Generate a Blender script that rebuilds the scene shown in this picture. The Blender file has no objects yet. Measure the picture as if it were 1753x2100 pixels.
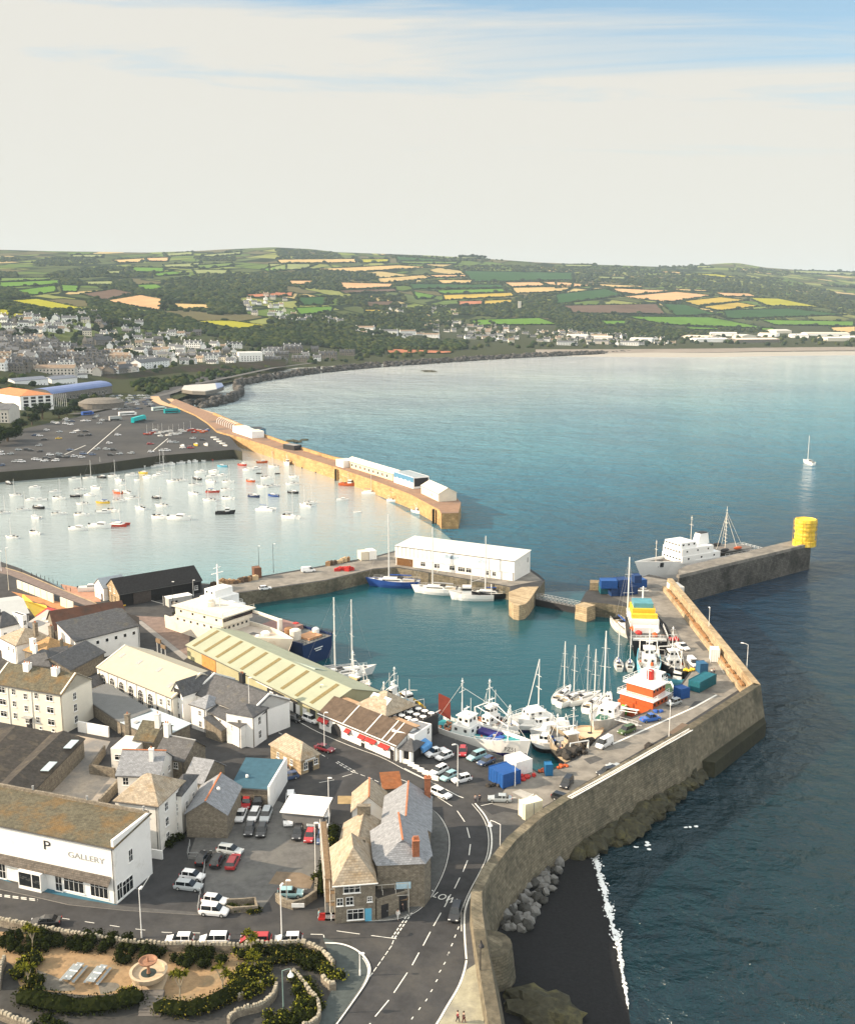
import bpy, math, random
import numpy as np
from math import sin, cos, tan, atan, atan2, radians as R, pi, sqrt, hypot
from mathutils import Vector
from mathutils.geometry import tessellate_polygon
random.seed(11)
SC = bpy.context.scene
COL = SC.collection
# ------------------------------------------------------------------ camera
CAMZ, PITCH, FL = 99.0, 11.33, 2131.0          # height, pitch below the horizon, focal length for a 1753 x 2100 picture
cd = bpy.data.cameras.new('camera'); cam = bpy.data.objects.new('camera', cd); COL.objects.link(cam)
cam.location = (0, 0, CAMZ); cam.rotation_euler = (R(90-PITCH), 0, 0)
cd.sensor_fit = 'VERTICAL'; cd.sensor_height = 24; cd.lens = 24*FL/2100
cd.clip_start = 1; cd.clip_end = 40000
SC.camera = cam
# ------------------------------------------------------------------ sky, sun, exposure
SUN_EL, SUN_AZ = 25.0, -93.0                    # azimuth from +Y, negative to the left
w = bpy.data.worlds.new('World'); SC.world = w; w.use_nodes = True
nt = w.node_tree; nt.nodes.clear()
def N(t, typ, **kw):
    n = t.nodes.new(typ)
    for k, v in kw.items():
        if k.startswith('i_'): n.inputs[k[2:].replace('_', ' ')].default_value = v
        else: setattr(n, k, v)
    return n
sky = N(nt, 'ShaderNodeTexSky', sky_type='NISHITA', sun_disc=False, sun_elevation=R(SUN_EL), sun_rotation=R(SUN_AZ), air_density=1.0, dust_density=1.0, ozone_density=1.5)
tc = N(nt, 'ShaderNodeTexCoord'); mp = N(nt, 'ShaderNodeMapping'); sep = N(nt, 'ShaderNodeSeparateXYZ')
nt.links.new(tc.outputs['Generated'], sep.inputs[0])
# thin high cloud: project the view direction on a flat layer overhead
def math_(t, op, a, b=None, c=None):
    n = t.nodes.new('ShaderNodeMath'); n.operation = op
    for i, x in enumerate((a, b, c)):
        if x is None: continue
        if isinstance(x, (int, float)): n.inputs[i].default_value = x
        else: t.links.new(x, n.inputs[i])
    return n.outputs[0]
zc = math_(nt, 'MAXIMUM', sep.outputs[2], 0.03)
px = math_(nt, 'DIVIDE', sep.outputs[0], zc); py = math_(nt, 'DIVIDE', sep.outputs[1], zc)
cmb = N(nt, 'ShaderNodeCombineXYZ'); nt.links.new(px, cmb.inputs[0]); nt.links.new(py, cmb.inputs[1])
mp.inputs['Rotation'].default_value = (0, 0, R(-24)); mp.inputs['Scale'].default_value = (.22, .62, 1); mp.inputs['Location'].default_value = (1.1, 3.7, 0)
nt.links.new(cmb.outputs[0], mp.inputs[0])
no = N(nt, 'ShaderNodeTexNoise', i_Scale=1.5, i_Detail=9.0, i_Roughness=.62, i_Distortion=.5); nt.links.new(mp.outputs[0], no.inputs[0])
elev = math_(nt, 'MULTIPLY', sep.outputs[2], 1.0)
mr = N(nt, 'ShaderNodeMapRange'); nt.links.new(elev, mr.inputs[0])
for i, x in enumerate((.15, .255, 1.5, .5)): mr.inputs[i+1].default_value = x
nz = math_(nt, 'MULTIPLY_ADD', no.outputs[0], 4.0, -2.0)
fac = math_(nt, 'ADD', mr.outputs[0], nz)
fac = math_(nt, 'MULTIPLY_ADD', sep.outputs[0], -1.3, fac)
up = N(nt, 'ShaderNodeMapRange'); nt.links.new(elev, up.inputs[0])
for i, x in enumerate((.12, .20, 1.0, .0)): up.inputs[i+1].default_value = x
fac = math_(nt, 'MAXIMUM', fac, up.outputs[0])
e2 = math_(nt, 'MULTIPLY_ADD', sep.outputs[1], -.42, elev)       # unseen cloud added overhead and behind to lift ambient light; clearer ahead
ov = N(nt, 'ShaderNodeMapRange'); nt.links.new(e2, ov.inputs[0])
for i, x in enumerate((.05, .5, .0, .65)): ov.inputs[i+1].default_value = x
fac = math_(nt, 'MAXIMUM', fac, ov.outputs[0])
facc = nt.nodes.new('ShaderNodeClamp'); nt.links.new(fac, facc.inputs[0]); facc.inputs[1].default_value = .15; facc.inputs[2].default_value = .96
hb = N(nt, 'ShaderNodeMapRange'); nt.links.new(e2, hb.inputs[0])      # the added unseen cloud is brightened to fill the shade below
for i, x in enumerate((.05, .5, 1.0, 2.2)): hb.inputs[i+1].default_value = x
cs = nt.nodes.new('ShaderNodeVectorMath'); cs.operation = 'SCALE'; cs.inputs[0].default_value = (3.22, 3.08, 2.76); nt.links.new(hb.outputs[0], cs.inputs['Scale'])
mx = N(nt, 'ShaderNodeMix', data_type='RGBA'); nt.links.new(facc.outputs[0], mx.inputs['Factor']); nt.links.new(cs.outputs[0], mx.inputs['B'])
tn = nt.nodes.new('ShaderNodeVectorMath'); tn.operation = 'MULTIPLY'; tn.inputs[1].default_value = (.60, .74, .74); nt.links.new(sky.outputs[0], tn.inputs[0]); nt.links.new(tn.outputs[0], mx.inputs['A'])
bg = N(nt, 'ShaderNodeBackground'); bg.inputs[1].default_value = .15; nt.links.new(mx.outputs['Result'], bg.inputs[0])
wo = N(nt, 'ShaderNodeOutputWorld'); nt.links.new(bg.outputs[0], wo.inputs[0])
sd = bpy.data.lights.new('sun', 'SUN'); so = bpy.data.objects.new('sun', sd); COL.objects.link(so)
sd.energy = 4.9; sd.angle = R(.6); sd.color = (1, .80, .58)
sv = Vector((sin(R(SUN_AZ))*cos(R(SUN_EL)), cos(R(SUN_AZ))*cos(R(SUN_EL)), sin(R(SUN_EL))))
so.rotation_euler = sv.to_track_quat('Z', 'Y').to_euler(); so.location = sv*500
SC.view_settings.view_transform = 'Standard'; SC.view_settings.look = 'None'; SC.view_settings.exposure = .8; SC.view_settings.gamma = 1
SC.cycles.max_bounces = 5; SC.cycles.diffuse_bounces = 2; SC.cycles.glossy_bounces = 2; SC.cycles.volume_bounces = 0; SC.cycles.transparent_max_bounces = 4
# ------------------------------------------------------------------ picture measurement -> place on level z
cp_, sp_ = cos(R(PITCH)), sin(R(PITCH))
def ray(u, v):
    x, y = (u-876.5)/FL, (1050-v)/FL
    return x, cp_+y*sp_, -sp_+y*cp_
def W(u, v, z=7.0):
    x, y, k = ray(u, v); t = (z-CAMZ)/k
    return Vector((x*t, y*t, z))
def Wd(u, v, D):
    x, y, k = ray(u, v); t = D/y
    return Vector((x*t, D, CAMZ+k*t))
def proj(p):
    x, y, z = p[0], p[1], p[2]-CAMZ
    d = y*cp_-z*sp_; h = y*sp_+z*cp_
    return 876.5+FL*x/d, 1050-FL*h/d
# ------------------------------------------------------------------ tags, empties, meshes
def tag(o, label=None, cat=None, group=None, kind=None):
    if label: o['label'] = label
    if cat: o['category'] = cat
    if group: o['group'] = group
    if kind: o['kind'] = kind
    return o
def empty(name, loc, rz=0, label=None, cat=None, group=None):
    o = bpy.data.objects.new(name, None); COL.objects.link(o)
    o.location = loc; o.rotation_euler = (0, 0, rz); o.empty_display_size = .5
    return tag(o, label, cat, group)
class MB:
    def __init__(s): s.v, s.f, s.m = [], [], []
    def add(s, vs, fs, m=0):
        n = len(s.v); s.v += [tuple(p) for p in vs]
        for f in fs: s.f.append([i+n for i in f]); s.m.append(m)
        return s
    def box(s, c, d, rz=0, m=0, top=1.0, tiltx=0):
        a, b, h = d[0]/2, d[1]/2, d[2]; C, S = cos(rz), sin(rz); P = []
        for z, k in ((0, 1), (h, top)):
            for x, y in ((-a, -b), (a, -b), (a, b), (-a, b)):
                x *= k; y *= k
                P.append((c[0]+x*C-y*S, c[1]+x*S+y*C, c[2]+z))
        return s.add(P, [(3, 2, 1, 0), (4, 5, 6, 7), (0, 1, 5, 4), (1, 2, 6, 5), (2, 3, 7, 6), (3, 0, 4, 7)], m)
    def bx(s, x0, x1, y0, y1, z0, z1, m=0): return s.box(((x0+x1)/2, (y0+y1)/2, z0), (x1-x0, y1-y0, z1-z0), 0, m)
    def tube(s, p, q, r, r2=None, n=6, m=0):
        p, q = Vector(p), Vector(q); d = (q-p)
        if d.length < 1e-6: return s
        d.normalize(); a = d.orthogonal().normalized(); b = d.cross(a); r2 = r if r2 is None else r2; P = []
        for c, rr in ((p, r), (q, r2)):
            for i in range(n):
                t = 2*pi*i/n; P.append(c+(a*cos(t)+b*sin(t))*rr)
        F = [(i, (i+1) % n, n+(i+1) % n, n+i) for i in range(n)]+[tuple(range(n-1, -1, -1)), tuple(range(n, 2*n))]
        return s.add(P, F, m)
    def path(s, pts, r, n=5, m=0):
        for a, b in zip(pts, pts[1:]): s.tube(a, b, r, n=n, m=m)
        return s
    def lathe(s, c, prof, n=12, m=0):
        P, F = [], []
        for r, z in prof:
            for i in range(n): P.append((c[0]+r*cos(2*pi*i/n), c[1]+r*sin(2*pi*i/n), c[2]+z))
        for k in range(len(prof)-1):
            for i in range(n): F.append((k*n+i, k*n+(i+1) % n, (k+1)*n+(i+1) % n, (k+1)*n+i))
        F.append(tuple(range(n-1, -1, -1))); F.append(tuple((len(prof)-1)*n+i for i in range(n)))
        return s.add(P, F, m)
    def prism(s, poly, z0, z1, m=0, msides=None, cap=True):
        n = len(poly); P = [(p[0], p[1], z0) for p in poly]+[(p[0], p[1], z1) for p in poly]
        ar = sum(poly[i][0]*poly[(i+1) % n][1]-poly[(i+1) % n][0]*poly[i][1] for i in range(n))
        ms = m if msides is None else msides
        s.add(P, [((i, (i+1) % n, n+(i+1) % n, n+i) if ar > 0 else (i, n+i, n+(i+1) % n, (i+1) % n)) for i in range(n)], ms)
        if cap:
            T = tessellate_polygon([[Vector((p[0], p[1], 0)) for p in poly]]); F = []
            for t in T:
                a, b, c = (poly[i] for i in t)
                cr = (b[0]-a[0])*(c[1]-a[1])-(b[1]-a[1])*(c[0]-a[0])
                F.append(tuple(n+i for i in (t if cr > 0 else t[::-1])))
            s.add(P, F, m)
            s.add(P, [tuple(i-n for i in f[::-1]) for f in F], ms)
        return s
    def sheet(s, poly, z, m=0):
        T = tessellate_polygon([[Vector((p[0], p[1], 0)) for p in poly]]); F = []
        for t in T:
            a, b, c = (poly[i] for i in t)
            F.append(t if (b[0]-a[0])*(c[1]-a[1])-(b[1]-a[1])*(c[0]-a[0]) > 0 else t[::-1])
        return s.add([(p[0], p[1], z if not callable(z) else z(p)) for p in poly], F, m)
    def wall(s, pts, t, z0, z1, m=0, closed=False):
        """vertical wall of thickness t to the right-hand side of a polyline; z1 may be a list"""
        n = len(pts); off = []
        for i in range(n):
            a = Vector(pts[max(i-1, 0)][:2]); b = Vector(pts[min(i+1, n-1)][:2]); d = (b-a).normalized()
            off.append((pts[i][0]+d.y*t, pts[i][1]-d.x*t))
        zz = z1 if isinstance(z1, (list, tuple)) else [z1]*n
        P = []
        for i in range(n):
            P += [(pts[i][0], pts[i][1], z0), (off[i][0], off[i][1], z0), (off[i][0], off[i][1], zz[i]), (pts[i][0], pts[i][1], zz[i])]
        F = []
        for i in range(n-1):
            a, b = 4*i, 4*i+4
            F += [(a, b, b+3, a+3), (a+1, a+2, b+2, b+1), (a+2, a+3, b+3, b+2)]
        F += [(0, 3, 2, 1), (4*n-4, 4*n-3, 4*n-2, 4*n-1)]
        return s.add(P, F, m)
    def build(s, name, mats, parent=None, label=None, cat=None, group=None, kind=None, loc=None, smooth=False, rz=0):
        me = bpy.data.meshes.new(name)
        if s.f:
            me.from_pydata(s.v, [], s.f)
            if not isinstance(mats, (list, tuple)): mats = [mats]
            for q in mats: me.materials.append(q)
            if len(mats) > 1: me.polygons.foreach_set('material_index', s.m)
            if smooth: me.polygons.foreach_set('use_smooth', [True]*len(me.polygons))
            me.update()
        o = bpy.data.objects.new(name, me); COL.objects.link(o)
        if parent: o.parent = parent
        if loc is not None: o.location = loc
        if rz: o.rotation_euler = (0, 0, rz)
        return tag(o, label, cat, group, kind)
def kids(o): return KID.get(o.name, []) if KID else list(o.children)
KID = None
def copy_tree(o, parent=None):
    c = o.copy(); COL.objects.link(c)
    if parent: c.parent = parent
    for ch in o.children: copy_tree(ch, c)
    return c
# ------------------------------------------------------------------ materials
MATS = {}
def M(name, col, rough=.85, var=.18, scale=.6, bump=0.0, metal=0.0, pat=None, col2=None, k2=.5, s2=.15, psz=1.0, spec=.3, coat=0, detail=6, rscale=None):
    """principled surface with fine noise; pat: brick / slate / corr / plank; col2 = patches of a second colour (moss, rust, wear)"""
    if name in MATS: return MATS[name]
    m = bpy.data.materials.new(name); m.use_nodes = True; t = m.node_tree; b = t.nodes['Principled BSDF']
    tc = t.nodes.new('ShaderNodeTexCoord'); P = tc.outputs['Object']
    no = N(t, 'ShaderNodeTexNoise', i_Scale=scale, i_Detail=float(detail), i_Roughness=.65); t.links.new(P, no.inputs[0])
    def mix(a, b2, f, mode='MIX'):
        x = N(t, 'ShaderNodeMix', data_type='RGBA', blend_type=mode)
        for s_, val in (('A', a), ('B', b2), ('Factor', f)):
            if isinstance(val, (tuple, list)): x.inputs[s_].default_value = (*val[:3], 1)
            elif isinstance(val, (int, float)): x.inputs[s_].default_value = val
            else: t.links.new(val, x.inputs[s_])
        return x.outputs['Result']
    mr = N(t, 'ShaderNodeMapRange'); t.links.new(no.outputs[0], mr.inputs[0])
    for i, x in enumerate((.25, .75, 0, 1)): mr.inputs[i+1].default_value = x
    lo = [c*(1-var) for c in col]; hi = [min(c*(1+var), .95) for c in col]
    c = mix(lo, hi, mr.outputs[0])
    if col2:
        n2 = N(t, 'ShaderNodeTexNoise', i_Scale=s2, i_Detail=7.0, i_Roughness=.7); t.links.new(P, n2.inputs[0])
        r2 = N(t, 'ShaderNodeMapRange'); t.links.new(n2.outputs[0], r2.inputs[0])
        for i, x in enumerate((1-k2-.08, 1-k2+.12, 0, 1)): r2.inputs[i+1].default_value = x
        c = mix(c, col2, r2.outputs[0])
    hgt = no.outputs[0]
    if pat in ('brick', 'slate', 'plank'):
        br = t.nodes.new('ShaderNodeTexBrick')
        mp = t.nodes.new('ShaderNodeMapping'); t.links.new(P, mp.inputs[0]); 
        if pat == 'brick':      # courses stay level on walls of any direction
            sx = t.nodes.new('ShaderNodeSeparateXYZ'); t.links.new(P, sx.inputs[0]); cx_ = t.nodes.new('ShaderNodeCombineXYZ')
            t.links.new(math_(t, 'ADD', sx.outputs[0], sx.outputs[1]), cx_.inputs[0]); t.links.new(sx.outputs[2], cx_.inputs[1]); t.links.new(cx_.outputs[0], mp.inputs[0])
        t.links.new(mp.outputs[0], br.inputs[0])
        br.inputs['Scale'].default_value = 1.0/psz
        br.inputs['Color1'].default_value = (.72, .72, .72, 1); br.inputs['Color2'].default_value = (1.15, 1.15, 1.15, 1); br.inputs['Mortar'].default_value = (.45, .45, .45, 1)
        br.inputs['Mortar Size'].default_value = .04; br.inputs['Brick Width'].default_value = .9; br.inputs['Row Height'].default_value = .4
        c = mix(c, br.outputs[0], .75, 'MULTIPLY')
    if pat == 'corr':
        wv = N(t, 'ShaderNodeTexWave', i_Scale=1.0/psz, bands_direction='X'); t.links.new(P, wv.inputs[0]); hgt = wv.outputs[1]
        wr = N(t, 'ShaderNodeMapRange'); t.links.new(wv.outputs[1], wr.inputs[0]); wr.inputs[3].default_value = .72; wr.inputs[4].default_value = 1.05
        x = N(t, 'ShaderNodeMix', data_type='RGBA', blend_type='MULTIPLY'); x.inputs['Factor'].default_value = .6
        t.links.new(c, x.inputs['A']); t.links.new(wr.outputs[0], x.inputs['B']); c = x.outputs['Result']
    t.links.new(c, b.inputs['Base Color'])
    b.inputs['Roughness'].default_value = rough; b.inputs['Metallic'].default_value = metal
    b.inputs['Specular IOR Level'].default_value = spec; b.inputs['Coat Weight'].default_value = coat
    if bump:
        bp = N(t, 'ShaderNodeBump', i_Strength=1.0, i_Distance=bump); t.links.new(hgt, bp.inputs['Height']); t.links.new(bp.outputs[0], b.inputs['Normal'])
    MATS[name] = m; m['col'] = list(col)
    return m
# ------------------------------------------------------------------ shared surfaces
white = M('white_paint', (.88, .88, .86), .55, .05, .5, col2=(.62, .61, .57), k2=.36, s2=.25)
cream = M('cream_render', (.72, .66, .54), .7, .08, .5)
offwh = M('offwhite_render', (.82, .80, .75), .8, .08, .4, col2=(.5, .48, .43), k2=.34, s2=.3)
asphalt = M('asphalt', (.046, .047, .050), .9, .35, .35, .02, col2=(.078, .076, .072), k2=.40, s2=.09)
asph2 = M('dark_asphalt', (.042, .043, .046), .9, .35, .05, col2=(.065, .063, .06), k2=.45, s2=.02)  # second colour paints broad sunlit patches on the tarmac
concrete = M('concrete', (.23, .215, .19), .9, .35, .3, .02, col2=(.10, .098, .095), k2=.45, s2=.09)
granite = M('granite_wall', (.20, .175, .125), .9, .5, .9, .12, pat='brick', psz=1.1, col2=(.075, .075, .055), k2=.46, s2=.10)
granlt = M('pale_granite', (.42, .33, .21), .9, .3, .9, .12, pat='brick', psz=1.6, col2=(.25, .17, .09), k2=.42, s2=.1)
weed = M('weedy_stone', (.038, .038, .022), .8, .5, .8, .1, col2=(.03, .03, .02), k2=.5, s2=.2)
stone = M('rubble_stone', (.24, .21, .165), .9, .45, 1.6, .08, pat='brick', psz=.55)
slate = M('slate_roof', (.10, .102, .108), .65, .35, 1.2, .03, pat='slate', psz=.6, col2=(.16, .14, .09), k2=.36, s2=.3)
slatew = M('weathered_slate_roof', (.40, .34, .26), .8, .35, 1.5, .03, pat='slate', psz=.6, col2=(.33, .24, .14), k2=.42, s2=.35)
slateb = M('blue_slate_roof', (.27, .285, .31), .6, .3, 1.6, .03, pat='slate', psz=.55)
lichen = M('lichen_roof', (.125, .115, .08), .9, .5, 1.5, .05, pat='slate', psz=.5, col2=(.20, .125, .05), k2=.45, s2=.22)
redtile = M('clay_ridge', (.45, .17, .08), .8, .3, 2)
brick = M('red_brick', (.38, .15, .08), .9, .3, 2, pat='brick', psz=.4)
glass = M('window_glass', (.012, .016, .02), .06, .2, .5, spec=.8)
darkm = M('dark_metal', (.03, .03, .033), .5, .2, 2)
greym = M('grey_metal', (.35, .36, .36), .45, .15, 2)
tyre = M('tyre_rubber', (.015, .015, .016), .8, .1, 4)
chrome = M('lamp_lens', (.75, .77, .78), .12, .02, 3, spec=.8)
wood = M('weathered_timber', (.20, .14, .085), .85, .35, 3)
linew = M('road_paint', (.72, .72, .68), .8, .2, 2, col2=(.3, .3, .3), k2=.3, s2=1.2)
liney = M('yellow_line_paint', (.5, .44, .28), .8, .25, 2)
redp = M('red_paint', (.50, .035, .03), .4, .12, 2)
bluep = M('blue_paint', (.03, .10, .38), .5, .25, 1.0)
ywrap = M('yellow_wrap', (.80, .52, .05), .7, .3, .9, .15, col2=(.9, .70, .22), k2=.4, s2=.8)
yelp = M('yellow_paint', (.80, .50, .04), .6, .2, 1.5)
orgp = M('orange_paint', (.62, .12, .03), .5, .15, 1.5)
tealp = M('teal_paint', (.03, .22, .24), .6, .15, 1.0)
rope = M('rope', (.45, .40, .30), .9, .2, 5)
# ------------------------------------------------------------------ water
def water_mat(name, base, b1, s1, rough, base2=None, ksc=.004, stretch=(1, 2.0, 1), rot=14, far=None, coat=0, left=0):
    m = bpy.data.materials.new(name); m.use_nodes = True; t = m.node_tree; b = t.nodes['Principled BSDF']
    tc = t.nodes.new('ShaderNodeTexCoord'); mp = t.nodes.new('ShaderNodeMapping'); t.links.new(tc.outputs['Object'], mp.inputs[0])
    mp.inputs['Scale'].default_value = stretch; mp.inputs['Rotation'].default_value = (0, 0, R(rot))
    n1 = N(t, 'ShaderNodeTexNoise', i_Scale=s1, i_Detail=6.0, i_Roughness=.62, i_Distortion=.15); t.links.new(mp.outputs[0], n1.inputs[0])
    n2 = N(t, 'ShaderNodeTexNoise', i_Scale=s1*.22, i_Detail=3.0, i_Roughness=.5); t.links.new(mp.outputs[0], n2.inputs[0])
    hh = math_(t, 'MULTIPLY_ADD', n2.outputs[0], 1.6, n1.outputs[0])
    bp = N(t, 'ShaderNodeBump', i_Strength=1.0, i_Distance=b1); t.links.new(hh, bp.inputs['Height']); t.links.new(bp.outputs[0], b.inputs['Normal'])
    n3 = N(t, 'ShaderNodeTexNoise', i_Scale=ksc, i_Detail=4.0, i_Roughness=.55); t.links.new(tc.outputs['Object'], n3.inputs[0])
    x = N(t, 'ShaderNodeMix', data_type='RGBA'); mr = N(t, 'ShaderNodeMapRange'); t.links.new(n3.outputs[0], mr.inputs[0])
    for i, q in enumerate((.35, .65, 0, 1)): mr.inputs[i+1].default_value = q
    t.links.new(mr.outputs[0], x.inputs['Factor']); x.inputs['A'].default_value = (*base, 1); x.inputs['B'].default_value = (*(base2 or base), 1)
    c = x.outputs['Result']
    if far:        # calmer towards the head; paler colour far and leftwards stands for reflected sky
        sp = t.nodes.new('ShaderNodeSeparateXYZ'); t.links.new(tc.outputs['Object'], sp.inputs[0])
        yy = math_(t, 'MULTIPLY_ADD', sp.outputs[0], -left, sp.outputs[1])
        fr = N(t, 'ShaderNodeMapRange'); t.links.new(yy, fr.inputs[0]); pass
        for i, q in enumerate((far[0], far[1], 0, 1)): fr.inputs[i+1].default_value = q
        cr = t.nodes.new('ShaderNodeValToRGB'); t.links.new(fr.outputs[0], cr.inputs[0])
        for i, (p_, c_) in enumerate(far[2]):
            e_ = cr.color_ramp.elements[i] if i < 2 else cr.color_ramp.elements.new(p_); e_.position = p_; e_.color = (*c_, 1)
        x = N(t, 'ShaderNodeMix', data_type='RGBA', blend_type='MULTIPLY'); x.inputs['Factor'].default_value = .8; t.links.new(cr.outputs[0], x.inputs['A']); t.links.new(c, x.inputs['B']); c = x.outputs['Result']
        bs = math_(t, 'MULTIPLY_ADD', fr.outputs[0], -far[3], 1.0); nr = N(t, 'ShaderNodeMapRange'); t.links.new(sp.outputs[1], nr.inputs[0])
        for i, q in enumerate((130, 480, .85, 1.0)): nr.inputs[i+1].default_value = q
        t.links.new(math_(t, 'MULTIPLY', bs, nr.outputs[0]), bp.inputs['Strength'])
    t.links.new(c, b.inputs['Base Color'])
    if coat: b.inputs['Coat Weight'].default_value = coat; b.inputs['Coat IOR'].default_value = 1.5; b.inputs['Coat Roughness'].default_value = rough; t.links.new(bp.outputs[0], b.inputs['Coat Normal'])
    b.inputs['Roughness'].default_value = rough; b.inputs['IOR'].default_value = 1.33
    return m
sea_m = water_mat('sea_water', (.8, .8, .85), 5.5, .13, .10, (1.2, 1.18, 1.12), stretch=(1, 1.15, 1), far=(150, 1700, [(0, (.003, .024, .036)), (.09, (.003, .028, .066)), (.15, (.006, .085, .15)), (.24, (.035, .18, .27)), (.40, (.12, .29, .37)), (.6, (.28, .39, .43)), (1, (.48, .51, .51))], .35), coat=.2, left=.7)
dock_m = water_mat('dock_water', (.006, .060, .075), .06, .8, .06, (.008, .075, .095), ksc=.01)
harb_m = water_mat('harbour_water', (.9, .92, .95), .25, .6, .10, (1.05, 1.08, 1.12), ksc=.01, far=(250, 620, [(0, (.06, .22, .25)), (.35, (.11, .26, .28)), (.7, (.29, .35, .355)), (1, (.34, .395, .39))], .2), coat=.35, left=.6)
# ------------------------------------------------------------------ ground plan of the near town and its quays (level 7 m)
def PL(pts, z=7.0): return [tuple(W(u, v, z)[:2]) for u, v in pts]
SEAW = [(1048, 2200), (1030, 2110), (1012, 2010), (998, 1930), (989, 1870), (988, 1830), (1008, 1785), (1058, 1722), (1112, 1675), (1165, 1640), (1250, 1592), (1400, 1507), (1559, 1404)]
SEAW_Z = [9.2, 9.2, 9.2, 9.2, 9.4, 9.6, 10, 10.4, 10.6, 10.8, 10.8, 11, 11]
seaw = [tuple(W(u, v, z)[:2]) for (u, v), z in zip(SEAW, SEAW_Z)]
ARMW = [(1559, 1404), (1470, 1296), (1420, 1235), (1378, 1186)]
armw = [tuple(W(u, v, 11)[:2]) for u, v in ARMW]
LH = [(1388, 1180), (1662, 1119)]                                # seaward lip of the lighthouse arm, level 9
DOCK = [(1190, 1234), (1244, 1238), (1300, 1247), (1340, 1258), (1363, 1282), (1378, 1312), (1400, 1350), (1414, 1376), (1392, 1408), (1327, 1458), (1291, 1472),
        (1251, 1494), (1223, 1512), (1187, 1551), (1132, 1576), (1105, 1584), (1077, 1567), (892, 1501), (800, 1452), (720, 1412), (640, 1384), (560, 1352),
        (480, 1318), (410, 1296), (362, 1275), (352, 1256), (400, 1240), (484, 1217), (668, 1191), (765, 1168), (813, 1164), (1045, 1204), (1046, 1232), (1062, 1240), (1082, 1235)]
OUTER = [(1117, 1190), (1102, 1176), (1085, 1166), (815, 1128), (771, 1140), (667, 1159), (440, 1198), (414, 1196), (236, 1214), (200, 1222), (170, 1215), (132, 1209), (95, 1190), (38, 1164), (0, 1151), (-350, 1060)]
arm7 = PL([(1388, 1190), (1330, 1178), (1313, 1184), (1215, 1203), (1200, 1215)])
land = [W(-700, 2300)[:2], W(1048, 2300)[:2]]+[(p[0], p[1]) for p in seaw]+[(p[0], p[1]) for p in armw[1:]]+arm7+PL(DOCK)+PL(OUTER)+[W(-700, 1100)[:2]]
land = [tuple(p[:2]) for p in land]
tag(MB().prism(land, -3, 7, 0, 1).build('ground', [asphalt, granite]), kind='structure')
quayc = [(p[0], p[1]) for p in PL(DOCK)]
# pale concrete strips of the quays
def sheet(name, uv, z, m, kind='structure', zz=7.0, **kw): return MB().sheet(PL(uv, z), z).build(name, m, kind=kind, **kw)
sheet('quay', [(1076, 1569), (1105, 1587), (1134, 1579), (1189, 1554), (1225, 1515), (1253, 1497), (1293, 1475), (1329, 1461), (1394, 1411), (1418, 1378), (1402, 1348), (1381, 1311), (1366, 1281), (1342, 1256),
      (1302, 1245), (1215, 1206), (1325, 1182), (1372, 1190), (1440, 1276), (1536, 1400), (1380, 1500), (1165, 1625), (1090, 1668), (1010, 1650)], 7.012, concrete)
sheet('quay', [(484, 1215), (668, 1189), (765, 1166), (813, 1162), (1045, 1202), (1112, 1190), (1085, 1170), (815, 1131), (771, 1143), (667, 1162), (430, 1202)], 7.012, concrete)
# dock water behind the gate, harbour and open sea
tag(MB().sheet(PL([(1075, 1215), (1200, 1212), (1400, 1262), (1455, 1400), (1100, 1660), (820, 1500), (330, 1330), (280, 1262), (480, 1190), (760, 1150), (1000, 1170)], 2.5), 2.5).build('dock_water', dock_m), kind='structure')
big = 16000
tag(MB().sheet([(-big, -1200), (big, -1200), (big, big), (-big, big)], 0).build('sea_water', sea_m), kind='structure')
# sheltered water of the tidal harbour: a calmer sheet just above the sea
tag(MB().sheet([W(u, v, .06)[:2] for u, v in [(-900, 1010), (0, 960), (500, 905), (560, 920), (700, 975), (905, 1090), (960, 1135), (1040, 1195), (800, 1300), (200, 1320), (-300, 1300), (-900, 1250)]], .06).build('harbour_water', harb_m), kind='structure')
# ------------------------------------------------------------------ far land
CTRL = {
 -500: [(905, 'z6'), (850, 'z10'), (760, 'z30'), (700, 'z48'), (650, 1750), (600, 2600), (560, 3600), 5500],
 0: [(905, 'z5.8'), (850, 'z8'), (760, 'z28'), (700, 'z46'), (650, 1750), (600, 2600), (560, 3600), 5500],
 300: [(845, 'z5.8'), (790, 'z6.5'), (740, 'z16'), (700, 'z35'), (650, 2150), (600, 2900), (560, 3800), 5600],
 430: [(792, 'z5'), (765, 'z6'), (738, 'z14'), (700, 'z33'), (650, 2250), (600, 2950), (560, 3850), 5650],
 600: [(757, 'z-1'), (742, 'z6'), (722, 'z15'), (700, 'z30'), (650, 2400), (600, 3100), (560, 4000), 5800],
 900: [(743, 'z-1'), (728, 'z5'), (715, 'z9'), (700, 'z15'), (660, 2900), (620, 3500), (580, 4200), 5600],
 1200: [(730, 'z-1'), (712, 'z4'), (700, 'z10'), (680, 'z24'), (650, 3200), (620, 3700), (580, 4600), 6000],
 1500: [(720, 'z-1'), (700, 'z5'), (685, 'z14'), (670, 'z28'), (640, 3700), (600, 4500), (565, 5600), 7200],
 1753: [(716, 'z-1'), (700, 'z4'), (690, 'z8'), (680, 'z15'), (650, 3800), (610, 4700), (580, 6300), 8000],
 2300: [(714, 'z-1'), (700, 'z4'), (690, 'z8'), (680, 'z15'), (650, 3800), (615, 4700), (590, 6300), 8000]}
SKYL = [(-500, 505), (0, 512), (100, 515), (300, 518), (400, 515), (450, 512), (560, 507), (640, 511), (690, 517), (880, 524), (1000, 531), (1100, 538), (1200, 542), (1350, 547), (1420, 547), (1465, 541), (1510, 539), (1570, 549), (1700, 558), (1753, 560), (2300, 566)]
CU = sorted(CTRL)
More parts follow.
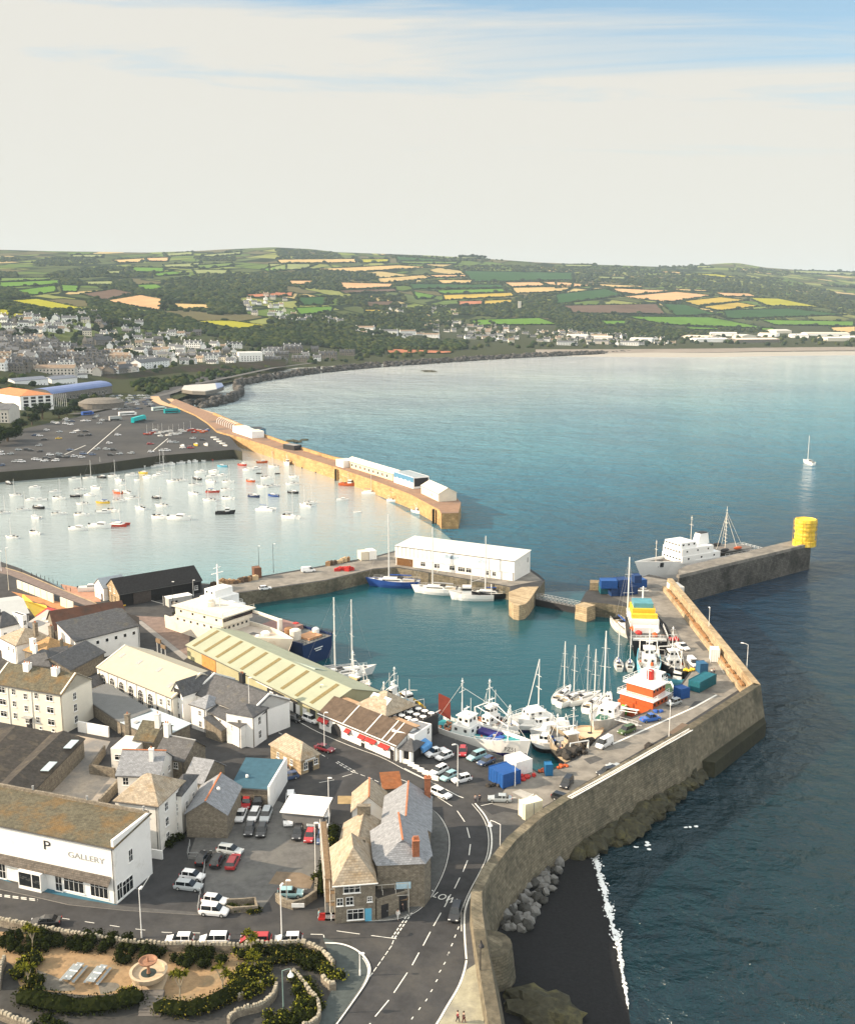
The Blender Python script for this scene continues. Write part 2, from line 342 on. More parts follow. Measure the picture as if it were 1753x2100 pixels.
def skyl(u): return float(np.interp(u, [a for a, _ in SKYL], [b for _, b in SKYL]))
CV = np.zeros((len(CU), 8)); CD = np.zeros((len(CU), 8))
for i, u in enumerate(CU):
    for j, c in enumerate(CTRL[u]):
        v, d = (skyl(u), c) if not isinstance(c, tuple) else c
        if isinstance(d, str): d = W(u, v, float(d[1:])).y
        CV[i, j] = v; CD[i, j] = math.log(d)
def column(u):
    vs = np.array([np.interp(u, CU, CV[:, j]) for j in range(8)]); ds = np.array([np.interp(u, CU, CD[:, j]) for j in range(8)])
    vs[7] = skyl(u); return vs, ds
def T(u, v, dz=0.0):
    vs, ds = column(u)
    D = math.exp(float(np.interp(-v, -vs, ds))); p = Wd(u, v, D); p.z += dz
    return p
us = list(range(-500, 2301, 14)); ROWS = 72
tv = []; ntr = ROWS+1+2
for u in us:
    vs, ds = column(u)
    for k in range(ROWS+1):
        s = 7*k/ROWS; j = min(int(s), 6); f = s-j
        v = vs[j]*(1-f)+vs[j+1]*f; D = math.exp(ds[j]*(1-f)+ds[j+1]*f)
        tv.append(Wd(u, v, D)[:])
    p = Vector(tv[-1]); tv.append((p.x*1.25, p.y*1.25, p.z*.8)); tv.append((p.x*1.6, p.y*1.6, -60))
tf = [(a*ntr+k, (a+1)*ntr+k, (a+1)*ntr+k+1, a*ntr+k+1) for a in range(len(us)-1) for k in range(ntr-1)]
def terrain_mat():
    m = bpy.data.materials.new('countryside'); m.use_nodes = True; t = m.node_tree; b = t.nodes['Principled BSDF']
    tc = t.nodes.new('ShaderNodeTexCoord'); mp = t.nodes.new('ShaderNodeMapping'); t.links.new(tc.outputs['Object'], mp.inputs[0])
    mp.inputs['Rotation'].default_value = (0, 0, R(25)); mp.inputs['Scale'].default_value = (1, .62, 0)
    nd = N(t, 'ShaderNodeTexNoise', i_Scale=.004, i_Detail=2.0); t.links.new(mp.outputs[0], nd.inputs[0])
    vx = N(t, 'ShaderNodeMix', data_type='VECTOR') if False else None
    vo = N(t, 'ShaderNodeTexVoronoi', i_Scale=.0062, distance='CHEBYCHEV'); t.links.new(mp.outputs[0], vo.inputs[0])
    ve = N(t, 'ShaderNodeTexVoronoi', i_Scale=.0062, feature='F2', distance='CHEBYCHEV'); t.links.new(mp.outputs[0], ve.inputs[0])
    sp = t.nodes.new('ShaderNodeSeparateColor'); t.links.new(vo.outputs['Color'], sp.inputs[0])
    cr = t.nodes.new('ShaderNodeValToRGB'); cr.color_ramp.interpolation = 'CONSTANT'
    cols = [(0, (.07, .09, .035)), (.18, (.10, .15, .04)), (.34, (.17, .21, .06)), (.48, (.12, .11, .06)), (.6, (.08, .10, .04)), (.72, (.22, .24, .08)), (.86, (.42, .33, .16)), (.93, (.10, .13, .05))]
    for i, (p, c) in enumerate(cols):
        e = cr.color_ramp.elements[i] if i < 2 else cr.color_ramp.elements.new(p); e.position = p; e.color = (*c, 1)
    t.links.new(sp.outputs[0], cr.inputs[0])
    dd = math_(t, 'SUBTRACT', ve.outputs['Distance'], vo.outputs['Distance']); hd = math_(t, 'LESS_THAN', dd, .07)
    x = N(t, 'ShaderNodeMix', data_type='RGBA'); t.links.new(hd, x.inputs['Factor']); t.links.new(cr.outputs[0], x.inputs['A']); x.inputs['B'].default_value = (.018, .028, .014, 1)
    n2 = N(t, 'ShaderNodeTexNoise', i_Scale=.03, i_Detail=8.0, i_Roughness=.7); t.links.new(tc.outputs['Object'], n2.inputs[0])
    x2 = N(t, 'ShaderNodeMix', data_type='RGBA', blend_type='MULTIPLY'); x2.inputs['Factor'].default_value = .7; t.links.new(x.outputs['Result'], x2.inputs['A'])
    r2 = N(t, 'ShaderNodeMapRange'); t.links.new(n2.outputs[0], r2.inputs[0]); r2.inputs[3].default_value = .4; r2.inputs[4].default_value = 1.5; t.links.new(r2.outputs[0], x2.inputs['B'])
    sz = t.nodes.new('ShaderNodeSeparateXYZ'); t.links.new(tc.outputs['Object'], sz.inputs[0]); lz = N(t, 'ShaderNodeMapRange'); t.links.new(sz.outputs[2], lz.inputs[0])
    for i, q in enumerate((35, 62, 1, 0)): lz.inputs[i+1].default_value = q
    x3 = N(t, 'ShaderNodeMix', data_type='RGBA'); t.links.new(lz.outputs[0], x3.inputs['Factor']); t.links.new(x2.outputs['Result'], x3.inputs['A']); x3.inputs['B'].default_value = (.055, .062, .036, 1)
    t.links.new(x3.outputs['Result'], b.inputs['Base Color']); b.inputs['Roughness'].default_value = 1; b.inputs['Specular IOR Level'].default_value = 0
    return m
mb = MB(); mb.v = tv; mb.f = [list(f) for f in tf]; mb.m = [0]*len(tf)
mb.build('hills', terrain_mat(), kind='structure', smooth=True)
# level ground of the harbour car park, station and coast road (6 m)
FARG = [(-900, 1030), (-300, 995), (0, 968), (200, 952), (330, 934), (480, 922), (497, 926), (470, 893), (441, 870), (402, 846), (384, 836), (370, 826), (352, 818), (348, 812), (352, 806), (366, 797), (395, 789), (440, 784), (470, 774), (420, 768), (250, 835), (0, 890), (-900, 960)]
tag(MB().prism([W(u, v, 6)[:2] for u, v in FARG], -3, 6, 0, 1).build('ground', [asph2, weed]), kind='structure')
# haze: one closed box round everything
def haze():
    m = bpy.data.materials.new('haze_air'); m.use_nodes = True; t = m.node_tree; t.nodes.clear()
    v = N(t, 'ShaderNodeVolumePrincipled'); v.inputs['Color'].default_value = (.66, .84, 1.0, 1); v.inputs['Density'].default_value = 4.8e-5; v.inputs['Anisotropy'].default_value = 0
    o = N(t, 'ShaderNodeOutputMaterial'); t.links.new(v.outputs[0], o.inputs['Volume'])
    tag(MB().bx(-big-200, big+200, -1400, big+200, -64, 520).build('haze', m), kind='stuff')
# ------------------------------------------------------------------ picture tiles used while measuring (origin x, y in the full photograph, zoom)
def tile(x0, y0, k):
    a = 1/(k*1.44780); return lambda x, y: (x0/1.4478+x*a, y0/1.4478+y*a)
a6 = tile(0, 1650, 2.9217); a7 = tile(500, 1650, 2.697); b3 = tile(700, 1950, 2.9217); b4 = tile(0, 2150, 2.9217); b5 = tile(500, 2300, 2.9217); b6 = tile(900, 2250, 2.9217)
b7 = tile(0, 2640, 2.3373); b8 = tile(700, 2640, 2.3373); b2 = tile(1200, 1950, 2.5043); b1 = tile(1700, 1450, 2.19125); a8 = tile(1050, 1550, 2.5043); a5 = tile(600, 1150, 2.19125)
a4 = tile(0, 1150, 2.5043); a1 = tile(0, 700, 2.0624); a2 = tile(800, 700, 1.9478); a3 = tile(1650, 700, 1.9741); c3 = tile(1850, 1600, 3.506); c6 = tile(1750, 1950, 2.9217); c5 = tile(1300, 2350, 3.5); c4 = tile(0, 1650, 5.843)
c1 = tile(1300, 2650, 7.012); c2 = tile(1400, 2100, 4.3825)
WCACHE = {}; gutm = M('gutter_grey', (.10, .10, .10), .6, .1)
def window_mesh(w, h, style, fm, pm):
    k = (round(w, 2), round(h, 2), style, fm.name, pm.name)
    if k in WCACHE: return WCACHE[k]
    f, p = MB(), MB(); t = .08
    if style == 'arch':
        n = 8; P = [(-w/2, 0), (w/2, 0)]+[(w/2*cos(pi*i/n), h-w/2+w/2*sin(pi*i/n)) for i in range(n+1)]
        p.add([(x, -.05, z) for x, z in P], [tuple(range(len(P)))])
        O = [(x*1.16, z*1.04 if z > 0 else -.1) for x, z in P]; k2 = len(P)
        f.add([(x, -.07, z) for x, z in P]+[(x, -.07, z) for x, z in O]+[(x, .02, z) for x, z in O], [(i, (i+1) % k2, k2+(i+1) % k2, k2+i) for i in range(k2)]+[(k2+i, k2+(i+1) % k2, 2*k2+(i+1) % k2, 2*k2+i) for i in range(k2)])
        for x in (-w/6, w/6): f.bx(x-.025, x+.025, -.08, -.045, 0, h-.15)
        for z in (.3, .55, .8): f.bx(-w/2, w/2, -.08, -.045, h*z-.025, h*z+.025)
    else:
        f.bx(-w/2-.18, w/2+.18, -.18, .02, -t-.09, -t-.002).bx(-w/2-t, w/2+t, -.07, .02, -t, 0).bx(-w/2-t, w/2+t, -.07, .02, h, h+t).bx(-w/2-t, -w/2, -.07, .02, 0, h).bx(w/2, w/2+t, -.07, .02, 0, h)
        if style == 'cross': f.bx(-.03, .03, -.065, -.02, 0, h).bx(-w/2, w/2, -.065, -.02, h*.5-.03, h*.5+.03)
        if style == 'multi':
            for i in range(1, max(2, round(w/.9))): x = -w/2+w*i/max(2, round(w/.9)); f.bx(x-.03, x+.03, -.065, -.02, 0, h)
            f.bx(-w/2, w/2, -.065, -.02, h*.68-.03, h*.68+.03)
        p.bx(-w/2, w/2, -.03, 0, 0, h)
    me = []
    for mb, mt, nm in ((f, fm, 'window'), (p, pm, 'pane')):
        o = bpy.data.meshes.new(nm); o.from_pydata(mb.v, [], mb.f); o.materials.append(mt); me.append(o)
    WCACHE[k] = me; return me
class Bld:
    def __init__(s, name, A, B, dep, he, rise, roof='gable', wall=None, rmat=None, label='', cat='building', group=None, ov=.3, flip=False, trim=None, parapet=0, base=7.0, rname='roof', wname='wall', L=None):
        A = Vector(A[:2]); B = Vector(B[:2]); d = (B-A); s.L = L or d.length; s.W = dep; s.he = he; s.rise = rise; s.roof = roof; s.g = base
        s.rz = atan2(d.y, d.x)
        s.e = empty(name, (A.x, A.y, base), s.rz, label, cat, group)
        s.trim = trim or white; s.rm = rmat or slate; s.wm = wall or offwh
        L, D = s.L, dep; w = MB()
        w.prism([(0, 0), (L, 0), (L, D), (0, D)], 0, he, cap=(roof in ('flat',)))
        r = MB(); t = .14
        def slab(P):           # roof plane with thickness, corner points anticlockwise from above
            n = len(P); Q = [(x, y, z+t) for x, y, z in P]
            r.add(list(P)+Q, [tuple(range(n-1, -1, -1)), tuple(range(n, 2*n))]+[(i, (i+1) % n, n+(i+1) % n, n+i) for i in range(n)])
        sl = lambda run: rise*ov/run if run else 0
        if roof == 'gable':
            dz = sl(D/2)
            w.add([(0, 0, he), (0, D, he), (0, D/2, he+rise)], [(0, 2, 1)]).add([(L, 0, he), (L, D, he), (L, D/2, he+rise)], [(0, 1, 2)])
            slab([(-ov, -ov, he-dz), (L+ov, -ov, he-dz), (L+ov, D/2, he+rise), (-ov, D/2, he+rise)])
            slab([(-ov, D/2, he+rise), (L+ov, D/2, he+rise), (L+ov, D+ov, he-dz), (-ov, D+ov, he-dz)])
        elif roof == 'gabley':
            dz = sl(L/2)
            w.add([(0, 0, he), (L, 0, he), (L/2, 0, he+rise)], [(0, 1, 2)]).add([(0, D, he), (L, D, he), (L/2, D, he+rise)], [(0, 2, 1)])
            slab([(-ov, -ov, he-dz), (L/2, -ov, he+rise), (L/2, D+ov, he+rise), (-ov, D+ov, he-dz)])
            slab([(L/2, -ov, he+rise), (L+ov, -ov, he-dz), (L+ov, D+ov, he-dz), (L/2, D+ov, he+rise)])
        elif roof in ('hip', 'hipy', 'hipr'):
            if roof == 'hipy': p, q = (L/2, min(L/2, D*.45), he+rise), (L/2, D-min(L/2, D*.45), he+rise)
            elif roof == 'hipr': p, q = (0, D/2, he+rise), (L-D/2, D/2, he+rise)
            else: i_ = min(D/2, L*.45); p, q = (i_, D/2, he+rise), (L-i_, D/2, he+rise)
            a, b, c, d_ = (-ov, -ov, he), (L+ov, -ov, he), (L+ov, D+ov, he), (-ov, D+ov, he)
            if roof == 'hipy': slab([a, b, p]); slab([b, c, q, p]); slab([c, d_, q]); slab([d_, a, p, q])
            else: slab([a, b, q, p]); slab([b, c, q]); slab([c, d_, p, q]); slab([d_, a, p])
            if roof == 'hipr': w.add([(0, 0, he), (0, D, he), (0, D/2, he+rise)], [(0, 2, 1)])
        elif roof == 'shed':
            w.add([(0, 0, he), (0, D, he), (0, D, he+rise)], [(0, 2, 1)]).add([(L, 0, he), (L, D, he), (L, D, he+rise)], [(0, 1, 2)]).add([(0, D, he), (L, D, he), (L, D, he+rise), (0, D, he+rise)], [(0, 3, 2, 1)])
            slab([(-ov, -ov, he), (L+ov, -ov, he), (L+ov, D+ov, he+rise), (-ov, D+ov, he+rise)])
        elif roof == 'flat':
            r.bx(.25, L-.25, .25, D-.25, he+.004, he+.1)
            pr = max(parapet, .15)
            w.bx(0, L, 0, .25, he, he+pr).bx(0, L, D-.25, D, he, he+pr).bx(0, .25, .25, D-.25, he, he+pr).bx(L-.25, L, .25, D-.25, he, he+pr)
        elif roof == 'barrel':
            n = 8; pts = [(D*.5-(D/2+ov)*cos(pi*i/n), he+rise*sin(pi*i/n)) for i in range(n+1)]
            for (y0, z0), (y1, z1) in zip(pts, pts[1:]): slab([(-ov, y0, z0), (L+ov, y0, z0), (L+ov, y1, z1), (-ov, y1, z1)])
            k = len(pts); w.add([(0, y, z) for y, z in pts], [tuple(range(k))[::-1]]).add([(L, y, z) for y, z in pts], [tuple(range(k))])
        s.wall = w.build(wname, s.wm, s.e)
        s.rf = r.build(rname, s.rm, s.e)
        if roof in ('gable', 'hip', 'shed') and he > 3 and L > 4:
            MB().bx(-ov, L+ov, -ov-.14, -ov-.01, he-.12-(sl(D/2) if roof == 'gable' else 0), he+.03-(sl(D/2) if roof == 'gable' else 0)).build('gutter', gutm, s.rf); MB().tube((L-.35, -.1, 0), (L-.35, -.1, he-.25), .07, n=5).build('drainpipe', gutm, s.e)
        if parapet and roof == 'gable':
            for x in (0, L-.35):
                c = MB(); c.add([(x, -.2, he-.3), (x+.35, -.2, he-.3), (x+.35, D/2, he+rise+parapet), (x, D/2, he+rise+parapet), (x, -.2, he+parapet-.1), (x+.35, -.2, he+parapet-.1), (x, D+.2, he-.3), (x+.35, D+.2, he-.3), (x+.35, D+.2, he+parapet-.1), (x, D+.2, he+parapet-.1)],
                      [(0, 1, 5, 4), (4, 5, 2, 3), (3, 2, 8, 9), (6, 9, 8, 7), (0, 4, 3, 9, 6), (1, 7, 8, 2, 5)])
                c.build('gable_coping', s.wm, s.e)
    def side(s, sd, t, off=0):
        L, D = s.L, s.W
        return {'f': ((t, -off, 0), 0), 'r': ((L+off, t, 0), R(90)), 'b': ((L-t, D+off, 0), R(180)), 'l': ((-off, D-t, 0), R(-90))}[sd]
    def flen(s, sd): return s.L if sd in 'fb' else s.W
    def win(s, sd, t, z, w=1.0, h=1.4, style='cross', fm=None, pm=None, rel=True):
        if rel: t = t*s.flen(sd)
        a, b = window_mesh(w, h, style, fm or s.trim, pm or glass)
        (x, y, _), rz = s.side(sd, t, .004)
        o = bpy.data.objects.new('window', a); p = bpy.data.objects.new('pane', b)
        COL.objects.link(o); COL.objects.link(p); o.parent = s.e; p.parent = o
        o.location = (x, y, z); o.rotation_euler = (0, 0, rz)
        return s
    def grid(s, sd, z0, rows, cols, dz=2.8, w=1.0, h=1.4, style='cross', t0=.08, t1=.92, skip=()):
        for r_ in range(rows):
            for c in range(cols):
                if (r_, c) in skip: continue
                s.win(sd, t0+(t1-t0)*(c+.5)/cols, z0+r_*dz, w, h, style)
        return s
    def door(s, sd, t, w=1.1, h=2.1, m=None, z=.02):
        (x, y, _), rz = s.side(sd, t*s.flen(sd), .004)
        o = MB().bx(-w/2, w/2, -.06, .02, 0, h).build('door', m or darkm, s.e, loc=(x, y, z), rz=rz)
        MB().bx(w*.3, w*.38, -.1, -.061, h*.45, h*.52).build('handle', greym, o)
        return s
    def chim(s, x, y, z0, h, w=.9, d=.6, m=None, pots=2):
        k = MB().bx(x-w/2, x+w/2, y-d/2, y+d/2, z0, z0+h).bx(x-w/2-.08, x+w/2+.08, y-d/2-.08, y+d/2+.08, z0+h+.002, z0+h+.14)
        o = k.build('chimney', m or s.wm, s.rf)
        for i in range(pots): MB().lathe((x+(i-(pots-1)/2)*w*.45, y, z0+h+.142), [(.13, 0), (.11, .35), (.14, .42)], 7).build('chimney_pot', redtile, o)
        return s
    def ridge(s, m=None):
        L, D = s.L, s.W; z = s.he+s.rise+.12; k = MB()
        if s.roof == 'gable': k.bx(-.3, L+.3, D/2-.14, D/2+.14, z, z+.14)
        elif s.roof == 'gabley': k.bx(L/2-.14, L/2+.14, -.3, D+.3, z, z+.14)
        elif s.roof == 'hip': i_ = min(D/2, L*.45); k.bx(i_, L-i_, D/2-.14, D/2+.14, z, z+.14)
        k.build('ridge_tiles', m or redtile, s.rf); return s
    def part(s, name, mb, m, parent=None, **kw): return mb.build(name, m, parent or s.e, **kw)
    def roofz(s, y): return s.he+s.rise*(1-abs(y-s.W/2)/(s.W/2))
    def sky(s, x, y, w=.8, l=1.2, m=None, name='skylight'):
        """skylight lying in the front slope of a gable roof whose ridge runs along x"""
        k = s.rise/(s.W/2); z = s.he+k*y+.16
        y2 = y+l; z2 = s.he+k*y2+.16; t = .05
        MB().add([(x-w/2, y, z), (x+w/2, y, z), (x+w/2, y2, z2), (x-w/2, y2, z2), (x-w/2, y, z+t), (x+w/2, y, z+t), (x+w/2, y2, z2+t), (x-w/2, y2, z2+t)],
                 [(4, 5, 6, 7), (0, 1, 5, 4), (1, 2, 6, 5), (2, 3, 7, 6), (3, 0, 4, 7)]).build(name, m or glass, s.rf); return s
def text(txt, size, parent, loc, rot, m, ext=.02, name='lettering', xs=1.0):
    c = bpy.data.curves.new(name, 'FONT'); c.body = txt; c.size = size; c.extrude = ext; c.align_x = 'CENTER'; c.align_y = 'CENTER'
    tmp = bpy.data.objects.new(name, c); COL.objects.link(tmp); bpy.context.view_layer.update()
    me = bpy.data.meshes.new_from_object(tmp.evaluated_get(bpy.context.evaluated_depsgraph_get())); bpy.data.objects.remove(tmp); me.materials.clear(); me.materials.append(m)
    o = bpy.data.objects.new(name, me); COL.objects.link(o); o.parent = parent; o.location = loc; o.rotation_euler = rot; o.scale = (xs, 1, 1); return o
def G(f, x, y, z=7.0): return W(*f(x, y), z)
def AX(name, f, p0, p1, width, he, rise, roof, wall, rmat, label, base=7.0, **kw):
    """building whose ridge runs from picture point p0 (near end) to p1 (far end)"""
    a, b = G(f, *p0, base+he+rise), G(f, *p1, base+he+rise); d = (b-a); l = d.length; d.normalize(); r = Vector((d.y, -d.x, 0))
    ins = min(width/2, (l+width)*.45) if roof == 'hipy' else 0
    A = a-d*ins-r*width/2
    return Bld(name, A, A+r*width, l+2*ins, he, rise, roof, wall, rmat, label=label, base=base, **kw)
# ------------------------------------------------------------------ near buildings, from the gallery round to the harbour
# gallery
A = G(b4, -420, 1240); B_ = G(b4, 1020, 1563)
gal = Bld('gallery_building', A, B_, (G(b4, 1218, 1280)-B_).length, 9.6, .9, 'shed', wall=white, rmat=lichen, parapet=.7, label='long white gallery with a mossy roof and letters across its upper wall', cat='gallery')
L_ = gal.L
sh = [(L_-3.2, 3.2, 'multi'), (L_-8.0, 3.7, 'multi'), (L_-10.9, 1.2, 'cross'), (L_-22.0, 1.2, 'cross'), (L_-24.6, 2.4, 'multi'), (L_-28, 2.6, 'multi')]
for x, w_, st in sh: gal.win('f', x, .6 if w_ > 2 else .15, w_, 2.5, st, rel=False)
bw = MB().bx(L_-17.6, L_-13.2, -1.5, -1.4, .5, .62).bx(L_-17.6, L_-13.2, -1.5, 0, 3.0, 3.2).bx(L_-17.6, L_-17.45, -1.5, 0, 0, 3).bx(L_-13.35, L_-13.2, -1.5, 0, 0, 3).bx(L_-15.0, L_-14.88, -1.5, -1.38, .62, 3).bx(L_-17.45, L_-13.35, -1.5, -1.42, 0, .5)
bay = gal.part('bay_window', bw, white); MB().bx(L_-17.44, L_-13.36, -1.4, -.02, .6, 2.95).build('pane', glass, bay)
can = MB().add([(0, -.9, 3.35), (L_-.8, -.9, 3.35), (L_-.8, 0.02, 4.5), (0, .02, 4.5), (0, -.9, 3.2), (L_-.8, -.9, 3.2)], [(0, 1, 2, 3), (4, 5, 1, 0), (4, 0, 3), (5, 2, 1)])
gal.part('canopy', can, M('canopy_slate', (.13, .115, .10), .9, .4, 1.5, .05, pat='slate', psz=.5, col2=(.3, .22, .14), k2=.33, s2=.5))
gal.win('r', .42, 5.2, .9, 2.0, 'cross').win('r', .3, .5, 2.6, 2.3, 'multi').win('r', .08, .5, 1.2, 2.6, 'multi')
MB().bx(gal.L-.4, gal.L+.05, -.1, gal.W, 9.5, 10.9).build('gable_coping', white, gal.e)
gal.part('rear_parapet', MB().bx(0, gal.L, gal.W-.3, gal.W+.05, 9.6, 11.1), stone)
text('P', 2.2, gal.e, (L_-12.7, -.03, 7.6), (R(90), 0, 0), darkm, .03, xs=1.35)
text('GALLERY', 1.35, gal.e, (L_-5.3, -.03, 6.9), (R(90), 0, 0), greym, .02, xs=1.25)
for x in (L_-1, L_-12, L_-23): MB().lathe((x, gal.W-.1, 11.1), [(.16, 0), (.16, .6), (.22, .7)], 8).build('ridge_finial', greym, gal.rf)
# three-storey white house with a hipped roof behind the gallery, and its wing
hh = 8.6
h1 = Bld('townhouse', G(b4, 1000, 665, 7+hh), G(b4, 1372, 712, 7+hh), 9.5, hh, 3.2, 'hip', offwh, slatew, label='three storey white house with a hipped slate roof behind the gallery')
for z in (.9, 3.7, 6.4): h1.win('f', .68, z, 1.0, 1.3)
h1.grid('r', .9, 3, 2).part('drainpipe', MB().tube((8.2, -.08, 0), (8.2, -.08, 8.5), .07), greym)
h1.part('porch_wall', MB().bx(4.5, 9.5, -2.0, -1.7, 0, 1.6), white)
h2 = Bld('townhouse', G(b4, 1468, 615, 7+7.4), G(b4, 1572, 622, 7+7.4), 8.0, 7.4, 1.9, 'hip', offwh, slate, label='narrow white block with a low hipped roof beside the balcony stairs')
h2.grid('r', 1, 2, 2, w=.9).win('f', .5, 4.6, .8, 1.2)
bal = MB()
for z in (2.7, 5.4): bal.bx(-4.4, -.05, .6, 2.4, z, z+.15).bx(-4.4, -.05, .55, .62, z+.15, z+1.1)
for x in (-4.3, -2.2, -.2): bal.bx(x, x+.12, .62, .74, 0, 5.4)
h2.part('balcony', bal, darkm)
# slate-roofed cottage with a tall white chimney on the yard
h3 = Bld('cottage', G(b4, 1018, 437, 7+5.2), G(b4, 1380, 447, 7+5.2), 8.4, 5.2, 3.0, 'gable', offwh, slateb, label='white cottage with a blue slate roof and tall white chimney by the gravel yard')
h3.chim(h3.L*.74, 2.6, 6.4, 2.9, .8, .8, white, 1).ridge().grid('r', 3.4, 1, 2, w=.8, h=1.1).win('f', .2, 3.2).win('f', .6, 3.2)
h3.part('lean_to', MB().bx(h3.L*.42, h3.L, -2.6, -.02, 0, 3.4), offwh)
h4 = Bld('flat_roofed_annexe', G(b4, 962, 215, 7+4.6), G(b4, 1165, 232, 7+4.6), 6.5, 4.6, 0, 'flat', offwh, M('pale_flat_roof', (.62, .66, .66), .8, .08), label='small flat roofed annexe with a pale roof behind the blue slate cottage', cat='building')
h4.win('f', .35, 2.4, 1.8, 1.1, 'multi').win('f', .75, 2.4, 1.0, 1.1)
h5 = Bld('cottage', G(b4, 1352, 262, 7+5), G(b4, 1600, 312, 7+5), 7, 5, 2.6, 'gable', stone, slate, label='stone cottage with a dark slate roof between the two yards')
h5.ridge(greym).win('f', .3, 3, .9, 1.1).win('f', .7, 3, .9, 1.1).chim(.4, 3.5, 6.5, 3.6, 1.1, 1.0, offwh, 2)
h6 = Bld('cottage', G(b4, 1600, 485, 7+4.2), G(b4, 1760, 512, 7+4.2), 8, 4.2, 2.8, 'gable', stone, slateb, label='low stone cottage with a teal slate roof behind the balcony block')
h6.win('f', .5, 1.6, 1.8, 1.5, 'multi')
h7 = Bld('terraced_house', G(b4, 1170, 130, 7+5.2), G(b4, 1330, 148, 7+5.2), 8, 5.2, 2.4, 'gable', stone, lichen, label='brown roofed stone house behind the pale flat roof')
h7.chim(h7.L-.4, 3, 6.4, 3.4, 1.0, 1.0, offwh, 1).chim(-3.4, 3.4, 2, 6.8, .9, .9, stone, 1)
# walled gravel yard
gravel = M('yard_gravel', (.42, .36, .29), .95, .25, 1.2, col2=(.20, .20, .20), k2=.5, s2=.06)
sheet('yard', [b4(200, 620), b4(640, 90), b4(960, 150), b4(900, 260), b4(790, 420), b4(1000, 470), b4(1085, 500), b4(850, 745), b4(500, 680)], 7.02, gravel)
yw = MB(); yw.wall([G(b4, 190, 612)[:2], G(b4, 850, 752)[:2]], .45, 7, 8.9); yw.wall([G(b4, 860, 745)[:2], G(b4, 1088, 498)[:2]], .45, 7, 9.2)
yw.build('yard_wall', stone, label='rubble stone wall along the near side of the gravel yard', cat='wall')
MB().wall([G(b4, 790, 425)[:2], G(b4, 1010, 462)[:2]], .4, 7, 9).wall([G(b4, 790, 425)[:2], G(b4, 905, 262)[:2]], .4, 7, 9).build('yard_wall', stone, label='pale coped wall round the little court of the blue slate cottage', cat='wall')
MB().wall([G(b4, 690, 60)[:2], G(b4, 955, 110)[:2]], .4, 7, 9.4).build('yard_wall', white, label='white topped wall at the far end of the gravel yard', cat='wall')
# two long dark sheds left of the yard
felt = M('felt_roof', (.055, .05, .045), .95, .45, 1.1, .05, col2=(.13, .11, .08), k2=.4, s2=.4)
s1 = AX('long_shed', b4, (30, 560), (548, 66), 8.6, 4, 1.5, 'gabley', stone, felt, 'long dark roofed shed along the left side of the gravel yard', cat='shed')
for x, y in ((8.0, s1.W*.82), (8.0, s1.W*.42)): MB().bx(x-.8, x+.8, y-2, y+2, 4.9, 5.0).build('skylight', M('pale_rooflight', (.45, .55, .6), .3, .1), s1.rf)
s2 = AX('long_shed', b4, (-300, 480), (140, 20), 19, 4, 2.0, 'gabley', stone, felt, 'broad dark mossy shed at the left edge below the apartment block', cat='shed')
sheet('yard', [b4(-200, 560), b4(-20, 500), b4(400, 90), b4(480, 60), b4(0, 545), b4(-100, 640)], 7.016, M('sandy_ground', (.34, .25, .13), .95, .3, .8))
# apartment block
A = G(a6, -60, 1100, 16.2); B_ = G(a6, 540, 1200, 16.2)
ap = Bld('apartment_block', A, B_, 9.6, 9.2, 3.0, 'gable', M('cream_paint', (.76, .72, .62), .7, .05, .4), lichen, label='three storey cream apartment block with two big white roof chimneys', cat='apartments', parapet=.25)
for t in (.13, .30, .47, .63, .82):
    for r_ in range(3): ap.win('f', t, 1.6+r_*2.8-(.6 if t == .47 else 0), 1.7 if t in (.13, .82) else .9, 1.25, 'multi' if t in (.13, .82) else 'cross')
for t in (.66, .84): ap.win('f', t, .15, .6, .5, 'plain')
for z in (1.2, 3.9, 6.6): ap.win('r', .4, z, .9, 1.5)
ap.door('f', .5, 1.6, 2.2); ap.part('entrance_canopy', MB().bx(ap.L*.44, ap.L*.56, -1.2, -.02, 2.5, 2.65), greym)
for t in (.34, .75): ap.chim(ap.L*t, 3.9, 10.6, 2.6, 1.5, 1.2, white, 3)
for x in (.22, .56): ap.part('drainpipe', MB().tube((ap.L*x, -.1, 0), (ap.L*x, -.1, 9), .08), white)
# long cream hall with arched windows
A = G(a6, 848, 965, 13.3); B_ = G(a6, 1500, 1232, 13.3)
hall = Bld('assembly_hall', A, B_, 15.5, 6.3, 3.4, 'gable', M('hall_render', (.78, .75, .67), .75, .06, .4), M('cream_roof', (.46, .42, .33), .85, .06, .5, col2=(.42, .38, .30), k2=.3, s2=.12), label='long white hall with tall arched windows and a pale cream roof', cat='hall', parapet=.3)
for i in range(6): hall.win('f', .075+i*.128, 1.3, 1.9, 3.7, 'arch')
for x, z in ((.85, 3.5), (.95, 1.6), (.95, 4)): hall.win('f', x, z, .8, 1.4)
for t in (.1, .34, .60, .86): hall.sky(hall.L*t, 4.2 if t < .8 else 1.6, 1.3, 1.5, greym)
hall.door('f', .79, 1.4, 2.6)
for i in range(8): hall.part('pilaster', MB().bx(hall.L*(.012+i*.128)-.3, hall.L*(.012+i*.128)+.3, -.16, -.02, 0, 6), white)
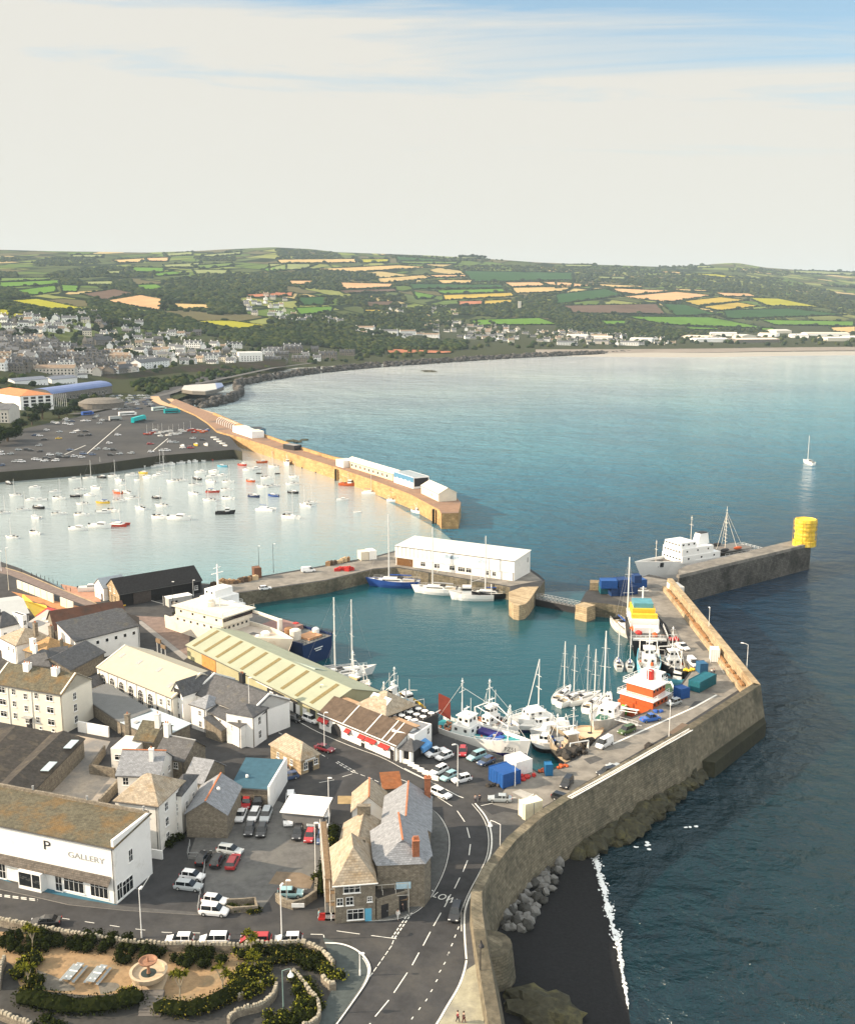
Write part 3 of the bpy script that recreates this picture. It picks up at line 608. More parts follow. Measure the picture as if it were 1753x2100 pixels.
# lean-to roofs in front of the hall
corr = M('corrugated_roof', (.19, .20, .205), .6, .12, .6, .06, pat='corr', psz=.5)
A = G(a6, 700, 1205, 10.2); B_ = G(a6, 1060, 1445, 10.2)
Bld('lean_to_shed', A, B_, 6.6, 3.2, .9, 'shed', stone, corr, label='corrugated grey lean-to curving below the long arched hall', cat='shed')
A = G(a6, 1062, 1448, 10.2); B_ = G(a6, 1395, 1585, 10.2)
Bld('lean_to_shed', A, B_, 7.6, 3.2, .7, 'shed', stone, M('pale_blue_roof', (.48, .56, .60), .7, .08, .5), label='pale blue flat lean-to roof next to the corrugated one', cat='shed').sky(3, 1, 1, 1, greym)
A = G(a6, 712, 1110, 10.4); B_ = G(a6, 800, 1130, 10.4)
Bld('store', A, B_, 5, 3.2, 1.6, 'gabley', white, slate, label='tiny white gabled store between the apartment block and the hall', cat='shed')
# white houses at the right end of the hall
A = G(a6, 1495, 1180, 13.8); B_ = G(a6, 1585, 1215, 13.8)
w1 = Bld('white_house', A, B_, 9, 7.0, 2.6, 'gabley', white, slate, label='tall white gabled house with a dark hatch joined to the arched hall', cat='house')
w1.part('hatch', MB().bx(w1.L*.2, w1.L*.8, -.05, .02, 6.0, 8.0), darkm); w1.win('f', .5, 3.4, .9, 1.4).door('f', .5)
g2 = tile(0, 1633, 1.0579); g4 = tile(594, 1841, 1.0579)
w3 = Bld('white_house', G(g2, 612, 448, 13.2), G(g2, 786, 518, 13.2), 11, 6.2, 2.8, 'gable', white, slate, label='main white range with a broad slate roof and tall plain gable', cat='house', parapet=.5)
w3.win('l', .5, 6.4, .8, 1.3).win('l', .25, 3.2, .8, 1.3).chim(w3.L*.36, 8, 8, 2.2, 1.3, .9, darkm, 2)
w2 = Bld('white_house', G(g2, 600, 484, 12.6), G(g2, 646, 499, 12.6), 6.0, 5.6, 1.6, 'hip', white, slateb, label='small white block with a dark blue hipped roof in the middle of the white group', cat='house')
w2.win('f', .6, 3.6, .7, 1.1).win('f', .6, 1.0, .7, 1.3)
w4 = Bld('white_house', G(g2, 648, 503, 11.8), G(g2, 756, 556, 11.8), 6.4, 4.8, 1.5, 'shed', white, slate, label='white wing with a lean-to slate roof and an arched cart entrance', cat='house')
for t in (.12, .42, .74): w4.win('f', t, 3.0, .7, 1.2)
ce = w4.part('cart_entrance', MB().prism([(-1.1, 0), (1.1, 0), (1.1, 1.3), (.8, 1.9), (0, 2.3), (-.8, 1.9), (-1.1, 1.3)], 0, .06), darkm, loc=(w4.L*.25, -.02, .02)); ce.rotation_euler = (R(90), 0, 0)
A = G(a7, 675, 1290, 14); B_ = G(a7, 790, 1215, 14)
w5 = Bld('white_house', A, B_, 6.6, 6.9, 1.2, 'hip', white, slate, label='white corner house with quoins at the road end of the white group', cat='house')
for z in (1.3, 4.4): w5.win('f', .45, z, .9, 1.6); w5.win('l', .5, z, .8, 1.4)
w5.part('quoins', MB().bx(-.02, .3, -.05, -.02, 0, 6.8), stone); w5.part('quoins', MB().bx(w5.L-.3, w5.L+.02, -.05, -.02, 0, 6.8), stone)
A = G(a7, 425, 1400, 9.8); B_ = G(a7, 590, 1330, 9.8)
Bld('lean_to_shed', A, B_, 5, 2.8, 1.6, 'shed', stone, slate, label='low stone outhouse below the cart entrance of the white group', cat='shed')
# green and cream transit shed on the quay
shedw = M('shed_cladding', (.50, .48, .30), .75, .12, .3, .05, pat='corr', psz=.7); shedr = M('shed_roof', (.40, .43, .32), .75, .08, .3, .05, pat='corr', psz=.8)
A = G(a7, 150, 715, 10.6); B_ = G(a7, 1222, 1240, 10.6)
ts = Bld('transit_shed', A, B_, 17, 3.6, 2.9, 'gable', shedw, shedr, label='very long pale green transit shed with brown stripes of rooflight beside the dock', cat='shed')
rl = M('dirty_rooflight', (.20, .16, .07), .6, .3, 1.5)
for i in range(10): ts.sky(ts.L*(.045+i*.098), .4, 1.25, 7.6, rl, 'rooflight')
ts.part('sliding_door', MB().bx(ts.L*.13, ts.L*.245, -.1, -.01, .02, 3.3), M('rusty_door', (.55, .26, .08), .8, .3, 1)); 
for x0, x1 in ((.43, .48), (.64, .76), (.79, .85), (.93, .965)): ts.part('doorway', MB().bx(ts.L*x0, ts.L*x1, -.06, -.01, .02, 2.9), darkm)
ts.part('sign_board', MB().bx(ts.L*.56, ts.L*.68, -.12, -.02, 2.9, 3.5), white)
for i in range(6): ts.part('roller_door', MB().bx(ts.L*(.66+i*.045), ts.L*(.685+i*.045), -.16, -.07, .1, 2.3), white)
A = G(a7, 700, 830, 12); B_ = G(a7, 1085, 968, 12)
Bld('glazed_shed', A, B_, 7, 4.6, 1.4, 'gable', M('pale_green_sheet', (.42, .50, .42), .5, .1, .5), M('translucent_roof', (.40, .47, .40), .45, .12, .6, pat='corr', psz=.7), label='grey green shed with a translucent roof behind the long transit shed', cat='shed')
# restaurant range with red awnings
rbrown = M('brown_corrugated_roof', (.13, .095, .07), .85, .35, .8, .06, pat='corr', psz=.6, col2=(.24, .17, .12), k2=.35, s2=.5)
A = G(b3, 722, 490, 10.5); B_ = G(b3, 1392, 768, 10.5)
rs = Bld('harbour_restaurant', A, B_, 9.5, 3.4, 2.6, 'gable', white, rbrown, label='long low white harbour restaurant with small red awnings over its windows', cat='restaurant')
for t in (.05, .12, .40, .585, .69, .86): rs.win('f', t, 1.2, .9, 1.0); 
for t, w_ in ((.05, 2.2), (.12, 1.0), (.40, 1.6), (.585, 2.0), (.70, 3.0), (.865, 3.0)):
    x = rs.L*t; rs.part('awning', MB().add([(x-w_/2, -.02, 2.75), (x+w_/2, -.02, 2.75), (x+w_/2, -.8, 2.2), (x-w_/2, -.8, 2.2), (x+w_/2, -.8, 2.0), (x-w_/2, -.8, 2.0)], [(0, 3, 2, 1), (3, 5, 4, 2), (0, 5, 3), (1, 2, 4)]), redp)
ar = rs.part('archway', MB().prism([(-1.6, 0), (1.6, 0), (1.6, 1.4), (1.1, 2.3), (0, 2.8), (-1.1, 2.3), (-1.6, 1.4)], 0, .06), darkm, loc=(rs.L*.235, -.02, .02)); ar.rotation_euler = (R(90), 0, 0)
rs.door('f', .585).door('f', .95, 1.1, 2.1)
for t in (.33, .62, .83, .9): rs.part('roof_batten', MB().add([(rs.L*t-.15, -.3, 3.45), (rs.L*t+.15, -.3, 3.45), (rs.L*t+.15, 4.75, 6.25), (rs.L*t-.15, 4.75, 6.25)], [(0, 1, 2, 3)]), offwh)
rs.part('parapet', MB().bx(-.3, rs.L+.2, -.28, -.02, 3.0, 3.5), white)
terr = M('terrace_roof', (.40, .27, .17), .9, .2, 1.0)
A = G(b3, 820, 395, 13.0); B_ = G(b3, 1475, 655, 13.0)
tr = Bld('terrace_building', G(b3, 815, 385, 12.2), G(b3, 1475, 648, 12.2), 4.2, 5.1, 0, 'flat', terr, terr, label='flat brown roofed range joined behind the restaurant roof', cat='building')
A = G(b3, 1045, 420, 12.8); B_ = G(b3, 1300, 520, 12.8)
lf = Bld('loft_building', A, B_, 9, 5.8, 3.2, 'hip', darkm, slatew, label='loft with a weathered mansard roof and two white rooflights over the restaurant', cat='building')
for x in (.32, .72): lf.sky(lf.L*x, .9, 2.0, 2.5, white)
for t in (.12, .3, .48, .66, .84): lf.win('r', t, 3.4, .6, 1.9, 'plain', white)
pdeck = M('decking', (.05, .045, .045), .9, .3, 1)
A = G(b3, 1320, 560, 10); B_ = G(b3, 1480, 610, 10)
dk = Bld('terrace', G(b3, 1372, 545, 11.4), G(b3, 1520, 600, 11.4), 8.6, 4.4, 0, 'flat', darkm, pdeck, label='dark open terrace with white tables beside the restaurant loft', cat='terrace')
for i in range(3):
    for j in range(3): MB().lathe((1.0+i*1.9, 1.4+j*2.6, 4.52), [(.06, 0), (.06, .7), (.75, .72), (.75, .78)], 8).build('table', white, dk.e)
A = G(b3, 1484, 690, 11.8); B_ = G(b3, 1700, 640, 11.8)
an = Bld('white_annexe', G(b3, 1545, 885), G(b3, 1698, 780), 5.4, 5.0, 0, 'flat', white, slateb, label='white two storey annexe with a blue awning at the quay end of the restaurant', cat='building')
an.win('f', .8, 3.4, .8, 1.3).win('l', .4, 3.4, .7, 1.2, 'arch').win('l', .65, 3.4, .7, 1.2, 'arch')
an.part('awning', MB().add([(1.2, -.02, 3), (4.4, -.02, 3), (4.6, -1.6, 2.2), (1, -1.6, 2.2), (4.6, -1.6, 1.2), (1, -1.6, 1.2)], [(0, 3, 2, 1), (3, 5, 4, 2), (0, 5, 3), (1, 2, 4)]), M('blue_awning', (.10, .30, .62), .7, .3, 2))
pc = Bld('porch', G(b3, 1435, 905), G(b3, 1530, 925), 4.2, 2.7, 1.6, 'hip', darkm, slate, label='little porch with a pyramid slate roof at the restaurant corner', cat='porch', ov=.6)
pc.part('column', MB().lathe((.2, -.2, 0), [(.45, 0), (.45, 2.7)], 10), white); pc.part('column', MB().lathe((pc.L-.1, -.2, 0), [(.45, 0), (.45, 2.7)], 10), white)
# small stone harbour office by the junction
A = G(b3, 305, 882); B_ = G(b3, 568, 1026)
ho = Bld('harbour_office', A, B_, (G(b3, 718, 962)-B_).length, 3.0, 2.5, 'hip', granlt, slatew, label='square stone office with a hipped roof on the road corner', cat='office')
ho.win('f', .26, 1.2, .7, 1.0).win('f', .7, 1.2, .7, 1.0).door('f', .5, 1.3, 2.0, white).win('r', .25, .9, .8, 1.4).win('r', .8, 1.3, .8, 1.0).door('r', .52)
ho.part('fascia', MB().bx(ho.L+.02, ho.L+.08, 1, ho.W-1, 2.5, 2.9), white)
# blue roofed workshop and its white gable
A = G(b3, -30, 1130, 10.2); B_ = G(b3, 312, 1150, 10.2)
bw_ = Bld('workshop', A, B_, 9.6, 3.2, 1.3, 'shed', stone, M('blue_sheet_roof', (.04, .105, .15), .7, .2, 1.0), label='low workshop with a deep blue sheet roof at the back of the car park', cat='workshop')
bw_.part('end_wall', MB().bx(bw_.L-.02, bw_.L+.35, -2.6, 10, 0, 5.0), white)
bw_.part('roof_vent', MB().lathe((2, 3, 3.9), [(.3, 0), (.3, .4), (.1, .55)], 8), white)
br = AX('stone_barn', b5, (325, 228), (455, -5), 7.2, 4.6, 2.4, 'gabley', stone, slateb, 'stone barn with a blue slate roof end-on to the car park', cat='barn')
br.ridge(); MB().lathe((4.6, 5, 6.7), [(.35, 0), (.35, .3), (.15, .5)], 8).build('roof_vent', white, br.rf)
A = G(b5, 985, 325, 9.6); B_ = G(b5, 1335, 357, 9.6)
cn = Bld('car_port', A, B_, 5.6, 2.6, .5, 'shed', M('dim_wall', (.2, .2, .2), .9), white, label='open sided white roofed car port at the back of the car park', cat='car port')
# pub cluster on the bend
p1_ = AX('white_cottage', b6, (570, 340), (575, 185), 6.0, 3.4, 2.6, 'gabley', white, slatew, 'white cottage with a steep brown roof and plain white gable behind the inn', cat='house')
p1_.win('f', .82, 1.2, .4, .4, 'plain').ridge()
p2_ = AX('inn_wing', b6, (470, 770), (535, 470), 6.8, 4.8, 2.2, 'gabley', stone, slatew, 'left wing of the inn with a cream sunlit roof slope and stone gable ends', cat='inn')
p2_.chim(3.3, p2_.W-.3, 6.8, 1.5, 2.2, .9, stone, 0).chim(3.3, .1, 6.0, 2.2, 2.8, .8, stone, 0).ridge(stone)
p3_ = AX('inn_wing', b6, (890, 505), (912, 215), 8.0, 6.2, 2.7, 'gabley', stone, slateb, 'far wing of the inn with orange ridge tiles and a blue slate slope', cat='inn')
p3_.ridge(); p3_.chim(p3_.L-.6, p3_.W-.4, 6, 4, 1.1, 1.1, brick, 2)
p4_ = AX('inn', b6, (862, 712), (828, 490), 8.8, 7.4, 2.8, 'gabley', stone, slateb, 'tall stone inn with orange ridge tiles and a red brick chimney on its front slope', cat='inn')
p4_.ridge()
# hipped front bay of the inn
L4 = p4_.L
rb = MB(); z0 = 7.45; rb.add([(-.3, -.1, z0), (L4*.02, -2.5, z0), (L4*.88, -2.7, z0), (L4+.3, -.1, z0), (L4/2, .1, z0+2.85)], [(0, 1, 4), (1, 2, 4), (2, 3, 4)])
MB().prism([(-.02, 0), (L4*.04, -2.2), (L4*.86, -2.4), (L4+.02, 0)], 0, 7.4, cap=False).build('front_bay', stone, p4_.e)
hr = rb.build('front_roof', slateb, p4_.rf)
ch = MB().bx(L4*.66, L4*.78, -1.9, -.9, 7.6, 10.8).bx(L4*.655, L4*.785, -2.0, -.8, 10.802, 10.95).build('chimney', brick, p4_.rf)
for x in (.685, .72, .755): MB().lathe((L4*x, -1.4, 10.952), [(.15, 0), (.12, .5), (.16, .55)], 7).build('chimney_pot', redtile, ch)
MB().bx(L4*.36, L4*.62, -2.62, -2.5, 3.4, 4.5).build('sign_board', M('pale_blue_sign', (.45, .62, .72), .5, .2, 2), p4_.e)
for y_, z in ((.12, 5.2), (.12, 1.2), (.5, 5), (.5, 1.0)): p4_.win('r', y_, z, 1.2, 1.9, 'plain', darkm)
p5_ = Bld('corner_house', G(b6, 275, 1105, 13.4), G(b6, 625, 1078, 13.4), 10.6, 6.4, 4.2, 'hipy', stone, slatew, label='scaffolded stone corner house with a pointed roof and brick rooflights', cat='house')
for t, z, w_, h_ in ((.42, 5.0, 2.4, 1.0), (.36, 3.0, 1.0, 1.2), (.86, 3.3, .6, .7), (.5, .5, 2.4, 1.6), (.12, 3.0, .8, 1.1)): p5_.win('f', t, z, w_, h_, 'multi' if w_ > 2 else 'cross')
p5_.door('f', .82, 1.0, 2.1, M('sky_blue_door', (.12, .42, .62), .5))
p5_.part('gutter', MB().bx(-.4, p5_.L+.4, -.45, -.32, 6.3, 6.45), white)
for y_ in (2.6, 6.0): MB().box((1.6, y_, 7.3), (1.1, 1.4, 1.0)).build('rooflight', brick, p5_.rf)
p6_ = Bld('stone_annexe', G(b6, 640, 1245, 10.2), G(b6, 905, 1165, 10.2), 5.0, 3.3, 0, 'flat', stone, felt, label='single storey stone annexe in the corner between the two inn fronts', cat='annexe')
p6_.door('f', .25, 1.2, 2.3).part('gateway', MB().bx(p6_.L*.72, p6_.L*.98, -.06, -.01, .02, 3), darkm)
# scaffolding on the corner house
sc_ = empty('scaffolding', G(b6, 330, 1395)[:], p5_.rz, 'pale pole scaffolding wrapped round the stone corner house', 'scaffold')
k = MB(); dk_ = MB()
for i in range(7):
    for y in (0, 1.2): k.tube((i*2.0-1.6, y, 0), (i*2.0-1.6, y, 6.2 if i < 3 else 4.2), .06, n=5)
for z in (2.2, 4.2): k.tube((-1.6, 0, z+.9), (10.4, 0, z+.9), .05, n=5)
k.tube((4.4, 0, 0), (6.4, 0, 2.2), .05, n=5)
for i in range(8):
    for x in (-1.9, -.8): k.tube((x-.4, 1+i*2.6, 0), (x-.4, 1+i*2.6, 6.4), .06, n=5)
for z in (2.3, 4.5, 6.2): k.tube((-2.3, 1, z+.5), (-2.3, 19, z+.5), .05, n=5)
k.build('poles', M('scaffold_pole', (.52, .50, .45), .5, .15), sc_)
dk_.bx(-1.8, 10.4, .1, 1.1, 2.15, 2.22).bx(-1.8, 4.4, .1, 1.1, 4.15, 4.22)
for z in (2.25, 4.45, 6.15): dk_.bx(-2.3, -1.2, 1, 19, z, z+.08)
dk_.build('deck_boards', wood, sc_)
# -------- old town houses at the left
T4 = [
 ('warehouse', (c4, -160, 1090, 13), (c4, 500, 1000, 13), 20, 6, 1.6, 'gable', offwh, M('white_sheet_roof', (.44, .46, .46), .7, .06), 'big warehouse with a pale white sheet roof at the left edge'),
 ('house', (c4, 10, 1250, 13.5), (c4, 390, 1160, 13.5), 8, 6.5, 3.0, 'hip', white, slate, 'white house with a dark hipped roof below the pale warehouse'),
 ('house', (c4, 390, 1050, 16), (c4, 470, 1030, 16), 5, 9, .4, 'flat', white, slate, 'narrow white tower house with blue painted lower walls'),
 ('house', (c4, 15, 1420, 12.6), (c4, 290, 1560, 12.6), 9, 5.6, 2.6, 'hip', white, slatew, 'white house with a brown hipped roof and curved white yard wall'),
 ('grey_shed', (c4, 470, 1180, 12.5), (c4, 820, 1385, 12.5), 12, 5.4, 2.8, 'gable', darkm, M('grey_sheet_roof', (.36, .35, .34), .8, .12, .6), 'shed with a pale grey pitched roof beside the red one'),
 ('house', (c4, 430, 1640, 12.2), (c4, 780, 1750, 12.2), 9, 5.2, 3.0, 'hip', stone, M('ochre_roof', (.42, .26, .12), .85, .3, 1.2, pat='slate', psz=.5), 'stone house with an ochre hipped roof and big white chimney'),
 ('house', (a6, 170, 935, 12), (a6, 440, 960, 12), 8, 5, 2.6, 'hip', stone, slate, 'stone house with a dark hipped roof behind the apartment block'),
 ('house', (a6, 455, 900, 12.2), (a6, 600, 880, 12.2), 7, 5.2, 1.8, 'gable', stone, slate, 'granite house with white sash windows right of the ochre roof'),
 ('workshop', (a6, 610, 990, 11.2), (a6, 905, 835, 11.2), 11, 4.2, 2.4, 'gable', stone, slate, 'dark roofed workshop in the dip left of the arched hall'),
 ('warehouse', (a6, 480, 640, 14), (a6, 1100, 545, 14), 10, 7.0, 3.8, 'gable', stone, M('rust_brown_roof', (.10, .05, .035), .9, .4, .8, .05, col2=(.05, .04, .035), k2=.45, s2=.2), 'long warehouse with a rusty brown roof in the old town'),
 ('boat_workshop', (a6, 655, 745, 13.2), (a6, 1208, 605, 13.2), 9, 6.2, 3.2, 'shed', white, slate, 'long white boat workshop with a row of small square windows'),
 ('house', (a6, 480, 650, 12.6), (a6, 600, 610, 12.6), 6, 5.6, 2.2, 'hip', stone, slate, 'little dark hipped house pressed against the grey pitched shed'),
]
OT = []
for nm, a_, b_, dep, he, rise, roof, wl, rf, lb in T4:
    OT.append(Bld(nm, G(*a_), G(*b_), dep, he, rise, roof, wl, rf, label=lb, cat='house' if 'house' == nm else 'building'))
OT[1].win('f', .2, 3.6, .8, 1.2).win('f', .6, 3.6, .8, 1.2).chim(OT[1].L*.3, 4, 8.6, 1.6, .8, .6, slate, 1)
OT[2].win('f', .5, 6.4, .8, 1.2).win('f', .5, 3.6, .9, 1.2); OT[2].part('blue_band', MB().bx(-.02, OT[2].L+.02, -.03, .2, 0, 3.2), M('pale_blue_wash', (.35, .58, .75), .8, .2))
OT[3].chim(OT[3].L*.85, 6, 6.6, 3.4, 1.2, .9, stone, 2).win('f', .5, 3.2, .8, 1.1).win('f', .8, 3.2, .8, 1.1)
OT[5].chim(OT[5].L*.36, .6, 5.4, 3.2, 1.6, .9, white, 0).chim(OT[5].L*.2, 7, 6, 4, 1.2, .8, stone, 2)
OT[6].chim(OT[6].L*.3, 3, 6, 3, 1.0, .8, white, 1)
OT[7].win('f', .25, 2.6, .8, 1.4).win('f', .72, 2.6, .8, 1.4).chim(3, 5, 5, 3.4, .8, .6, stone, 1)
OT[4].sky(4, 3, .9, .7, white).sky(7, 2.8, .9, .7, white)
OT[10].grid('f', 4.0, 1, 6, w=.8, h=.9, style='plain', t0=.12, t1=.98)
OT[10].part('end_wall', MB().bx(OT[10].L+.0, OT[10].L+.08, -.1, 9.1, 0, 8.6), darkm)
text('boatshed', 1.3, OT[10].e, (OT[10].L+.12, 4.2, 3.2), (R(90), 0, R(90)), white, .02)
rdr = Bld('red_roofed_shed', G(c4, 650, 1010, 13), G(c4, 840, 1080, 13), 7, 5.5, 1.5, 'gable', stone, redp, label='small shed with a bright red roof in the old town', cat='shed')
# yellow canopies and the buff boat yard behind
ylr = M('yellow_sheet', (.80, .55, .08), .7, .1)
MB().add([(*G(c4, 410, 800, 12)[:2], 12.5), (*G(c4, 640, 1000, 12)[:2], 10), (*G(c4, 870, 880, 12)[:2], 10.6), (*G(c4, 800, 860, 12)[:2], 12)], [(0, 1, 2, 3)]).wall([G(c4, 420, 830)[:2], G(c4, 640, 1010)[:2]], .3, 7, 10).build('yellow_canopy', ylr, label='bright yellow awning roof between the pale warehouse and the boat yard', cat='canopy')
sheet('yard', [c4(200, 620), c4(1480, 900), c4(1350, 1010), c4(900, 900), c4(400, 730)], 7.014, M('orange_earth', (.42, .20, .09), .95, .3, .6))
# pale panelled wall of the yard below the promenade
fw = empty('boat_yard_wall', G(c4, 320, 560), 0, 'pale panelled wall between the boat yard and the promenade', 'wall')
a_ = G(c4, 320, 545, 7); b_ = G(c4, 1300, 940, 7); d_ = (b_-a_); n_ = 9
for i in range(n_):
    p = d_*i/n_; q = d_*(i+.93)/n_
    if i == 6: continue
    MB().wall([(p.x, p.y), (q.x, q.y)], .3, 0, 2.8).build('panel', cream, fw)
# promenade, its railing posts
prom = M('promenade_paving', (.19, .15, .135), .95, .3, .7)
sheet('promenade', [c4(-300, 120), c4(100, 210), c4(400, 300), c4(1000, 560), c4(1660, 830), c4(1800, 900), c4(1600, 910), c4(900, 640), c4(160, 330), c4(-300, 250)], 7.03, prom)
sheet('kerb', [c4(100, 200), c4(400, 290), c4(1000, 545), c4(1680, 820), c4(1680, 835), c4(1000, 562), c4(400, 305), c4(100, 215)], 7.12, granlt)
sheet('slipway', [c4(1050, 490), c4(1420, 560), c4(1700, 640), c4(1760, 800), c4(1600, 800), c4(1150, 620)], 7.034, M('red_sand', (.40, .22, .15), .95, .2, .6))
pr_ = empty('promenade_railing', G(c4, 380, 290), 0, 'row of slim dark posts along the promenade edge', 'railing')
P_ = [(380, 285), (560, 350), (640, 370), (715, 395), (785, 420), (857, 445), (930, 475), (1005, 510), (1080, 560), (1155, 595), (1230, 620)]
o_ = G(c4, 380, 290)
for x, y in P_: q = G(c4, x, y)-o_; MB().tube(q, q+Vector((0, 0, 1.3)), .09, n=5).build('post', darkm, pr_)
# -------- waterfront: white cottage, black shed, portable office
wc = Bld('cottage', G(a6, 828, 350, 7+4.2), G(a6, 930, 400, 7+3.0), 7.5, 4.2, 2.4, 'gabley', white, M('grey_blue_roof', (.30, .34, .38), .8, .15), label='white gabled cottage at the water end of the promenade', cat='house', L=7)
wc.e.location = G(a6, 828, 352, 7); wc.e.rotation_euler.z = atan2(*(lambda d: (d.y, d.x))(G(a6, 930, 405)-G(a6, 828, 352)))
wc.win('f', .3, 2.6, .6, .8).win('f', .7, 2.6, .6, .8).win('f', .3, .8, .6, .8).door('f', .8)
tarb = M('black_tarred_boards', (.016, .016, .017), .8, .4, 1.5)
A = G(a6, 1045, 445, 7); B_ = G(a6, 1753, 318, 7)
bs = Bld('net_loft', A, B_, 11.5, 4.2, 3.6, 'gable', tarb, M('black_slate', (.022, .022, .024), .85, .5, 2.0, pat='slate', psz=.6, col2=(.08, .08, .08), k2=.28, s2=1.6), label='long black tarred shed with a pale front gable at the water\'s edge', cat='shed')
bs.part('front_gable', MB().add([(-.06, 0, 0), (-.06, 11.5, 0), (-.06, 11.5, 4.2), (-.06, 5.75, 7.8), (-.06, 0, 4.2)], [(0, 1, 2, 3, 4)][::-1]).bx(-.3, -.05, 3.4, 5.4, 0, 2.6), granlt)
bs.win('l', .35, 3.6, 1.0, 1.3).win('l', .65, 3.6, 1.0, 1.3).door('l', .5, 2.0, 2.5).win('f', .93, 1.3, 1.0, 1.2)
bs.part('timber_door', MB().bx(bs.L*.16, bs.L*.37, -.1, -.02, .1, 3.6), M('grey_brown_boards', (.07, .06, .055), .9, .3, 1.5))
bs.part('yellow_trim', MB().bx(.2, 1.8, -.08, -.02, .1, .5), yelp)
cabn = empty('site_cabin', G(a6, 1470, 455), 0, 'pale grey portable cabin in front of the black tarred shed', 'cabin')
d_ = G(a6, 1670, 420)-G(a6, 1470, 455); cabn.rotation_euler.z = atan2(d_.y, d_.x); l_ = d_.length
MB().bx(0, l_, 0, 3.2, .2, 2.9).build('wall', M('cabin_grey', (.42, .42, .41), .8, .15, 1), cabn); MB().bx(-.15, l_+.15, -.15, 3.35, 2.904, 3.05).build('roof', white, cabn)
for x in (1.2, 2.4): MB().bx(x-.4, x+.4, -.05, .0, 1.2, 2.1).build('window', glass, cabn)
# ferry terminal on the north quay
A = G(a8, 315, 318, 7); B_ = G(a8, 1190, 440, 7)
ft = Bld('ferry_terminal', A, B_, 13.5, 7.0, .9, 'shed', offwh, M('pale_sheet_roof', (.66, .66, .62), .7, .06, .4), label='long white ferry terminal shed raised on the north quay', cat='terminal')
ft.part('upper_cladding', MB().bx(-.2, ft.L+.2, -.22, -.02, 2.9, 7.2), white)
for i in range(9): ft.part('pier', MB().bx(ft.L*(.02+i*.012*3)-.12, ft.L*(.02+i*.036)+.12, -.3, -.23, 3.6, 7.1), M('seam_grey', (.5, .5, .49), .8))
for t, w_ in ((.24, 1.8), (.36, 2), (.49, 2), (.57, 2.6), (.63, 2), (.78, 1.4), (.84, 1.2)): ft.win('f', t, .9, w_, 1.5, 'multi')
ft.part('open_bay', MB().bx(.3, ft.L*.15, -.06, -.02, .05, 2.7), M('bay_brown', (.16, .08, .03), .9, .4, 1.5))
for t in (.42, .48, .7): ft.part('banner', MB().bx(ft.L*t, ft.L*t+3.6, -.28, -.23, 4.9, 6.2), M('blue_print_banner', (.42, .52, .62), .6, .5, 1.2))
for i in range(14): ft.win('f', .06+i*.065, 6.5, 1.3, .22, 'plain')
cn2 = Bld('control_cabin', G(a8, 1195, 400, 7), G(a8, 1290, 385, 7), 6, 5.6, 0, 'flat', offwh, darkm, label='dark topped control cabin at the end of the ferry terminal', cat='cabin'); cn2.part('dark_band', MB().bx(-.1, cn2.L+.1, -.1, 6.1, 4.2, 5.9), darkm); cn2.win('f', .4, 1.4, 1, 1.2).win('f', .8, 1.4, .8, 1.2).win('r', .5, 1.4)

rs_ = Bld('rust_roofed_store', G(b6, 700, 272, 9.6), G(b6, 850, 262, 9.6), 5, 2.6, .8, 'shed', stone, M('rust_tile', (.24, .09, .035), .9, .35, 1.2, col2=(.2, .1, .05), k2=.4, s2=.5), label='low store with a rusty orange roof between the cottage and the inn', cat='store')
sheet('pavement', [g2(428, 224), g2(446, 222), g2(592, 336), g2(578, 346)], 7.05, M('pale_walk', (.26, .25, .24), .9, .2))
sheet('quay', [g2(390, 205), g2(545, 212), g2(598, 262), g2(590, 334), g2(446, 221)], 7.016, M('pinkish_quay', (.20, .15, .13), .95, .35, .6))
sheet('garden_court', [b6(300, 330), b6(430, 330), b6(420, 400), b6(300, 400)], 7.03, M('sandy_ground', (.34, .25, .13), .95, .3, .8))
# ------------------------------------------------------------------ sea walls, arms of the harbour, gate
sw = MB(); n_ = len(seaw); P_, F_ = [], []
for i, (x, y) in enumerate(seaw):
    a = Vector(seaw[max(i-1, 0)]); b = Vector(seaw[min(i+1, n_-1)]); d = (b-a).normalized(); r = Vector((d.y, -d.x)); z = SEAW_Z[i]
    for o, zz in ((-1.9, 6.9), (-1.7, z), (0, z), (1.6, 2.6), (1.9, -3)): P_.append((x+r.x*o, y+r.y*o, zz))
for i in range(n_-1):
    for k in range(4): F_.append((5*i+k, 5*(i+1)+k, 5*(i+1)+k+1, 5*i+k+1)[::-1])
F_ += [tuple(5*(n_-1)+k for k in range(5))]
tag(sw.add(P_, F_).build('sea_wall', granite), 'long curving granite sea wall with a tall outer face beside the road and quay', 'wall')
# coping of the wall
cp = MB(); 
cp.wall([(x, y) for x, y in [(Vector(p)+Vector((-.2, 0)))[:] for p in seaw[6:]]], -1.5, 10.2, [z+.22 for z in SEAW_Z[6:]])
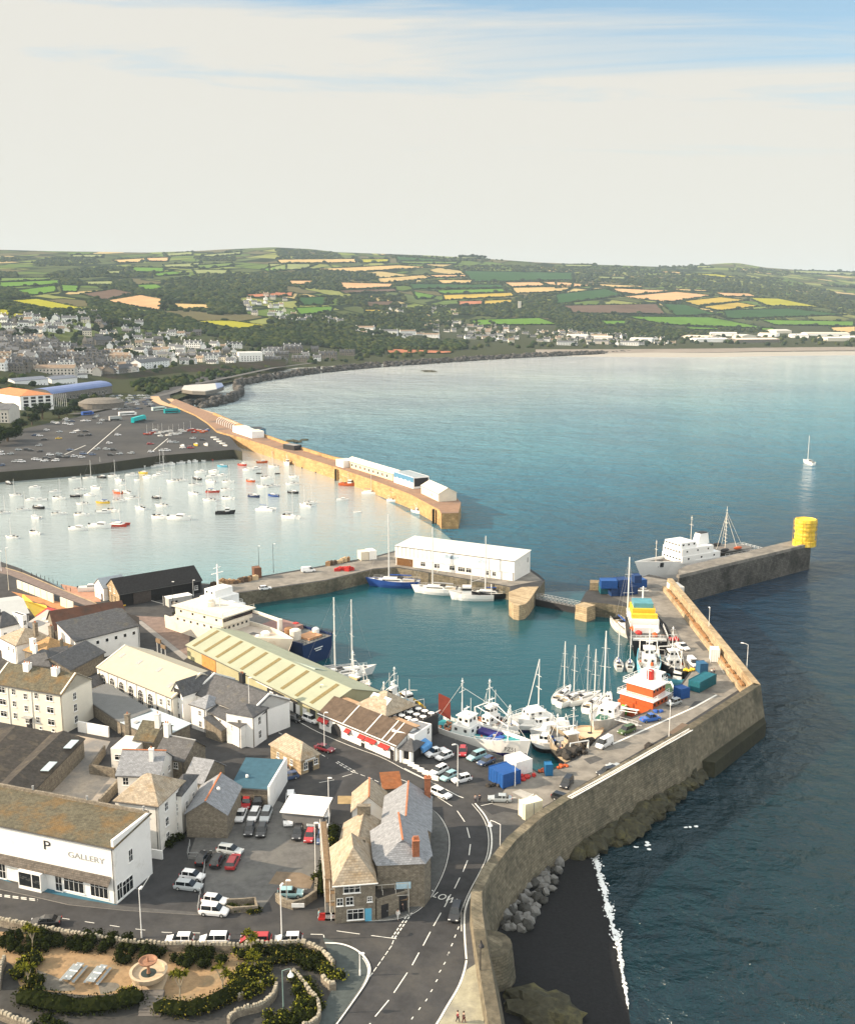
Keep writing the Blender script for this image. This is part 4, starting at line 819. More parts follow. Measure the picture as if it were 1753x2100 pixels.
# upper arm: broad sunlit parapet with a walkway
P_, F_ = [], []
for i, (x, y) in enumerate(armw):
    a = Vector(armw[max(i-1, 0)]); b = Vector(armw[min(i+1, 3)]); d = (b-a).normalized(); r = Vector((d.y, -d.x))
    for o, zz in ((-3.2, 6.9), (-3.1, 8.4), (-1.7, 8.4), (-1.6, 11), (0, 11), (1.2, -3)): P_.append((x+r.x*o, y+r.y*o, zz))
for i in range(3):
    for k in range(5): F_.append((6*i+k, 6*(i+1)+k, 6*(i+1)+k+1, 6*i+k+1))
F_ += [tuple(range(6))[::-1], tuple(18+k for k in range(6))]
tag(MB().add(P_, F_).build('harbour_parapet', granlt), 'broad sunlit stone parapet on the outer arm of the quay', 'wall')
bk = MB()
for i in range(26):
    t = .06+.9*i/26; j = min(int(t*3), 2); f = t*3-j; p = Vector(armw[j])*(1-f)+Vector(armw[j+1])*f; d = (Vector(armw[j+1])-Vector(armw[j])).normalized(); r = Vector((d.y, -d.x))
    q = p-r*2.4; bk.box((q.x, q.y, 8.42), (.4+random.random()*.6, 1.6+random.random()*3, .25+random.random()*.3), atan2(d.y, d.x)-pi/2)
tag(bk.build('rubble', M('rust_stone', (.30, .16, .07), .9, .4, 1.5)), kind='stuff')
# lighthouse arm
back = [(1390, 1168), (1407, 1160), (1489, 1141), (1628, 1107), (1655, 1106)]
arm = [tuple(W(u, v, 9)[:2]) for u, v in [(1392, 1186), (1662, 1120)]+back[::-1]]
m_ = MB().prism(arm, -3, 9, 0, 1)
tag(m_.build('lighthouse_pier', [concrete, M('dark_pier_stone', (.115, .11, .10), .9, .4, .7, .1, pat='brick', psz=1.6, col2=(.03, .03, .028), k2=.45, s2=.1)]), 'long dark stone pier arm reaching out to the yellow wrapped lighthouse', 'pier')
a_, b_ = W(1392, 1186, 9), W(1662, 1120, 9)
MB().wall([a_[:2], b_[:2]], -1.2, 9.004, 10.1).build('parapet', concrete, bpy.data.objects['lighthouse_pier'])
# lower apron ledge outside the corner
led = [tuple(W(u, v, 3.2)[:2]) for u, v in [(1560, 1455), (1570, 1484), (1466, 1566), (1438, 1562), (1424, 1535)]]
tag(MB().prism(led, -3, 3.4).build('apron', weed), 'dark weedy concrete ledge at the foot of the sea wall corner', 'ledge')
# yellow wrapped lighthouse
lh = empty('lighthouse', W(1648, 1118, 9)[:], 0, 'round lighthouse wrapped in yellow sheeting at the pier end', 'lighthouse')
MB().lathe((0, 0, 0), [(4.3, 0), (4.2, .9), (4.25, 1.9), (3.6, 2.1), (3.8, 3.0), (3.65, 3.9), (3.9, 4.0), (3.6, 4.9), (3.75, 5.9), (4.0, 6.1), (3.8, 7.2), (4.05, 8.0), (3.85, 8.9), (4.1, 9.1), (3.9, 10.2), (3.6, 10.3), (3.2, 9.9), (.1, 9.8)], 20).build('wrapping', ywrap, lh)
k = MB()
for z in (2.4, 4.4, 6.6, 8.8):
    for i in range(18): a, b = 2*pi*i/18, 2*pi*(i+1)/18; k.tube((4.35*cos(a), 4.35*sin(a), z), (4.35*cos(b), 4.35*sin(b), z), .07, n=4)
for i in range(9): a = 2*pi*i/9; k.tube((4.35*cos(a), 4.35*sin(a), 0), (4.35*cos(a), 4.35*sin(a), 10.3), .07, n=4)
k.build('scaffold_frame', M('yellow_pole', (.42, .27, .03), .6), lh)
# gate and footbridge at the dock entrance
gt = empty('dock_gate', W(1117, 1225, 4.6)[:], 0, 'dark lattice footbridge on the gate across the dock entrance', 'gate')
a_ = W(1100, 1221, 5.4); b_ = W(1196, 1240, 5.4); o_ = Vector(gt.location); d = (b_-a_); n_ = 12
g = MB().wall([(a_-o_)[:2], (b_-o_)[:2]], 1.6, -7.5, -.1); g.build('gate_leaf', darkm, gt)
g = MB().wall([(a_-o_)[:2], (b_-o_)[:2]], 2.0, .0, .2); g.build('walkway', M('grey_deck', (.12, .12, .12), .8), gt)
k = MB(); dn = d.normalized(); r = Vector((dn.y, -dn.x, 0))
for off in (0, 2.0):
    for i in range(n_+1):
        p = a_-o_+d*i/n_+r*off; p.z = .2; k.tube(p, p+Vector((0, 0, 1.5)), .07, n=4)
        if i < n_: q = a_-o_+d*(i+1)/n_+r*off; q.z = 1.7; k.tube(p, q, .05, n=4); q2 = q.copy(); q2.z = .2; p2 = p.copy(); p2.z = 1.7; k.tube(p2, q2, .05, n=4); k.tube(p2, q, .06, n=4)
k.build('railing', greym, gt)
def px_(pts, z): return [tuple(W(u, v, z)[:2]) for u, v in pts]
# round pier heads
tag(MB().prism(px_([(1043, 1214), (1044, 1232), (1053, 1240), (1064, 1242), (1077, 1239), (1086, 1230), (1104, 1203), (1070, 1204)], 7.3), -2, 7.35).build('stone_roundhead', granlt), 'pale rounded stone pier head on the ferry terminal side of the dock gate', 'pier head')
for (u, v), rr, lb in (((1200, 1240), 3.0, 'square weathered stone pier head below the blue containers'),):
    p = W(u, v, 7.2); tag(MB().lathe((p.x, p.y, -2), [(rr+.5, 0), (rr, 8.7), (rr+.15, 8.75), (rr+.15, 9.15), (0.1, 9.17)], 16 if rr > 4 else 4).build('stone_roundhead', granlt), lb, 'pier head')
# ------------------------------------------------------------------ Albert pier
AP = [(348, 828), (400, 850), (425, 866), (445, 884), (490, 896), (540, 911), (616, 935), (682, 956), (755, 981), (840, 1013), (900, 1045), (905, 1053), (940, 1052), (945, 1030), (925, 1008), (871, 979), (808, 968), (740, 953), (685, 942), (610, 919), (540, 894), (500, 876), (440, 850), (360, 818)]
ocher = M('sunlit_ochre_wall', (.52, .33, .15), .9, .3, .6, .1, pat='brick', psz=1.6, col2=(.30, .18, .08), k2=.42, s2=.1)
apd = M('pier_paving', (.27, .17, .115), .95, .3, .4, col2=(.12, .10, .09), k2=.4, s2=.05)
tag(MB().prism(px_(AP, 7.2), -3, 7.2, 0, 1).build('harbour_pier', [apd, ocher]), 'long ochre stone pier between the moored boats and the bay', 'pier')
pr = bpy.data.objects['harbour_pier']
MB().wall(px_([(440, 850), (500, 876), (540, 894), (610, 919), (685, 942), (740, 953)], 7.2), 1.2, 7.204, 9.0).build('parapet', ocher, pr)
for (u, v) in ((692, 960), (893, 1042)):
    p = W(u, v, 7.2); MB().box((p.x-1, p.y, -2), (1.2, 2.0, 8.6)).build('stair_recess', weed, pr)
apb = [
 ('pavilion', (a5, 200, 290), (a5, 325, 332), 9, 4.4, 0, 'flat', white, M('cream_flat_roof', (.75, .66, .52), .8, .1), 'long white flat roofed pavilion near the root of the ochre pier'),
 ('kiosk', (a5, 310, 300), (a5, 345, 315), 8, 4.6, 0, 'flat', M('blue_boarding', (.10, .2, .28), .7), darkm, 'dark blue kiosk at the end of the white pavilion'),
 ('shelter', (a5, 528, 400), (a5, 600, 412), 6, 3.0, 0, 'flat', darkm, M('grey_felt', (.3, .29, .28), .9), 'dark flat roofed shelter half way along the ochre pier'),
 ('store', (a5, 872, 510), (a5, 920, 524), 7, 3.8, 0, 'flat', offwh, cream, 'square cream store at the near end of the long pier shed'),
 ('pier_shed', (a5, 940, 515), (a5, 1245, 610), 7.5, 3.8, 1.6, 'gable', M('cream_boards', (.70, .56, .40), .8, .15, 1), M('cream_sheet', (.76, .70, .58), .7, .08), 'long low cream shed along the ochre pier'),
 ('blue_white_hut', (a5, 1248, 618), (a5, 1375, 660), 9, 5.6, 0, 'flat', white, M('blue_grey_roof', (.30, .35, .38), .8), 'blue and white two storey sailing hut on the ochre pier'),
 ('stone_store', (a5, 1425, 690), (a5, 1540, 745), 9, 4.0, 2.4, 'gable', cream, M('cream_sheet', (.76, .70, .58), .7, .08), 'cream gabled store at the outer end of the ochre pier')]
AB = [Bld(nm, G(*a_, 7.2), G(*b_, 7.2), dep, he, rise, roof, wl, rf, label=lb, cat='building', base=7.2) for nm, a_, b_, dep, he, rise, roof, wl, rf, lb in apb]
AB[0].grid('f', 1.4, 1, 5, w=1.2, h=1.4); AB[4].grid('f', 1.0, 1, 9, w=1.6, h=1.6, style='plain'); AB[5].grid('f', 3.4, 1, 4, w=1.2, h=1.2, style='plain'); AB[6].win('f', .6, 1.2, 1.2, 1.2)
AB[5].part('blue_band', MB().bx(-.05, AB[5].L+.05, -.08, -.02, 3.0, 5.6), M('blue_boards', (.08, .22, .36), .7)); AB[5].part('dark_front', MB().bx(AB[5].L+.02, AB[5].L+.06, .5, 8.5, 1, 5.2), darkm)
AB[5].grid('f', 3.5, 1, 4, w=1.3, h=1.3, style='plain')
# pergola-like ribs at the pier root
rb = empty('curved_ribs', G(a5, 130, 240, 7.2)[:], 0, 'row of white curved ribs beside the white pier pavilion', 'structure ribs')
for i in range(9):
    p = G(a5, 95+i*13, 235+i*5, 7.2)-Vector(rb.location); k = MB(); q = Vector((p.x, p.y, 0)); k.path([q, q+Vector((.5, 0, 3.2)), q+Vector((2.0, 0, 4.6)), q+Vector((4.5, 0, 5.0))], .22, m=0); k.build('rib', white, rb)
# ------------------------------------------------------------------ rocks, beach, foreshore
def rock(c, r, seed=0, fl=.65, sub=1):
    rnd = random.Random(seed); P, F = ico(sub)
    sx, sy, sz = r*(.8+rnd.random()*.5), r*(.7+rnd.random()*.4), r*fl*(.8+rnd.random()*.5); rz = rnd.random()*pi
    mb = MB(); V = []
    for x, y, z in P:
        k = .78+.4*rnd.random(); x, y, z = x*sx*k, y*sy*k, z*sz*k
        V.append((c[0]+x*cos(rz)-y*sin(rz), c[1]+x*sin(rz)+y*cos(rz), c[2]+z))
    return V, F
def ico(sub=0):
    t = (1+sqrt(5))/2; V = [(-1, t, 0), (1, t, 0), (-1, -t, 0), (1, -t, 0), (0, -1, t), (0, 1, t), (0, -1, -t), (0, 1, -t), (t, 0, -1), (t, 0, 1), (-t, 0, -1), (-t, 0, 1)]
    F = [(0, 11, 5), (0, 5, 1), (0, 1, 7), (0, 7, 10), (0, 10, 11), (1, 5, 9), (5, 11, 4), (11, 10, 2), (10, 7, 6), (7, 1, 8), (3, 9, 4), (3, 4, 2), (3, 2, 6), (3, 6, 8), (3, 8, 9), (4, 9, 5), (2, 4, 11), (6, 2, 10), (8, 6, 7), (9, 8, 1)]
    nrm = lambda p: tuple(q/sqrt(sum(a*a for a in p)) for q in p)
    V = [nrm(v) for v in V]
    for _ in range(sub):
        cache = {}; nf = []
        def mid(a, b):
            k = (min(a, b), max(a, b))
            if k not in cache: cache[k] = len(V); V.append(nrm(tuple((V[a][i]+V[b][i])/2 for i in range(3))))
            return cache[k]
        for a, b, c in F: x, y, z = mid(a, b), mid(b, c), mid(c, a); nf += [(a, x, z), (b, y, x), (c, z, y), (x, y, z)]
        F = nf
    return V, F
ICO0, ICO1 = ico(0), ico(1)
rockm = M('boulder_stone', (.19, .19, .185), .85, .4, 1.2, .1, col2=(.12, .12, .11), k2=.45, s2=.5)
rockd2 = M('dark_boulder', (.06, .06, .056), .9, .4, 1.2, .1)
rockd = M('dark_weed_rock', (.05, .048, .03), .8, .5, 1.0, .15, col2=(.12, .11, .045), k2=.4, s2=.25)
def inpoly(x, y, P):
    c = False; n = len(P); j = n-1
    for i in range(n):
        if (P[i][1] > y) != (P[j][1] > y) and x < (P[j][0]-P[i][0])*(y-P[i][1])/(P[j][1]-P[i][1])+P[i][0]: c = not c
        j = i
    return c
def scatter(poly, n, seed=1, mind=0):
    rnd = random.Random(seed); xs = [p[0] for p in poly]; ys = [p[1] for p in poly]; out = []; tries = 0
    while len(out) < n and tries < n*60:
        tries += 1; x = rnd.uniform(min(xs), max(xs)); y = rnd.uniform(min(ys), max(ys))
        if inpoly(x, y, poly) and (not mind or all((x-a)**2+(y-b)**2 > mind*mind for a, b in out)): out.append((x, y))
    return out
# beach: dark wet sand sloping into the sea
bch = [(1010, 1830), (1060, 1790), (1110, 1745), (1195, 1742), (1212, 1742), (1228, 1800), (1240, 1860), (1262, 1950), (1276, 2030), (1290, 2110), (1300, 2200), (1030, 2200), (1000, 1950), (985, 1860)]
sandm = M('wet_dark_sand', (.010, .0105, .012), .85, .5, 2.2, .05, spec=.3)
bl = [(u, v) for u, v in bch]
mb = MB(); nu, nv = 16, 26; V = []
for j in range(nv+1):
    v = 1735+(2200-1735)*j/nv; ur = float(np.interp(v, [1742, 1800, 1860, 1950, 2030, 2110, 2200], [1216, 1232, 1246, 1268, 1282, 1296, 1310]))+1.5*sin(v*.3)
    ul = float(np.interp(v, [1735, 1780, 1840, 1900, 2200], [1100, 1040, 975, 990, 1040]))
    for i in range(nu+1):
        t = i/nu; u = ul*(1-t)+(ur+14)*t; V.append(W(u, v, (1-t)**.8*2.6*.5-.15*t+.02)[:])
F = [(j*(nu+1)+i, (j+1)*(nu+1)+i, (j+1)*(nu+1)+i+1, j*(nu+1)+i+1) for j in range(nv) for i in range(nu)]
mb.add(V, F).build('beach', sandm, kind='structure', smooth=True)
# breaking wave at the edge of the beach
foam = M('sea_foam', (.82, .86, .88), .8, .1, 3)
rnd = random.Random(4); P_ = []
for i in range(64):
    v = 1742+i*5.2; u = float(np.interp(v, [1742, 1800, 1860, 1950, 2030, 2110], [1212, 1230, 1244, 1268, 1281, 1296])); k_ = 1 if v < 1960 else .45
    wdt = (2.2+rnd.random()*5+3*sin(i*.6))*k_*(1.0 if v < 2030 else .5)
    P_.append((u, v, wdt))
fm = MB(); V = []
for u, v, wd in P_: u += 1.6*sin(v*.09)+rnd.uniform(-1.2, 1.2); V += [W(u-wd*.4, v, .12)[:], W(u+wd*.5, v, .32)[:], W(u+wd, v, .08)[:]]
fm.add(V, [(3*i+k, 3*i+k+1, 3*i+k+4, 3*i+k+3)[::-1] for i in range(len(P_)-1) for k in (0, 1) if rnd.random() > (.06 if i < 34 else .45)])
for _ in range(900):
    i = int(rnd.random()**1.5*62); u, v, wd = P_[i]; p = W(u+rnd.gauss(wd*.5, wd*.8), v+rnd.uniform(-4, 4), .14); r_ = rnd.uniform(.05, .22); a_ = rnd.random()*6
    fm.add([(p.x+r_*cos(a_+k*1.26), p.y+1.5*r_*sin(a_+k*1.26), .15+.1*rnd.random()) for k in range(5)], [(0, 1, 2, 3, 4)])
tag(fm.build('surf', foam, smooth=True), kind='stuff')
fm = MB()
for u, v in [(1385, 1498), (1395, 1503), (1392, 1510), (1352, 1540), (1330, 1650), (1345, 1645), (1358, 1652), (1412, 1690), (1310, 1730), (1318, 1735), (1285, 1690), (1240, 1690), (1225, 1712)]:
    p = W(u, v, .15)
    for k in range(3): q = (p.x+rnd.uniform(-1.6, 1.6), p.y+rnd.uniform(-1.2, 1.2), .12); V_, F_ = rock(q, .2+rnd.random()*.3, rnd.random(), .15); fm.add(V_, F_)
tag(fm.build('surf', foam), kind='stuff')
# weedy rocks below the wall (uncountable) and the armour boulders (each a thing)
wr = MB()
for x, y in scatter([(1120, 1742), (1160, 1690), (1240, 1640), (1330, 1585), (1400, 1540), (1450, 1556), (1425, 1600), (1340, 1680), (1265, 1728), (1205, 1748), (1130, 1760)], 620, 5):
    p = W(x, y, .5); V_, F_ = rock((p.x, p.y, .1+rnd.random()*1.3), .8+rnd.random()*1.9, rnd.random(), .6); wr.add(V_, F_)
tag(wr.build('seaweed_rocks', rockd, smooth=False), kind='stuff')
BLD = scatter([(1022, 1880), (1050, 1830), (1085, 1790), (1120, 1757), (1150, 1772), (1145, 1805), (1115, 1850), (1085, 1905), (1050, 1912), (1030, 1900)], 74, 8, 10)
BLD.sort(key=lambda p: p[1])
for i, (u, v) in enumerate(BLD):
    p = W(u, v, 1.0); V_, F_ = rock((0, 0, 0), 0.7+rnd.random()*.7, i*3+1, .75, 0)
    tone = random.choice(('angular grey', 'rounded grey', 'pale squarish', 'long dark'))
    o = MB().add(V_, F_).build('boulder', rockm if i % 3 else rockd2, None, tone+' armour boulder at the foot of the sea wall', 'boulder', 'armour boulders below the sea wall', loc=(p.x, p.y, .9+rnd.random()*.7))
# round bastion base and rock stack in the sand at the bottom
p = W(1016, 1955, 5); tag(MB().lathe((p.x-1, p.y, -2), [(4.4, 0), (3.4, 8.6), (.1, 8.7)], 18).build('bastion', granite), 'rounded stone bastion of the sea wall above the boulders', 'bastion')
V_, F_ = rock((0, 0, 0), 5.2, 77, .55, 2); p = W(1115, 2075, 1); tag(MB().add(V_, F_).build('rock_outcrop', rockd, loc=(p.x, p.y, .6)), 'large weedy rock standing in the dark sand near the bottom edge', 'rock')
for (u, v), sz in (((880, 762), 9), ((868, 761), 5), ((892, 763), 5), ((600, 905), 5), ((612, 907), 4), ((625, 903), 3)):
    V_, F_ = rock((0, 0, 0), sz, sz+u, .25, 1); p = W(u, v, 0); tag(MB().add(V_, F_).build('reef', rockd, loc=(p.x, p.y, .2)), 'low dark reef breaking the surface of the bay', 'rock', 'reefs in the bay')
# ------------------------------------------------------------------ road surfaces, kerbs, markings
pave = M('pavement', (.085, .085, .085), .9, .25, 1.0, .01); kerbm = M('kerb_stone', (.30, .29, .27), .9, .2, 1.5)
def strip(mb, pts, w, z):
    pts = [Vector(p[:2]) for p in pts]; P = []
    for i, p in enumerate(pts):
        a = pts[max(i-1, 0)]; b = pts[min(i+1, len(pts)-1)]; d = (b-a).normalized(); r = Vector((d.y, -d.x))*w/2
        P += [(p.x-r.x, p.y-r.y, z), (p.x+r.x, p.y+r.y, z)]
    mb.add(P, [(2*i, 2*i+1, 2*i+3, 2*i+2) for i in range(len(pts)-1)])
def smooth(pts, k=3):
    for _ in range(k):
        q = [pts[0]]
        for a, b in zip(pts, pts[1:]): q += [tuple(a[i]*.75+b[i]*.25 for i in (0, 1)), tuple(a[i]*.25+b[i]*.75 for i in (0, 1))]
        pts = q+[pts[-1]]
    return pts
def gl(f, pts, k=2): return [tuple(G(f, *p)[:2]) for p in (smooth(pts, k) if k else pts)]
def dashes(mb, pts, on, off, w, z):
    L = 0; acc = []
    for a, b in zip(pts, pts[1:]):
        a, b = Vector(a), Vector(b); l = (b-a).length; t = 0
        while t < l:
            ph = (L+t) % (on+off); step = min((on-ph) if ph < on else (on+off-ph), l-t)+1e-4
            if ph < on: strip(mb, [a+(b-a)*(t/l), a+(b-a)*min(1, (t+step)/l)], w, z)
            t += step
        L += l
def kerbed(name, poly, z=.12, m=None):
    return tag(MB().prism(poly, 6.99, 7+z, 0, 1).build(name, [m or pave, kerbm]), kind='structure')
kc = smooth([(1070, 410), (1180, 500), (1245, 620), (1262, 720), (1250, 850), (1212, 985), (1150, 1115), (1085, 1225), (1005, 1310), (900, 1370), (760, 1402), (560, 1412), (330, 1405), (200, 1400)], 2)
kerbed('pavement', [tuple(G(b6, *p)[:2]) for p in kc+[(180, 1200), (300, 900), (420, 500), (760, 430)]], .12, M('pub_pavement', (.10, .105, .105), .9, .3, 1.2))
rk = smooth([(1490, 400), (1600, 530), (1640, 690), (1625, 850), (1562, 985), (1452, 1185), (1400, 1325), (1396, 1450), (1402, 1600), (1415, 1753)], 2)
rk2 = smooth([(1600, 500), (1585, 580), (1545, 690), (1470, 810), (1400, 935), (1350, 1000)], 2)
P_ = [tuple(G(b6, *p)[:2]) for p in rk]+[tuple(G(b8, *p)[:2]) for p in rk2]
W_ = [Vector(p) for p in seaw]
rg = [(p.x-1.8, p.y) for p in (Vector(q) for q in [seaw[1], seaw[2], seaw[3], seaw[4], seaw[5], seaw[6], seaw[7], seaw[8], seaw[9]])]
kerbed('pavement', P_+rg+[tuple(G(b6, 1740, 470)[:2]), tuple(G(b6, 1640, 500)[:2])], .12, pave)
sheet('pavement', [b8(1600, 560), b8(1690, 500), b8(1740, 600), b8(1760, 1000), b8(1400, 1000), b8(1410, 930), b8(1480, 810), b8(1550, 690)], 7.135, M('pale_paving', (.36, .34, .25), .9, .25, .8, col2=(.24, .23, .19), k2=.45, s2=.3))
mk = MB(); Z = 7.02
strip(mk, [tuple(G(b6, *p)[:2]) for p in rk], .28, 7.14); strip(mk, [tuple(G(b8, *p)[:2]) for p in rk2], .3, 7.15)
strip(mk, [tuple(G(b6, p[0]-26, p[1])[:2]) for p in rk[:-8]], .12, Z)
strip(mk, [tuple(G(b6, p[0]+10, p[1]+6)[:2]) for p in kc], .12, Z)
for a, b in [((1165, 340), (1290, 420)), ((1335, 460), (1400, 555)), ((1420, 605), (1443, 695)), ((1450, 750), (1438, 845)), ((1425, 890), (1385, 990)), ((1358, 1040), (1312, 1135)), ((1280, 1185), (1225, 1295)), ((1195, 1345), (1130, 1460)), ((1103, 1510), (1040, 1630)), ((1005, 1690), (945, 1800))]:
    strip(mk, [G(b6, *a), G(b6, *b)], .16, Z)
for a, b in [((1190, 580), (1097, 720)), ((1062, 770), (967, 885)), ((935, 930), (880, 1000))]: strip(mk, [G(b8, *a), G(b8, *b)], .16, Z)
for x, y in ((1345, 1480), (1318, 1550), (1290, 1625), (1260, 1700)): strip(mk, [G(b6, x+6, y-16), G(b6, x-6, y+10)], .16, Z)
for x, y in ((1475, 450), (1448, 515), (1417, 570), (1393, 636), (1358, 705), (1322, 770), (1275, 830), (1225, 895)): strip(mk, [G(b8, x+6, y-9), G(b8, x-6, y+9)], .14, Z)
dashes(mk, gl(b8, [(1222, 165), (1100, 345)], 0), .7, .35, .22, Z); dashes(mk, gl(b8, [(1200, 165), (1082, 340)], 0), .7, .35, .22, Z)
dashes(mk, gl(b8, [(1095, 355), (1080, 395), (1000, 510), (900, 650), (690, 945)], 0), 1.0, .35, .13, Z)
dashes(mk, gl(b6, [(285, 40), (440, 130)], 0), .9, .4, .2, Z); dashes(mk, gl(b6, [(300, 32), (455, 120)], 0), .9, .4, .2, Z)
for a, b in [((700, 290), (860, 312)), ((940, 322), (1115, 345)), ((520, 313), (605, 315))]: strip(mk, [G(b8, *a), G(b8, *b)], .14, Z)
strip(mk, gl(b8, [(610, 318), (620, 375), (640, 378)], 0), .12, Z)
isl = smooth([(620, 378), (740, 382), (850, 430), (915, 500), (935, 570), (905, 650), (825, 765), (700, 940), (640, 1010)], 2)
strip(mk, [tuple(G(b8, *p)[:2]) for p in isl], .32, 7.14)
strip(mk, [tuple(G(b8, p[0]-12, p[1]+8)[:2]) for p in isl[12:]], .12, 7.14)
for a, b in [((140, 215), (270, 192)), ((340, 165), (425, 140))]: strip(mk, [G(b6, *a), G(b6, *b)], .14, Z)
dashes(mk, gl(b3, [(320, 635), (560, 745), (720, 835), (800, 880)], 0), 1.2, 1.0, .18, Z)
dashes(mk, gl(b3, [(1020, 1000), (1160, 1050), (1330, 1130)], 0), 1.2, .7, .14, Z)
dashes(mk, gl(b3, [(1350, 1035), (1500, 1090)], 0), 4, 1, .15, Z)
strip(mk, gl(b3, [(270, 420), (420, 500), (560, 570), (720, 660), (1030, 790), (1270, 870), (1500, 1000), (1760, 1115)], 2), .16, Z)
strip(mk, gl(b2, [(0, 830), (200, 930), (400, 1035), (440, 1050)], 0), .2, Z)
for t in (.02, .04): dashes(mk, gl(b7, [(-200, 10+t*500), (0, 28+t*500), (265, 62+t*500)], 0), 1.0, .45, .22, Z)
dashes(mk, gl(b7, [(420, 200), (900, 272), (1140, 300), (1400, 305)], 0), 1.6, 2.6, .12, Z)
for pts in ([(1135, 1415), (1225, 1438), (1315, 1292), (1240, 1278)],): strip(mk, gl(b4, pts, 0), .18, Z)
for i in range(5): dashes(mk, gl(c6, [(200+i*0, 800-i*0), (210, 800)], 0), 1, 1, .1, Z)
strip(mk, gl(c6, [(170, 770), (350, 690), (900, 440), (1100, 330)], 0), .5, Z); strip(mk, gl(c6, [(0, 1090), (160, 1010), (420, 880)], 0), .22, Z)
strip(mk, gl(b2, [(870, 1078), (960, 1020)], 0), .2, Z); strip(mk, gl(b2, [(570, 1108), (660, 1088)], 0), .14, Z); strip(mk, gl(b2, [(700, 1062), (830, 1045)], 0), .14, Z)
tag(mk.build('road_markings', linew), kind='structure')
# worn pale patches of concrete on the quay, patchwork repairs
pt = M('pale_concrete_patch', (.40, .39, .36), .9, .2, .8); dkp = M('dark_patch', (.09, .09, .09), .9, .25, .8)
for f, pts, m in [(b2, [(800, 1005), (860, 985), (965, 1025), (900, 1060)], pt), (c3, [(985, 1310), (1030, 1300), (1085, 1395), (1040, 1400)], pt), (c3, [(740, 1070), (790, 1065), (885, 1155), (830, 1165)], dkp), (c3, [(640, 1800), (740, 1690), (820, 1685), (720, 1760)], dkp),
                  (c6, [(680, 660), (800, 572), (860, 590), (740, 680)], M('brown_patch', (.16, .12, .09), .9)), (b2, [(1330, 760), (1420, 735), (1480, 760), (1380, 800)], dkp)]:
    sheet('quay', [f(*p) for p in pts], 7.018, m)
sheet('parking_ground', [b5(245, 520), b5(420, 440), b5(560, 170), b5(960, 230), b5(1420, 420), b5(1290, 880), b5(1200, 1000), b5(930, 1010), b5(800, 1180), b5(300, 1190), b5(330, 740), b5(170, 730)], 7.008, M('worn_tarmac', (.125, .125, .123), .95, .3, .9, col2=(.16, .16, .15), k2=.42, s2=.12))
sheet('parking_ground', [b5(870, 945), b5(940, 840), b5(1150, 850), b5(1270, 900), b5(1230, 990), b5(1000, 960)], 7.014, M('sunlit_ground', (.20, .155, .11), .95, .3, .7))  # patch of sunlight painted as a warmer ground colour
sheet('pavement', [b4(-100, 1250), b4(150, 1400), b4(320, 1440), b4(520, 1410), b4(1020, 1568), b4(1000, 1575), b4(500, 1480), b4(-100, 1340)], 7.03, M('blue_forecourt', (.045, .15, .22), .8, .2, 1))
kerbed('pavement', [tuple(G(b4, *p)[:2]) for p in [(-300, 1290), (0, 1350), (500, 1490), (1020, 1575), (1140, 1590), (1753, 1640), (1753, 1660), (1100, 1620), (600, 1570), (300, 1500), (-300, 1370)]], .1)
# SLOW painted on the road
cx = G(b6, 1196, 1206, 7.142); ex = G(b6, 1264, 1230, 7.142); dd = ex-cx
sl = text('S LOW', 2.3, None, cx, (0, 0, atan2(dd.y, dd.x)), linew, .002, 'road_markings', xs=.72); sl['kind'] = 'structure'
# ------------------------------------------------------------------ cars
CARM = {}
def paint(c):
    tab = dict(white=(.86, .87, .88), silver=(.42, .46, .48), black=(.018, .019, .022), red=(.42, .025, .03), blue=(.06, .10, .20), teal=(.30, .50, .54), green=(.06, .11, .03), maroon=(.16, .02, .03), grey=(.16, .17, .18), yellow=(.75, .50, .06), brightblue=(.03, .14, .50), cyan=(.02, .42, .50), orange=(.7, .2, .04))
    return M('car_paint_'+c, tab[c], .28, .03, 2, coat=.6, spec=.5)
TYPES = {  # length, width, height, bonnet end, windscreen top, roof end, tail foot, belt height
 'hatch': (4.1, 1.75, 1.48, 1.05, 1.75, 3.6, 4.02, .90), 'estate': (4.6, 1.8, 1.5, 1.2, 1.95, 4.2, 4.5, .92), 'suv': (4.5, 1.85, 1.72, 1.1, 1.7, 4.15, 4.42, 1.02), 'saloon': (4.5, 1.78, 1.42, 1.25, 2.0, 3.4, 3.95, .90), 'van': (4.9, 1.9, 2.0, .75, 1.45, 4.82, 4.88, 1.1), 'pickup': (5.0, 1.85, 1.75, 1.2, 1.8, 3.0, 3.25, 1.0)}
